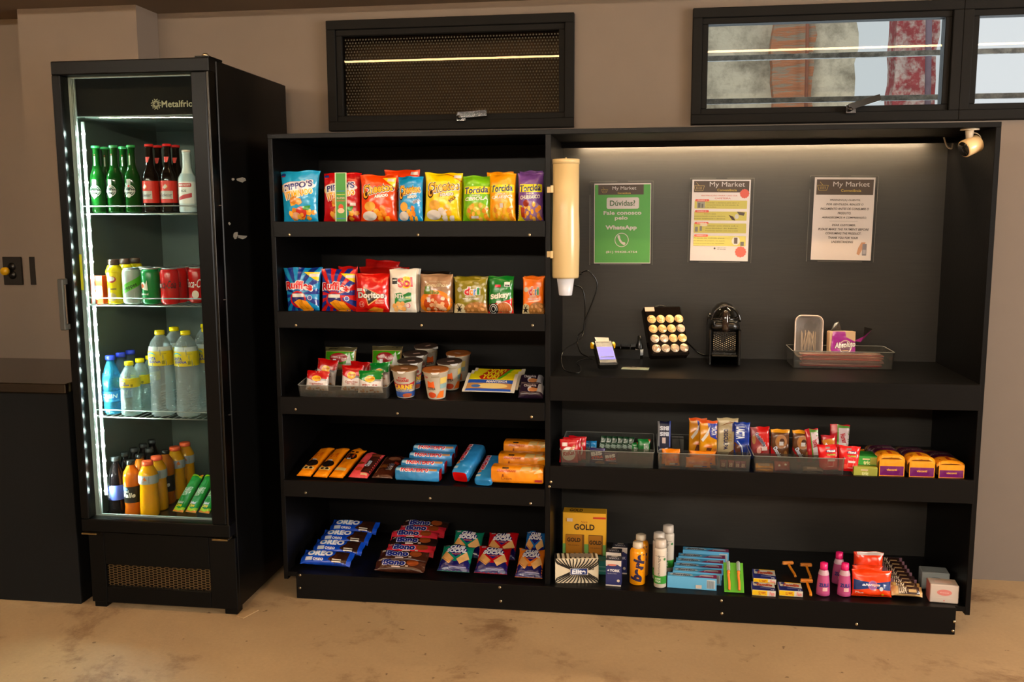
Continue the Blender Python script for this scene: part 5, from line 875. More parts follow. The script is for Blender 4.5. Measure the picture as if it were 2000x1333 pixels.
for k, (y0, y1, t1, t2, t3) in enumerate(((.645, .745, 'Levantar a alavanca para abrir o', 'compartimento de introdução de', 'cápsulas.'), (.50, .61, 'Introduzir a cápsula', 'empurrando-a para dentro.', 'Fechar totalmente a alavanca.'), (.345, .465, 'Colocar uma xícara sob o', 'distribuidor da bebida.', 'Pressionar apenas uma vez a tecla'), (.185, .31, 'A tecla de bebida pisca.', 'Ao término do preparo, sua bebida', 'estará pronta para ser apreciada.'))):
    tx0 = .24 if k in (0, 2) else .03; H_ = (y1-y0)
    A2 += [('q', .05, y0, .95, y1, .01, 'c8bc60'), ('q', .06, y1-.012, .30, y1+.016, .015, 'd86050'), ('t', 'PASSO %d' % (k+1), .18, y1+.003, .014, .15, dict(b=.02), 'e0ccc0')]
    A2 += [('t', t, tx0+.29 if t != t3 or k else tx0+.09, y1-.03-H_*.26*j, .013, (.56 if k in (0, 2) else .54) if len(t) > 20 else .2, dict(b=.01), '5c5430') for j, t in enumerate((t1, t2, t3))]
    A2 += {0: [('r', .09, y0+.005, .23, y1-.012, '9c9888'), ('r', .11, y0+.01, .15, y1-.03, '6c665c'), ('r', .17, y0+.01, .20, y1-.04, '6c665c')], 1: [('p', [(.64, .57), (.72, .55), (.76, .50), (.70, .51)], '4c3830'), ('e', .78, .55, .035, .03, 'c8c4bc'), ('p', [(.78, .61), (.92, .60), (.90, .56), (.82, .57)], '5c5048')], 2: [('r', .07, .36, .12, .42, '6c665c'), ('r', .15, .37, .19, .43, '6c665c'), ('r', .16, .43, .28, .465, 'b8a890')], 3: [('e', .78, .25, .07, .052, 'cfc8c0'), ('r', .75, .215, .81, .29, '5a4c48'), ('r', .86, .19, .92, .24, '6c665c')]}[k]
A2 += [('c', .42, .155, .0035, '4c4844'), ('t', 'Ligue em caso', .54, .162, .009, .15, dict(b=.02), '4c4844'), ('t', 'de dúvidas', .54, .145, .009, .15, dict(b=.02), '4c4844'), ('b', .87, .115, .0195, 'd86050')]
poster('poster', 'white poster with four yellow instruction boxes, middle of the three', 1406.5, 431, A2, math.radians(.6), sl=(-.008, .012, -.006, .006))
A3 = [('r', .035, .79, .975, .975, '54463c')]+[(o[0], [(a+.02, b-.02) for a, b in o[1]], o[2], o[3]) for o in bk('c8a850')]+[('t', 'My Market', .61, .91, .075, .60, {}, 'd8d0cc'), ('t', 'Conveniência', .61, .843, .030, .33, dict(b=.02), 'c8a848')]
for t, y, w_ in (('PREZADO(A) CLIENTE,', .725, .50), ('POR GENTILEZA, REALIZE O', .675, .61), ('PAGAMENTO ANTES DE CONSUMIR O', .622, .80), ('PRODUTO.', .57, .22), ('AGRADECEMOS A COMPREENSÃO.', .52, .74), ('DEAR CUSTOMER,', .425, .39), ('PLEASE MAKE THE PAYMENT BEFORE', .375, .84), ('CONSUMING THE PRODUCT.', .325, .59), ('THANK YOU FOR YOUR', .272, .49), ('UNDERSTANDING', .222, .36)):
    A3.append(('t', t, .52 if y > .25 else .51, y, .026, w_, dict(b=.02, i=.2), '4a403c'))
A3 += [('r', .28, .472, .75, .475, 'a09894'), ('p', [(.76, .08), (.80, .06), (.86, .15), (.90, .22), (.83, .22), (.78, .15)], 'c89878'), ('q', .85, .06, .92, .20, .003, '8c8890'), ('r', .86, .08, .91, .13, 'b4b0b8')]
poster('poster', 'white poster with two blocks of grey lettering, rightmost of the three', 1646, 428, A3, math.radians(.8), sl=(-.016, .010, -.006, .006))
# cup dispenser on the divider
cx = .042; lo, hi = -.487, -.03
for _ in range(30):
    y = (lo+hi)/2
    if x_line(1105, 430, cx).y > y: lo = y
    else: hi = y
y = x_line(1105, 430, cx).y; zt, zb = at_y(1105, 311, y).z, at_y(1105, 543, y).z; R = .0435; CR = mat('c8b080', 'plastic')
g = G().lathe([(R*.98, zb), (R*1.02, zb+.006), (R*1.06, zb+.12), (R*1.04, zb+.17), (R, zb+.22), (R, zt-.012)], CR, 36, c=(cx, y, 0))
ld = G().lathe([(R*1.03, zt-.016), (R*1.03, zt-.001), (R*.95, zt)], CR, 36, c=(cx, y, 0)).lathe([(.004, zt), (.003, zt+.005)], CR, 10, c=(cx, y, 0))
br = [('bracket', G().box(-.0055, .004, y-.035, y-.005, z-.012, z+.012, CR, .001).mesh('br')) for z in (at_y(1080, 370, y).z, at_y(1080, 497, y).z)]
br += [('bracket', G().box(-.018, -.006+.0, YF-.006, YF-.0002, z-.010, z+.010, CR, .001).mesh('br2')) for z in (at_y(1080, 371, YF).z, at_y(1080, 497, YF).z)]
thing('cup_dispenser', [('tube', g.mesh('tube')), ('lid', ld.mesh('lid'))]+br, (0, 0, 0), (0, 0, 0), 'tall cream plastic cup dispenser tube fixed to the divider', 'dispenser')
cp = G().lathe([(.0215, zb-.058), (.022, zb-.056), (.030, zb+.003)], mat('c4c6d0', 'plastic'), 28, c=(cx, y, 0)); tag(obj('plastic_cup', cp), 'white plastic cup hanging out of the dispenser tube', 'cup')
# cables
cm = mat('0c0b0a', 'plastic'); Z = ZC+.0055
def Q(u, v, y_): return at_y(u, v, y_)
g = G().tube(curve([Q(1133, 534, -.06), Q(1150, 530, -.07), Q(1166, 552, -.06), Q(1161, 580, -.062), Q(1143, 625, -.064), Q(1138, 655, -.08), Q(1124, 670, -.16), Q(1104, 682, -.32), Q(1096, 700, -.38), at_z(1103, 723, Z), at_z(1130, 729, Z), at_z(1134, 718, Z), at_z(1127, 708, Z), at_z(1145, 701, Z), at_z(1158, 702, Z+.004)], 8), .0022, cm)
tag(obj('power_cable', g), 'black cable with a small plug running down to the card terminal, looping left', 'cable', None)
tag(obj('cable_plug', G().box(-.010, .010, -.006, .006, -.006, .006, BP, .002), None, Q(1131, 534, -.06)), 'small black cable plug beside the cup dispenser', 'plug')
g = G().tube(curve([Q(1122, 558, -.045), Q(1135, 562, -.045), Q(1142, 585, -.045), Q(1141, 640, -.04), Q(1130, 655, -.04), Q(1128, 672, -.05), at_z(1135, 690, Z+.012), at_z(1150, 698, Z+.006)], 8), .0022, cm)
tag(obj('power_cable', g), 'black cable hanging straight down behind the card terminal', 'cable')
# card terminal
p = at_z(1187, 727, ZC); g = G(); w, L, d = .070, .128, .030
g.box(-w/2, w/2, -d, -.001, 0, L, BP, .006)
scn = G().box(-w/2+.007, w/2-.007, -d-.0012, -d-.0002, .022, .088, mat('7c78d8', 'glow')); sc2 = mat('7c78d8', 'glow'); sc2.node_tree.nodes['Principled BSDF'].inputs['Emission Strength'].default_value = .55
bar = G().box(-w/2+.012, w/2-.012, -d-.0022, -d-.0014, .032, .036, mat('181c70', 'plastic'))
yl = [('side_button', G().box(s*w/2-.009, s*w/2+.009, -d+.004, -.004, L-.022, L-.003, mat('e0a808', 'plastic'), .004).mesh('yb')) for s in (-1, 1)]
pa = G().add([(-.024, -d-.001, L-.012), (.022, -d-.001, L-.012), (.024, -d+.004, L+.016), (-.026, -d+.002, L+.018)], [(0, 1, 2, 3)], mat('d8c4b4', 'paper')).box(-.026, .026, -d+.006, -.004, L-.002, L+.006, mat('5c544c', 'plastic'), .001)
put('card_terminal', [('case', g.mesh('case')), ('screen', scn.mesh('screen'), [('screen_bar', bar.mesh('bar'))]), ('paper_receipt', pa.mesh('paper'), [], 'pale receipt paper')]+yl, p, 'card payment terminal with a purple screen and yellow side buttons', 'terminal', rz=14, lean=58, up=.006)
w, L = .094, .052; g = G(); artwork([('r', 0, .82, 1, 1, '3c2c24'), ('t', 'My Market', .62, .91, .12, .5, dict(b=.03), 'd8d0c8'), ('t', 'PIX', .42, .62, .16, .2, dict(b=.04), '3c4438'), ('r', .2, .30, .7, .48, 'a8a090'), ('r', .2, .12, .64, .24, 'a8a090'), ('s', .9, .3, .004, 'd0d4c8')], w, L, lambda x, y, l: Vector((x-w/2, y, .0006+l)), 'paper', flat=True, g=g)
q = at_z(1240, 721, ZC); thing('leaflet', [('sheet', G().box(-w/2, w/2, 0, L, 0, .0006, mat('9ca890', 'paper')).mesh('sheet'), [('printing', g.mesh('printing'))])], q+Vector((0, -.02, .0006)), (0, 0, math.radians(-4)), 'pale green leaflet lying flat between terminal and capsule board', 'leaflet')
# glass card organiser and a little box behind the capsules
q = at_z(1228, 700, ZC); g = G(); 
for k in range(4): g.box(-.058+k*.036, -.055+k*.036, -.02, .02, 0, .045, BK)
g.box(-.058, .053, .018, .021, 0, .052, BK).box(-.058, .053, -.02, .02, 0, .004, BK)
thing('card_organiser', [('holder', g.mesh('holder')), ('front_glass', G().box(-.057, .052, -.024, -.021, 0, .036, mat('303030', 'darkglass'), .001).mesh('fg'))], (q.x-.01, -.075, ZC+.0008), (0, 0, 0), 'low black organiser with slots behind the card terminal', 'organiser')
q = at_y(1249, 680, -.07); g = G().lathe([(.013, 0), (.0135, .045), (.008, .062), (.007, .085)], BP, 18); tag(thing('spray_bottle', [('bottle_body', g.mesh('sb')), ('label', G().lathe([(.0139, .012), (.0142, .034)], mat('b8b8b8', 'paper'), 18).mesh('lb'))], (q.x, -.066, ZC+.0005), (0, 0, 0), 'small black bottle with a white label behind the capsule board', 'bottle'))
# capsule board
w, L, d = .142, .196, .040; B0 = at_z(1305, 706, ZC+.0215); B0 = Vector((B0.x, B0.y+d*.85, ZC)); g = G().box(-w/2, w/2, -d, 0, 0, L, mat('120d0a', 'gloss'), .006); caps = []; cmt = mat('dcb47c', 'metalfoil'); cs2 = mat('bfa890', 'metalfoil')
for r in range(4):
    for c in range(4):
        m = cmt if (r*4+c) in (0, 1, 2, 3, 4, 5, 6, 10, 11) else cs2; k = G().lathe([(.0145, -d-.003), (.0160, -d-.002), (.0163, -d-.0002)], m, 28, c=(-.0495+c*.034, 0, .026+(3-r)*.0385), ax='y')
        k2 = G().lathe([(.0118, -d-.0042), (.0132, -d-.0031)], m, 24, c=(-.0495+c*.034, 0, .026+(3-r)*.0385), ax='y')
        caps.append(('capsule', k.mesh('capsule'), [('foil_seal', k2.mesh('foil'))]))
tagp = ('price_label', G().box(-w/2+.003, -w/2+.038, -d-.0008, -d-.0002, L-.022, L-.005, mat('c8a088', 'paper')).mesh('pl'), [], 'pinkish paper price label')
hdl = ('handle', G().tube(curve([(-.025, -.012, L-.002), (-.018, -.012, L+.010), (0, -.012, L+.014), (.018, -.012, L+.010), (.025, -.012, L-.002)], 5), .003, BP).mesh('handle'))
put('capsule_board', [('board', g.mesh('board')), tagp, hdl]+caps, B0, 'tilted black board holding sixteen gold coffee capsules', 'board', rz=17, lean=33, up=.0225)
g = G().tube(curve([Q(1330, 662, -.10), Q(1340, 668, -.09), Q(1360, 686, -.08), Q(1376, 694, -.09), Q(1392, 688, -.12)], 6), .003, cm); tag(obj('power_cable', g), 'black cable between the capsule board and the coffee machine', 'cable')
# coffee machine
p = at_z(1417, 720, ZC); y0 = -.215; M0 = Vector((p.x, y0, ZC)); w = .112; H = at_y(1418, 594, y0).z-ZC; D = .165; bh = H*.60
g = G(); NP = mat('0d0c0b', 'plastic')
def loft(sections, m, n=28, g=None):      # superellipse sections: (z, half width, half depth, centre y, exponent)
    g = g or G(); vs = []
    for z, a, b, cy, e in sections:
        for k in range(n): t = 2*pi*k/n; c, s_ = cos(t), sin(t); vs.append((math.copysign(abs(c)**e, c)*a, cy+math.copysign(abs(s_)**e, s_)*b, z))
    S_ = len(sections); return g.add(vs, [(i*n+k, i*n+(k+1) % n, (i+1)*n+(k+1) % n, (i+1)*n+k) for i in range(S_-1) for k in range(n)]+[list(range(n))[::-1], [(S_-1)*n+k for k in range(n)]], m, True)
loft([(.001, w*.50, .012, D-.012, .5), (bh, w*.50, .014, D-.012, .5), (H*.78, w*.46, .014, D-.012, .6)], NP, g=g)      # rear water tank side
loft([(bh*.93, w*.47, D*.46, D*.5, .45), (bh, w*.50, D*.5, D*.5, .5), (H*.72, w*.47, D*.5, D*.5, .6)], NP, g=g)
for s in (-1, 1): g.box(s*w*.5-(.010 if s > 0 else 0), s*w*.5+(.010 if s < 0 else 0), .0, D*.9, .0008, bh*.98, NP, .003)
g.box(-w*.42, w*.42, .035, D*.9, .03, bh*.95, NP, .004)
dome = loft([(H*.66, w*.42, D*.44, D*.48, .9), (H*.78, w*.42, D*.44, D*.48, 1), (H*.88, w*.37, D*.38, D*.48, 1), (H*.96, w*.24, D*.26, D*.48, 1), (H*.995, w*.08, D*.10, D*.48, 1)], mat('15130f', 'gloss'))
ring_ = G().tube([(w*.52*cos(t), D*.46+D*.52*sin(t), H*.755) for t in [2*pi*k/40 for k in range(40)]], .004, BK, 8, closed=True)
arch = G().tube([(w*.44*cos(t), -.002, H*.72+H*.24*sin(t)) for t in [pi*k/24 for k in range(25)]], .0045, BK, 8)
arch2 = G().tube([(w*.36*cos(t), .006, H*.73-H*.17*sin(t)) for t in [pi*k/24 for k in range(25)]], .0022, BK, 6)
sp_ = G().lathe([(.010, H*.56), (.012, H*.6), (.0125, H*.86), (.007, H*.90)], mat('2c2018', 'gloss'), 16, c=(0, -.004, 0))
gp = G().box(-w*.38, w*.38, .022, .034, .045, bh*.93, NP, .004); hx_ = []
gm = G()
for i in range(11):
    for j in range(9):
        cx_ = -w*.33+i*w*.066; cz_ = .054+j*.0072+(.0036 if i % 2 else 0); gm.add([(cx_+.0034*cos(t*pi/3), .0212, cz_+.0034*sin(t*pi/3)) for t in range(6)]+[(cx_+.0020*cos(t*pi/3), .0205, cz_+.0020*sin(t*pi/3)) for t in range(6)], [(t, (t+1) % 6, 6+(t+1) % 6, 6+t) for t in range(6)], mat('24211d', 'gloss'))
dt = G().box(-w*.40, w*.40, -.004, .034, .034, .040, mat('2e2a22', 'gloss'), .002)
thing('coffee_machine', [('body', g.mesh('cbody')), ('dome_lid', dome.mesh('dome'), [('lever_arch', arch.mesh('arch')), ('lever_arch', arch2.mesh('arch2'))]), ('collar_ring', ring_.mesh('ring')), ('spout', sp_.mesh('spout')), ('drip_panel', gp.mesh('dp'), [('honeycomb_grid', gm.mesh('hc'))]), ('cup_tray', dt.mesh('ct'))], M0, (0, 0, 0), 'small black capsule coffee machine with a domed top on the counter', 'machine')
# clear tray with stirrers, straws box, napkins
p0, p1 = at_z(1553, 720, ZC), at_z(1742, 721, ZC); ty0, ty1 = -.235, -.075
tr = tray('clear tray of wrapped stirrers with a rounded box and napkins standing in it', at_y(1553, 700, ty0).x-.008, at_y(1745, 700, ty0).x+.004, ty0, ty1, ZC+.001, .060, cross=())
tx0, tx1 = at_y(1553, 700, ty0).x, at_y(1745, 700, ty0).x; rn = random.Random(4)
for k in range(9):      # wrapped stirrers lying in the tray
    z = ZC+.007+.0048*k; c = ('c8241c', 'd8a898', 'd89c90', 'd0a49c', 'dcb4a8')[0 if k == 0 else 1+k % 4]; y_ = ty0+.016+.010*rn.random()+.001*k; L = (tx1-tx0)*.84
    art = [('r', .03, .2, .97, .75, 'd8b0a8'), ('t', 'adoçante', .30, .5, .6, .16, dict(i=.2), '3c2c90'), ('t', 'adoçante', .70, .5, .6, .16, dict(i=.2), '3c2c90')] if k % 2 else [('r', .0, .0, 1, .3, 'b8342c')]
    put('stirrer_pack', pillow('stir%d' % (k % 5 if k else 9), L, .024, .004, c, art, ends='x', seed=100+k % 5, box=5, crimp=.03), ((tx0+tx1)/2+rn.uniform(-.006, .006), y_, z), ['red wrapped stirrer pack at the bottom of the clear tray', 'pink wrapped stirrer pack in the clear tray stack'][min(k, 1)], 'pack', 'wrapped stirrers in the clear tray' if k else None, lean=82, rz=rn.uniform(-1.5, 1.5))
for k in range(3): put('stirrer_pack', pillow('stirb', .10, .020, .005, 'd8a090', [('r', .1, .1, .9, .9, 'dcb0a0')], ends='x', seed=109, box=4), (tx1-.085+.008*k, -.15+.022*k, ZC+.014+.004*k), 'short wrapped stirrer lying loose at the right of the clear tray', 'pack', 'loose stirrers in the clear tray', lean=80, rz=(-8, 6, -3)[k])
q = at_y(1577, 695, -.175); w, h, d = .094, .148, .045; g = G(); fm = mat('c8bcb4', 'frost')
def rr(w, h, r, y_, n=6): return [(cx_+r*cos(t), y_, cz_+r*sin(t)) for cx_, cz_, a0 in ((w/2-r, h-r, 0), (-w/2+r, h-r, 90), (-w/2+r, r, 180), (w/2-r, r, 270)) for t in [math.radians(a0+90*k/n) for k in range(n+1)]]
A_, B_, C_ = rr(w, h, .022, -d/2), rr(w*.92, h*.95, .02, d/2), rr(w*.9, h*.93, .02, -d/2+.001); n = len(A_); B_ = [(x, y_, z+h*.025) for x, y_, z in B_]; C_ = [(x, y_, z+h*.035) for x, y_, z in C_]
g.add(A_+B_, [(k, n+k, n+(k+1) % n, (k+1) % n) for k in range(n)]+[[n+k for k in range(n)][::-1]], fm, True); rim = G().tube([Vector(v) for v in A_], .0022, mat('d8c0b0', 'plastic'), 8, closed=True)
lid_ = G().add(C_, [list(range(n))[::-1]], mat('e0e0e0', 'tray')); stk = []
for k in range(13): x = -.022+.004*k; z1 = .085+.012*rn.random(); a = rn.uniform(-.2, .2); stk.append(('straw', G().tube([(x-a*.04, -.004+.002*(k % 3), .012), (x+a*.04, -.002, z1)], .0016, mat('d4bca0', 'plastic'), 6).mesh('straw')))
put('storage_box', [('box_body', g.mesh('fb')), ('rim', rim.mesh('rim')), ('front_film', lid_.mesh('ff'))]+stk, (q.x, -.165, ZC+.026), 'rounded translucent box of straws standing upright in the clear tray', 'box', lean=6, ry=1, up=.004)
q = at_y(1640, 690, -.165); w, h, d = .088, .090, .05; zb_ = ZC+.030
np_ = G()
for k in range(10): np_.box(-w/2+.001*(k % 3), w/2-.001*(k % 2), -d/2+k*d/10, -d/2+(k+.85)*d/10, .001, h-(.0015*(k % 4)), mat('d0ac84', 'paper'), .0008)
wrp = G(); dx = .0006
art = [('p', [(.16, .0), (.05, .3), (.12, 1), (.60, 1.0), (.64, .78), (1, .60), (1, .0)], 'a0248c'), ('o', .62, .40, .24, .26, .003, 'd8bca0'), ('e', .62, .38, .20, .21, '5c1038'), ('t', 'Absoluto', .60, .48, .20, .78, dict(a=6, b=.04, i=.25, o='5c1038'), 'e0d8d0'), ('r', .5, .24, .74, .27, 'c89860')]
artwork(art, w, h, lambda x, y_, l: Vector((x-w/2, -d/2-.001-l, y_)), 'foil', flat=True, g=wrp)
tail = G().add([(w/2-.002, -.01, h*.62), (w/2+.03, -.012, h*.80), (w/2+.058, -.004, h*1.05), (w/2+.046, .0, h*.86), (w/2+.022, -.006, h*.58)], [(0, 1, 2, 3, 4)], mat('a82c8c', 'foil')).add([(-w/2+.006, -.01, h), (-w/2+.02, -.006, h+.028), (-w/2+.034, -.012, h+.034), (-w/2+.044, -.004, h+.002)], [(0, 1, 2, 3)], mat('3c3430', 'film')).add([(w/2+.030, -.012, h*.80), (w/2+.032, -.012, h*1.18), (w/2+.062, -.002, h*1.10), (w/2+.058, -.004, h*1.05)], [(0, 1, 2, 3)], mat('3c3430', 'film'))
put('napkin_pack', [('napkins', np_.mesh('nap')), ('wrapper', wrp.mesh('wr'), [('torn_flap', tail.mesh('tail'))], 'purple wrapper torn open')], (q.x+.004, -.160, zb_+.004), 'opened purple pack of cream napkins in the clear tray', 'napkins', lean=4)
# small spot light on the side panel
q = at_y(1896, 246, YF+.02); g = G().lathe([(.028, -.004), (.028, 0)], mat('c8b8a0', 'plastic'), 28).lathe([(.010, -.03), (.013, -.004)], mat('c8b8a0', 'plastic'), 20)
hd_ = G().lathe([(.026, -.026), (.027, -.024), (.027, .024), (.022, .028)], mat('d8b888', 'plastic'), 30, ax='x').lathe([(.023, -.0285), (.0235, -.0262)], mat('1c1a18', 'gloss'), 30, ax='x'); hg = hd_.mesh('head'); a = math.radians(-25)
ca = G().tube(curve([(.002, 0, -.012), (.022, .0, -.014), (.034, .0, -.028), (.026, .0, -.042)], 6), .0016, mat('c8b8a0', 'plastic'))
zt = HT-T; o = thing('spot_camera', [('ceiling_rose', g.mesh('rose'))], (at_y(1897, 250, -.44).x-.004, -.44, zt-.0005), (0, 0, 0), 'small cream security camera under the top board\'s right corner', 'camera')
h_ = obj('camera_head', hg, o, (.006, -.0, -.052), (0, math.radians(-22), math.radians(20))); obj('cable', ca, o)
# ================================================================== right bay: upper goods shelf
R1 = SH['r1']
zr = R1[0]+.001; TR = 'clear trays of sweets'
def tx(u, y): return at_y(u, 915, y).x
ty = -.478
tray('clear divided tray of chocolate pouches and mints, leftmost on the sweets shelf', tx(1093, ty), tx(1277, ty), ty, -.20, zr, .058, dividers=(.30, (.64, 0, .5)), cross=(.38,))
tray('clear divided tray of small orange packs and tall bars, middle of the sweets shelf', tx(1284, ty), tx(1466, ty), ty, -.20, zr, .058, dividers=(.26, .655), cross=(.38,))
tray('clear divided tray of red sweets, rightmost on the sweets shelf', tx(1472, ty), tx(1650, ty), ty, -.20, zr, .058, dividers=(.48,), cross=(.36,))
za = zr+.004
def rbag(nm, key, u0, u1, vt, y, d, col, art, label, cat='pack', group=None, **kw): return sbag(nm, key, u0, u1, vt, y, za, d, col, art, label, cat, group, **kw)
kk = [('e', .5, .40, .38, .30, 'd8ccc4'), ('t', 'KitKat', .5, .42, .16, .6, dict(b=.05, a=10), 'b00c14'), ('p', [(.5, .55), (.8, .80), (.9, .72), (.6, .5)], 'a86838'), ('r', .14, .72, .42, .88, 'c8bcb4')]
for i, (u0, u1, v, y) in enumerate(((1092, 1130, 862, -.452), (1096, 1138, 859, -.425), (1110, 1143, 866, -.400))): rbag('sweet_pouch', 'kk', u0, u1, v, y, .018, 'b40814', kk, ['red chocolate pouch, foremost in the left tray', 'red chocolate pouch behind the foremost red one', 'red chocolate pouch third in line in the left tray'][i], 'pouch', 'red chocolate pouches', seed=110, lean=6, rz=(0, 0, -12)[i])
for i, (u0, u1, v, y) in enumerate(((1140, 1153, 864, -.318), (1152, 1166, 862, -.318))): rbag('gum_pack', 'blu', u0, u1, v, y, .014, '1c7cb8', [('t', 'TRIDENT', .5, .4, .3, .7, dict(a=90, b=.04), 'b8ccd8')], ['light blue gum pack beside the red pouches', 'light blue gum pack beside the dark green ones'][i], 'pack', 'light blue gum packs', seed=112, box=5, lean=5)
for i in range(6):
    u = 1168+i*11; rbag('gum_pack', 'tri', u, u+11.5, 855+i*.9, -.320-.001*i, .012, '0c3018' if i != 2 else '4c8464', [('t', 'STRONG', .5, .45, .34, .62, dict(a=80, b=.05), 'a8b8ac')] if i != 2 else [], ['dark green gum pack, first from the left in the row', 'dark green gum pack, second in the row', 'pale green gum pack in the row of dark ones', 'dark green gum pack right of the pale one', 'dark green gum pack, fifth in the row', 'dark green gum pack at the right end of the row'][i], 'pack', 'green gum packs', seed=113, box=5, lean=7, ry=8)
for i, (u0, u1, v, y) in enumerate(((1232, 1246, 867, -.325), (1245, 1270, 861, -.335))): rbag('gum_pack', 'trg%d' % i, u0, u1, v, y, .014, '14702c', [('t', 'TRIDENT', .7, .5, .26, .6, dict(a=90, b=.05), 'c8d8cc'), ('p', [(.8, 1), (1, .8), (1, 1)], 'a83818')], ['small bright green mint pack', 'wide bright green mint pack with a red corner'][i], 'pack', seed=114, box=4, lean=6)
bis = [('t', 'BIS', .48, .66, .22, .66, dict(b=.06, a=10), 'd4d4dc'), ('t', 'XTRA', .50, .42, .15, .76, dict(b=.06, i=.2, a=8), 'c03020'), ('r', .2, .26, .9, .30, 'c8c8d0'), ('e', .7, .06, .3, .12, '8c5c38')]
for i, (u0, u1, v, y) in enumerate(((1150, 1182, 878, -.448), (1178, 1207, 885, -.452))): rbag('sweet_pouch', 'bis%d' % i, u0, u1, v, y, .018, '14104c', bis, ['navy chocolate pouch with a crumpled top in the left tray', 'shorter navy chocolate pouch beside the crumpled one'][i], 'pouch', seed=116, lean=4, rz=-4)
rbag('chocolate_box', 'bist', 1283, 1311, 826, -.330, .025, '10102c', [('t', 'BIS', .5, .82, .10, .6, dict(b=.05, a=180), 'c8c8d0'), ('t', 'BIS', .5, .66, .10, .6, dict(b=.05, a=180), 'c8c8d0'), ('t', 'SI', .45, .14, .2, .6, dict(b=.06, a=10), 'd0d4dc'), ('r', .02, .3, .16, 1, '8c8c90'), ('r', .86, .3, .94, 1, '3c4c90'), ('r', .7, .0, .95, .22, 'c8b020'), ('q', .35, .4, .6, .56, .002, 'c8b0a8')], 'tall dark blue chocolate box standing in the middle tray', 'box', seed=118, box=7, crimp=.005, lean=3, kind='card')
put('small_box', carton('gbox', .042, .05, .04, '54524c', (), [('r', 0, .4, 1, 1, 'a8a49c')]), (at_y(1324, 860, -.26).x, -.235, za+.001), 'small grey box behind the orange packs in the middle tray', 'box')
bo = [('t', 'Bauducco', .5, .46, .20, .74, dict(b=.02, i=.2), 'b83408'), ('t', 'Torrada', .5, .30, .09, .4, {}, '8c5010'), ('r', .3, .08, .7, .20, 'd0c8b8'), ('r', .66, .10, .86, .18, '2850a0'), ('r', .62, .58, .84, .64, 'b0946c')]
for i, (u0, u1, v, y) in enumerate(((1299, 1328, 884, -.446), (1292, 1328, 880, -.426), (1339, 1388, 897, -.462), (1346, 1398, 884, -.425))): rbag('toast_pack', 'bo%d' % i, u0, u1, v, y, .018, 'e07c0c', bo, ['small orange toast pack in front, left pair of the middle tray', 'small orange toast pack behind, left pair of the middle tray', 'low orange toast pack in front, right pair of the middle tray', 'orange toast pack behind, right pair of the middle tray'][i], 'pack', 'small orange toast packs', seed=120+i, lean=14 if i == 2 else 8)
la = [('r', 0, .93, 1, 1, 'd8500c'), ('p', [(.45, .93), (1, .93), (1, .5), (.62, .58)], '182c94'), ('p', [(.10, .50), (.45, .72), (.62, .90), (.5, .62), (.2, .44)], 'd8d0c4'), ('t', 'LACTA', .82, .72, .12, .40, dict(a=-90, b=.05), 'dcdce0'), ('e', .55, .32, .2, .06, 'd87414'), ('p', [(.3, .1), (.6, .14), (.72, .28), (.45, .30)], '5c3018'), ('t', 'SHOT', .85, .2, .08, .3, dict(a=-90, b=.03), 'b85828')]
for i, (u0, u1, v, y) in enumerate(((1345, 1380, 820, -.300), (1365, 1401, 825, -.335))): rbag('chocolate_bar', 'lac', u0, u1, v, y, .012, 'd88c0c', la, ['orange and blue chocolate bar standing behind its twin', 'orange and blue chocolate bar standing in front of its twin'][i], 'bar', 'orange chocolate bars', seed=125, box=5, lean=4, crimp=.03)
rbag('chocolate_bar', 'lac_w', 1400, 1441, 820, -.300, .012, 'c8b48c', [('r', 0, .94, 1, 1, 'b8a478'), ('p', [(.1, .78), (.6, .92), (.9, .9), (.4, .84)], '8c5c2c'), ('t', 'DESCULPA', .42, .45, .10, .95, dict(a=-90, b=.04), '202050'), ('t', 'VALE', .62, .5, .09, .36, dict(a=-90, b=.03), 'b89048'), ('r', .72, .66, .98, .88, '182c94'), ('p', [(.5, 0), (.9, .06), (.8, .2), (.6, .12)], '8c5828')], 'cream chocolate bar with dark upright lettering', 'bar', seed=126, box=5, lean=4, crimp=.03)
rbag('chocolate_bar', 'lac_b', 1433, 1464, 828, -.330, .012, '10308c', [('t', 'LACTA', .40, .72, .20, .75, dict(a=-90, b=.06), 'd4d8e0'), ('p', [(0, .5), (.4, .35), (.5, .1), (.2, .1), (0, .3)], '5c3020'), ('l', [(.2, .5), (.5, .35), (.6, .05)], .003, 'c8d0e0')], 'deep blue chocolate bar with white upright lettering', 'bar', seed=127, box=5, lean=4, crimp=.03)
for i, u in enumerate((1406, 1421, 1435, 1446)): rbag('chocolate_stick', 'stx%d' % (i > 1), u, u+(13 if i < 2 else 11), 901+i, -.448, .010, '6c1018' if i < 2 else '70203c', [('t', 'STICK', .45, .4, .4, .6, dict(a=-90, b=.05), 'c8b098')], ['dark red chocolate stick, first from the left in the middle tray', 'dark red chocolate stick, second from the left', 'plum red chocolate stick beside the dark red ones', 'plum red chocolate stick, rightmost'][i], 'bar', 'red chocolate sticks', seed=128, box=5, lean=3)
ge = [('p', [(.3, 1), (.45, .62), (.9, .30), (1, .3), (1, 1)], 'c01410'), ('t', 'Goiabinha', .52, .62, .10, .80, dict(a=-55, b=.05, o='d8d4d8', ow=.03), '203050'), ('e', .45, .30, .22, .13, '8c1c18'), ('e', .40, .28, .12, .10, 'c89080'), ('e', .15, .62, .10, .14, '9c6c38'), ('q', .55, .28, .85, .40, .002, 'c8b4ac')]
rbag('biscuit_packet', 'goi', 1468, 1505, 838, -.330, .018, '8c3434', ge, 'red and pink biscuit packet with diagonal lettering, leftmost in the right tray', 'packet', seed=130, lean=5, ry=-3, box=3)
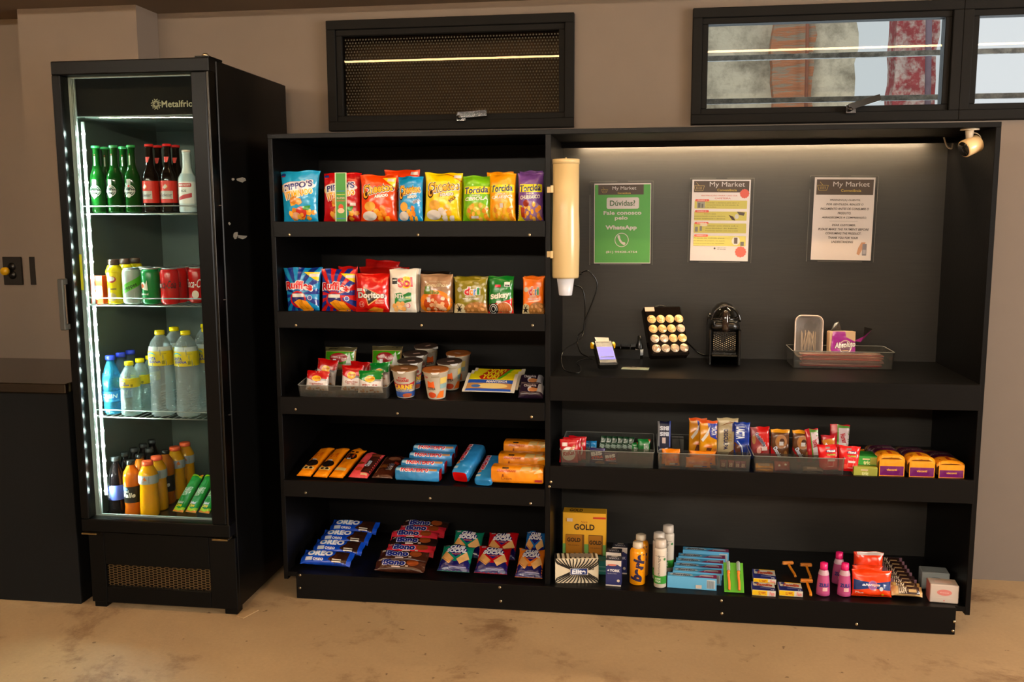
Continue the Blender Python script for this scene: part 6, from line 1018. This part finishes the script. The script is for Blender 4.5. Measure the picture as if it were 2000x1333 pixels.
nc = [('r', 0, .9, 1, 1, 'e0941c'), ('e', .55, .62, .32, .22, '9c6840'), ('e', .42, .66, .12, .10, 'a86c30'), ('e', .60, .62, .14, .10, '3c1c10'), ('p', [(0, 0), (0, .48), (.5, .0)], 'b81418'), ('t', 'Chocolate', .38, .28, .12, .66, dict(a=-58, b=.05), 'c8ccd8'), ('q', .45, .5, .68, .62, .002, 'c8c0bc'), ('e', .8, .2, .1, .14, '8c6030'), ('e', .8, .06, .1, .06, '2c6c20')]
for i, (u0, u1, v, y) in enumerate(((1505, 1541, 842, -.335), (1550, 1581, 844, -.340))): rbag('biscuit_packet', 'nco', u0, u1, v, y, .018, '5c3418', nc, ['brown chocolate biscuit packet with gold top, left of its twin', 'brown chocolate biscuit packet with gold top, right of its twin'][i], 'packet', 'brown biscuit packets', seed=131, lean=5, box=3)
mo = [('p', [(.35, 1), (1, .95), (1, .1), (.4, .0)], '5c8c38'), ('p', [(.42, .9), (1, .9), (1, .2), (.5, .1)], 'c8b0b0'), ('t', 'Morango', .7, .55, .2, .6, dict(a=-70, b=.05), 'a82830'), ('q', .5, .3, .85, .45, .002, 'd0c8c4')]
for i, (u0, u1, v, y, ry) in enumerate(((1578, 1603, 842, -.345, -6), (1603, 1630, 853, -.300, 0), (1619, 1656, 833, -.260, 2))): rbag('biscuit_packet', 'mor%d' % i, u0, u1, v, y, .016, 'b82028', mo if i != 1 else [('p', [(0, .8), (.5, .3), (.9, .2), (1, .9)], 'c87828'), ('t', 'Tang', .4, .5, .2, .6, dict(a=-50, b=.05), 'd8d0d0')], ['red, white and green biscuit packet next to the brown ones', 'small red packet with orange fruit behind the red bags', 'tall red packet standing behind the right red bag'][i], 'packet', seed=133+i, lean=4, ry=ry, box=3)
fi = [('q', .36, .86, .56, .93, .002, '80605c'), ('e', .60, .76, .24, .055, '2c2468'), ('t', 'fini', .60, .765, .08, .36, dict(b=.06), 'e0dcdc'), ('t', 'TUBES', .60, .62, .05, .42, dict(b=.06), '9cac38'), ('r', .42, .16, .44, .50, 'd8948c'), ('r', .7, .16, .72, .50, 'd8948c'), ('r', .42, .14, .72, .17, 'd8948c'), ('r', .44, .36, .80, .44, 'd0c4c0'), ('e', .3, .2, .16, .1, 'd44034')]
for i, (u0, u1, v, y) in enumerate(((1599, 1640, 873, -.440), (1636, 1677, 876, -.450))): rbag('candy_bag', 'fin', u0, u1, v, y, .020, 'cc0810', fi, ['bright red candy bag, left one of two in front of the right tray', 'bright red candy bag, right one of two'][i], 'bag', 'bright red candy bags', seed=137, lean=5, ry=(-3, 3)[i], taper=.12)
for i in range(3): shp('candy_bar', pillow('gold', .062, .022, .010, 'd09018', [('r', .2, .3, .8, .8, 'd8c4a8')], ends='x', seed=139, box=3, kind='metalfoil'), 1492, 929-i*6.5, (za, 0), ['gold wrapped candy bar at the bottom of its stack', 'gold wrapped candy bar in the middle of its stack', 'gold wrapped candy bar on top of its stack'][i], 'bar', 'gold candy bars', lean=50, y=-.452+.002*i, up=.0)
for i in range(2): shp('candy_bar', pillow('silv', .065, .020, .010, '6c6058', [('r', .2, .3, .7, .7, '9c9088')], ends='x', seed=140, box=3, kind='metalfoil'), 1588, 928-i*6, (za, 0), ['silver grey candy bar lying in the right tray', 'silver grey candy bar on the lower one in the right tray'][i], 'bar', 'silver grey candy bars', lean=50, y=-.452, up=.0)
shp('candy_bar', pillow('redb', .05, .035, .014, '8c0c10', [('s', .3, .5, .006, 'd8ccc4'), ('s', .7, .6, .006, 'd8ccc4')], ends='x', seed=141, box=3), 1528, 921, (za, 0), 'dark red candy pack with white specks beside the gold bars', 'pack', lean=30, y=-.450, up=.0)
zz = R1[0]+.001
for i, (u, v, y, c) in enumerate(((1691, 936, -.47, '9c9c3c'), (1694, 922, -.45, '2c8c30'))):
    p = at_y(u, v, y); put('biscuit_box', carton('trio%d' % i, .074, .030, .07, c, [('r', .3, .6, .6, .75, 'c8a888'), ('t', 'trio', .5, .3, .4, .3, dict(b=.04), 'd0d090'), ('r', .62, .1, .98, .9, '8c8c34')], [('r', 0, .5, 1, 1, '2c8c30')]), (p.x, y+.035, zz+.0315*i), ['olive green biscuit box beside the bread bags', 'green biscuit box lying on the olive one'][i], 'box', rz=-3)
# sliced bread bags lying towards the back
def bread(key, w, L, h):
    if key in _P: return _P[key]
    n = 24; S_ = 14; secs = []
    def sec(t):      # t 0 near end .. 1 far end
        k = .93 if t == 0 else 1 if t < .72 else 1-.55*((t-.72)/.28)**1.5; zt = 1 if t > .03 else .8; zt *= 1 if t < .6 else 1-.35*(t-.6)/.4; return k, zt
    def pt(a, t, l=0.): k, zk = sec(t); c, s_ = cos(a), sin(a); x = math.copysign(abs(c)**.6, c)*(w/2+l)*k; z = h/2*zk*(1+.03*sin(9*t+3*a))+math.copysign(abs(s_)**.6, s_)*(h/2*zk+l); return Vector((x, t*L, max(z, .0)))
    g = G(); vs = [pt(2*pi*k/n, i/S_) for i in range(S_+1) for k in range(n)]; crust = mat('8a5424', 'film'); cc = mat('a06a34', 'foil')
    g.add(vs, [(i*n+k, i*n+(k+1) % n, (i+1)*n+(k+1) % n, (i+1)*n+k) for i in range(S_) for k in range(n)]+[list(range(n)), [S_*n+k for k in range(n)][::-1]], cc, True)
    def over(a0, a1, t0, t1, ops): W = w*.9; Lk = L*(t1-t0); return lambda x, y, l: pt(math.radians(a0+(a1-a0)*x/W), t0+(t1-t0)*y/Lk, l)
    b = G(); W = w*.9
    artwork([('r', 0, .0, 1, .42, 'e08c14'), ('r', 0, .42, 1, 1, '4c1434'), ('l', [(.5, .1), (.5, .36)], .002, 'a83c10'), ('l', [(.32, .2), (.68, .2)], .002, 'a83c10'), ('c', .3, .14, .003, 'a83c10'), ('c', .7, .14, .003, 'a83c10'), ('r', 0, .40, 1, .45, '8c1c3c'), ('t', 'Visconti', .45, .78, .07, .6, {}, '9c8478'), ('t', 'BRIOCHE', .45, .66, .08, .6, dict(b=.02), '9c8478'), ('p', [(.75, .5), (.95, .5), (.9, .95), (.8, .95)], '8c8884')], W, L*.55, over(165, 15, .02, .57, 0), 'foil', L=.008, g=b, lift=.0012)
    e = G(); k0 = .93
    def ef(x, y, l): return Vector(((x/w-.5)*w*k0*.98, -.0012-l, .002+y*.80))
    artwork([('q', .0, .0, 1, 1, .014, 'e08c14'), ('q', .03, .04, .97, .60, .012, '641458'), ('t', 'visconti', .5, .38, .12, .4, dict(b=.03), 'd89838')], w, h*.97, ef, 'foil', flat=True, g=e)
    _P[key] = [('wrapper', g.mesh(key), [('printed_band', b.mesh(key+'b')), ('printed_end', e.mesh(key+'e'))])]; return _P[key]
for i, (u, v, hh, rz) in enumerate(((1742, 936, .072, 2), (1801, 938, .068, 2), (1859, 939, .056, 3))):
    p = at_y(u, v, -.478); put('bread_bag', bread('bread%d' % i, .087, .232, hh), (p.x, -.468, zz+.001), ['bread bag with a purple end, leftmost of three', 'bread bag with a purple end in the middle of three', 'flatter bread bag at the right end of the sweets shelf'][i], 'bread', 'bread bags', rz=rz)
sbag('bread_bag', 'breadb', 1678, 1712, 880, -.20, zz, .04, 'd88818', [], 'orange bread bag corner standing behind the olive box', 'bread', seed=149)
# ================================================================== right bay: bottom shelf
ZB = SH['r2'][0]+.001
def on(u, v, dy=0.): p = at_z(u, v, ZB); return Vector((p.x, p.y+dy, ZB))
go = [('r', 0, 0, 1, .42, '6c9c50'), ('r', 0, 0, 1, .22, '1c7c74'), ('t', 'Niely', .5, .83, .05, .16, dict(i=.2), '9c5010'), ('t', 'GOLD', .5, .74, .10, .46, dict(b=.04), '2c1804'), ('r', .70, .90, 1, .935, 'b83018'), ('q', .07, .08, .50, .60, .012, '6c4410'), ('q', .60, .08, .93, .60, .012, '6c4410'), ('q', .08, .09, .45, .59, .012, 'a0640c'), ('q', .61, .09, .90, .59, .012, 'a0640c'), ('r', .08, .09, .45, .24, '0c4c44'), ('r', .61, .09, .90, .24, '0c4c44'), ('t', 'GOLD', .26, .50, .07, .30, dict(b=.04), '201204'), ('t', 'GOLD', .76, .46, .07, .27, dict(b=.04), '201204'), ('t', 'PÓS-QUÍMICA', .26, .40, .03, .26, {}, '3c2404'), ('t', 'PÓS-QUÍMICA', .76, .36, .03, .24, {}, '3c2404'), ('t', 'ARGAN', .26, .18, .05, .2, dict(b=.03), '70b0a0'), ('t', 'ARGAN', .76, .15, .05, .2, dict(b=.03), '70b0a0'), ('q', .10, .84, .23, .90, .002, 'c8b0a0')]
w = 87*mpp(-.30); h = at_y(1140, 1008, -.33).z-ZB
put('shampoo_box', carton('goldb', w, h, .06, 'd49c20', go, [('t', 'GOLD', .3, .5, .5, .3, dict(b=.04), '2c1804')]), (at_y(1141, 1060, -.30).x, -.27, ZB), 'golden yellow hair care gift box behind the striped tissue box', 'box')
w = 87*mpp(-.43); h = .088; z_ = [('r', 0, 0, 1, 1, 'cfc0a4')]; rn = random.Random(2)
for k in range(15):      # bold stripes that squeeze together behind the logo
    x = -.15+k*1.3/14; f = lambda y: .55+(x-.55)*(.30+.70*abs(y-.52)/.5)+.10*sin(5*y+x*3)*(1-abs(2*y-1)); P_ = [(min(max(f(q/10), 0), 1), q/10) for q in range(11)]; z_.append(('l', P_, .0042, '0f0d0c'))
z_ += [('q', .34, .34, .76, .62, .022, 'cfc0a4'), ('q', .35, .35, .74, .61, .020, '142c68'), ('t', 'Elite', .54, .48, .17, .30, dict(b=.05, i=.1), 'dcdce0'), ('t', '50', .84, .60, .09, .10, dict(b=.03), '1c1814'), ('t', 'Softys', .5, .585, .04, .14, dict(b=.02), '6c98c8')]
sd = [('r', 0, k/8, 1, k/8+.06, '0f0d0c') for k in range(8)]; tp = [('r', k/9, 0, k/9+.05, 1, '0f0d0c') for k in range(9)]+[('q', .35, .2, .85, .8, .01, '6c645c')]
put('tissue_box', carton('elite', w, h, .055, 'cfc0a4', z_, tp, sd, sd, bev=.003), on(1122, 1140, .032)+Vector((.004, 0, 0)), 'black and white striped tissue box with a blue oval logo', 'box', rz=8)
p = at_z(1166, 1105, ZB); put('soap_box', carton('teal', .075, .05, .05, '2c8c84', [('r', 0, .55, 1, .62, '8cc8c0'), ('r', 0, .25, 1, .32, '8cc8c0')]), (p.x, -.345, ZB), 'low teal box in front of the golden gift box', 'box')
yk = [('r', 0, .78, 1, 1, 'c8bcb0'), ('r', 0, 0, 1, .70, '24285c'), ('e', .5, .70, .5, .16, '24285c'), ('r', 0, 0, 1, .05, 'c8bcb0'), ('t', 'YORK', .58, .61, .09, .62, dict(b=.06), 'd4d0d0'), ('p', [(.08, .58), (.16, .66), (.24, .58)], 'd4d0d0'), ('t', 'Algodão em Bola', .4, .49, .05, .6, {}, 'b0aeb8'), ('c', .82, .22, .005, 'c8b8a0'), ('e', .4, .83, .3, .04, 'c07060')]
yt = [('r', 0, 0, 1, 1, '1c2030'), ('t', 'YORK', .5, .4, .3, .7, dict(b=.05, a=180), 'b0aeb8'), ('q', .3, .7, .7, .95, .001, 'a09890')]
for i, (u, v, y, h_) in enumerate(((1199, 1144, -.445, .092), (1199, 1125, -.390, .100), (1211, 1108, -.330, .098))):
    put('cotton_box', carton('york%d' % i, .053, h_, .045, '24285c', yk, yt), (at_y(u, v, y).x, y+.0, ZB), ['navy and white cotton box, foremost of three', 'navy and white cotton box, middle of three', 'navy and white cotton box, rearmost of three'][i], 'box', 'cotton boxes', rz=-3)
PF['barla'] = [(.92, 0), (1, .015), (1, .76), (.90, .82), (.60, .86), (.58, .87)]; PF['spray'] = [(.90, 0), (1, .015), (1, .78), (.97, .81), (.70, .83), (.70, .835)]; PF['polish'] = [(.80, 0), (1, .02), (.98, .10), (.90, .40), (.74, .66), (.60, .76), (.52, .79), (.50, .80)]
def spin(parts): return parts
for i, (u, v, y) in enumerate(((1245, 1137, -.425), (1251, 1118, -.345))):
    h_ = at_y(u, 1052 if i == 0 else 1035, y).z-ZB
    put('lotion_bottle', bottle('barla', 'barla', .148, .0275, 'e89408', 'plastic', 'd0c0a8', capr=.0175, label=[(.08, .78, 2.6, [('t', 'barla', .5, .5, .34, 1.30, dict(a=80, b=.06, i=.1), '201840')], None, 'lettering')]), (at_y(u, v, y).x, y, ZB), ['yellow-orange bottle with dark upright lettering, in front', 'yellow-orange bottle standing behind its twin'][i], 'bottle', 'yellow-orange bottles', rz=4)
sy = [('r', .0, .08, 1, .30, '2c8424'), ('t', 'monange', .45, .58, .07, 1.2, dict(a=90, i=.2), '4c4440'), ('c', .72, .78, .0045, '3c7c44'), ('t', 'DETOX', .36, .22, .05, .3, dict(b=.05), 'c8d8c0'), ('t', 'VERDE', .36, .15, .05, .3, dict(b=.04), 'c8d8c0'), ('r', .2, .86, .7, .87, '6c645c')]
for i, (u, v, y) in enumerate(((1289, 1145, -.445), (1286, 1122, -.375), (1304, 1103, -.290))):
    put('spray_can', bottle('spray', 'spray', .168 if 1 else 0, .0215, 'd0c4b4', 'plastic', 'c0b4a8', capr=.0185, label=[(.03, .78, 3.0, sy, None, 'label')]), (at_y(u, v, y).x, y, ZB), ['white spray bottle with green band, foremost of three', 'white spray bottle with green band, second in the line', 'white spray bottle with green band, rearmost of the three'][i], 'bottle', 'white spray bottles')
so = [('r', 0, 0, 1, 1, '5ca4cc'), ('r', .80, .12, .97, .85, 'b8c0c4')]+[('r', .81+k*.013, .15, .815+k*.013, .8, '3c4c58') for k in range(11)]+[('r', .58, .1, .70, .4, 'c0b0a0')]
st_ = [('e', .28, .5, .24, .36, 'a8b8c0'), ('t', 'Sorriso', .28, .5, .42, .36, dict(b=.05, i=.3), '2c2c3c'), ('p', [(.5, 0), (.7, .7), (1, .95), (1, 0)], '7c2050'), ('e', .80, .55, .14, .22, 'a8a8b0'), ('c', .66, .35, .003, 'c8b0b8'), ('c', .92, .3, .002, 'c8b0b8')]
for i, (u, v, y) in enumerate(((1351, 1150, -.440), (1361, 1135, -.392), (1363, 1124, -.344), (1366, 1112, -.296), (1370, 1100, -.248), (1378, 1085, -.180))):
    put('toothpaste_box', carton('sorr', .166, .042, .036, '3c98c4', so, st_), (at_y(u, v, y).x, y, ZB), ['light blue toothpaste box, nearest of six', 'light blue toothpaste box, second of six', 'light blue toothpaste box, third of six', 'light blue toothpaste box, fourth of six', 'light blue toothpaste box, fifth of six', 'blue toothpaste box standing apart at the very back'][i], 'box', 'toothpaste boxes', rz=-3)
# toothbrush card
w, h = .066, .105; g = G().box(-w/2, w/2, -.0006, .0006, 0, h, mat('4c9c1c', 'card')); tb = []
for s in (-1, 1):
    x = s*w*.25; b = G().tube(curve([(x, -.006, .006), (x+.001, -.006, .03), (x-.001, -.007, .055), (x, -.006, .066)], 5), .0042, mat('e87c30', 'plastic'), 10).lathe([(.0045, .062), (.0055, .068), (.0045, .074)], mat('e87c30', 'plastic'), 14, c=(x, -.006, 0)); bl = G().box(x-.006, x+.006, -.012, -.001, .072, h+.004, mat('b8c0b4', 'frost'), .004)
    tb.append(('toothbrush', b.mesh('tb'), [('head_cover', bl.mesh('hc'))]))
put('toothbrush_card', [('card', g.mesh('card'))]+tb, on(1434, 1159), 'green card with two orange toothbrushes on it', 'card', lean=42, up=.002)
ka = [('p', [(0, 0), (1, 0), (1, .36), (.6, .42), (.3, .52), (.1, .5), (0, .6)], '1c2060'), ('r', 0, .0, .06, 1, '282878'), ('r', .3, .92, 1, 1, 'e0b410'), ('c', .22, .84, .008, '20286c'), ('t', 'Família', .55, .66, .28, .66, dict(b=.04, i=.25), 'b83c18'), ('r', .35, .24, .8, .28, '8c90b8'), ('t', '75', .86, .1, .12, .14, dict(b=.03), 'd0d0d8')]
kf = [('r', 0, .08, .64, .95, 'e0b410'), ('t', 'Leve 75', .42, .5, .5, .3, dict(b=.03, a=180), 'b04818'), ('t', 'Fam', .85, .5, .6, .2, dict(b=.05), 'd8807c')]
def swab(u, v, lab, up=0., dy=0.):
    g = carton('swab', .076, .020, .072, 'c8c0b0', kf, ka, bev=.0008); p = on(u, v, .036+dy)
    put('swab_box', g, p, lab, 'box', 'flat swab boxes', rz=-3, up=up)
swab(1493, 1165, 'blue and cream cotton swab box, nearest left', 0); swab(1546, 1166, 'blue and cream cotton swab box, nearest right', 0)
p = on(1500, 1165, .036+.079); put('swab_box', carton('swab', .07, .02, .07, 'c8c0b0'), p+Vector((-.000, 0, .012)), 'blue and cream cotton swab box behind, set a little higher', 'box', 'flat swab boxes', rz=-3, lean=-4)
RZm = mat('e0841c', 'plastic')
for i, (u, v, a) in enumerate(((1553, 1129, 14), (1583, 1133, 4), (1583, 1166, 2))):
    g = G(); L = .075; g.tube(curve([(0, 0, .006), (.002, .012, .007), (.001, .04, .009), (0, .07, .014)], 4), .0046, RZm, 8); hdz = G().box(-.020, .020, .066, .078, .010, .020, mat('e89040', 'plastic'), .002); bl = G().box(-.021, .021, .072, .079, .006, .010, mat('b8b8b4', 'metal'), .001)
    p = on(u, v); thing('razor', [('handle', g.mesh('rh')), ('head', hdz.mesh('rhd'), [('blade', bl.mesh('bl'))])], (p.x, p.y, ZB-.001), (math.radians(12), 0, math.radians(a)), ['orange razor beside the rear swab box', 'orange razor behind, its head nearest the pink bottles', 'orange razor in front with its handle towards the shelf edge'][i], 'razor', 'orange razors')
for i, (u, v, y) in enumerate(((1607, 1163, -.445), (1648, 1166, -.440), (1637, 1140, -.335))):
    put('polish_bottle', bottle('zulu', 'polish', .112, .0225, 'b04878', 'bottle' if 0 else 'plastic', 'e0206c', capr=.0120, label=[(.28, .42, 2.2, [('t', 'ZULU', .5, .5, .7, .72, dict(b=.07), '28206c')], None, 'lettering'), (.64, .78, TK, [], 'b894a0', 'clear_neck')]+([(.17, .28, 1.0, [('r', .25, 0, 1, 1, 'd0a0a0')], None, 'price_label')] if 1 else [])), (at_y(u, v, y).x, y, ZB), ['pink remover bottle, front left', 'pink remover bottle, front right', 'pink remover bottle standing behind the other two'][i], 'bottle', 'pink remover bottles')
al = [('p', [(.02, .25), (.02, .66), (.5, .56), (.98, .62), (.98, .26), (.5, .36)], '10306c'), ('c', .5, .46, .016, 'a86c98'), ('c', .5, .46, .012, '885890'), ('t', 'always', .46, .47, .12, .46, dict(b=.03, i=.25), 'd8dce4'), ('t', 'Plus', .16, .18, .07, .2, dict(b=.03), 'e0b0a0'), ('e', .72, .34, .05, .08, 'c8ccd0'), ('c', .76, .12, .004, 'c8a010'), ('q', .48, .44, .66, .51, .001, 'd8a89c')]
sbag('pad_pack', 'alw', 1665, 1740, 1118, -.450, ZB, .036, 'e83c0c', al, 'orange-red pad pack with a blue band, in front', 'pack', seed=150, lean=8, box=4, crimp=.06)
sbag('pad_pack', 'alw2', 1667, 1723, 1082, -.372, ZB, .034, 'dc340c', al+[('r', .1, .93, 1, 1, 'c8b8b0')], 'orange-red pad pack standing behind the front one', 'pack', seed=151, lean=4, box=4)
sbag('pad_pack', 'alw3', 1665, 1722, 1108, -.411, ZB, .026, 'd8340c', [], 'orange-red pad pack squeezed between the other two', 'pack', seed=152, lean=4, box=4)
for i in range(9):
    u, v = 1771-i*4.6, 1172-i*7.4; c = ('c8a068', 'b08c50', '8c6878', '3c2024', '9c7484', '8c6474', '382024', '94707c', '8c6474')[i]
    shp('soap_bar', pillow('lux%d' % (i if i < 5 else 4), .098, .034, .022, c, [('r', .22, .1, .9, .9, '34201c'), ('t', 'LUX', .36, .5, .6, .24, dict(b=.05), 'c8b8a0'), ('r', .55, .3, .8, .6, 'b09060')], ends='x', seed=160+i, box=3.5, crimp=.1, kind='foil'), u, v, (ZB, 0), ['cream and brown soap bar, nearest in the row', 'tan soap bar, second in the row', 'pinkish soap bar, third in the row', 'dark soap bar, fourth in the row', 'pinkish soap bar in the middle of the row', 'pinkish soap bar, sixth in the row', 'dark soap bar, seventh in the row', 'pinkish soap bar, eighth in the row', 'pinkish soap bar, rearmost in the row'][i], 'soap', 'wrapped soap bars', lean=40, up=.012, rz=-3)
bx = lambda c: [('e', .5, .58, .26, .17, c), ('t', 'Francis', .5, .58, .06, .3, dict(i=.2), 'd8c8c0'), ('c', .5, .14, .0025, c), ('r', .2, .3, .8, .32, 'c0b0a4')]
put('soap_box', carton('soapp', .088, .062, .060, 'b8a89c', bx('c07068'), [('q', .2, .3, .8, .7, .01, 'c8aca0')], (), [('r', 0, 0, 1, 1, 'c07068')], bev=.0025), on(1845, 1179, .030), 'pinkish white soap box with a red oval at the right end, in front', 'box', 'soap boxes at the right end', rz=-5)
put('soap_box', carton('soapg', .088, .062, .060, '949a9a', bx('5c6870'), [('q', .2, .3, .8, .7, .01, '98a0a0')], (), [], bev=.0025), on(1828, 1154, .030)+Vector((0, .0, 0)), 'pale grey soap box with a dark oval, behind the pinkish one', 'box', 'soap boxes at the right end', rz=-5)
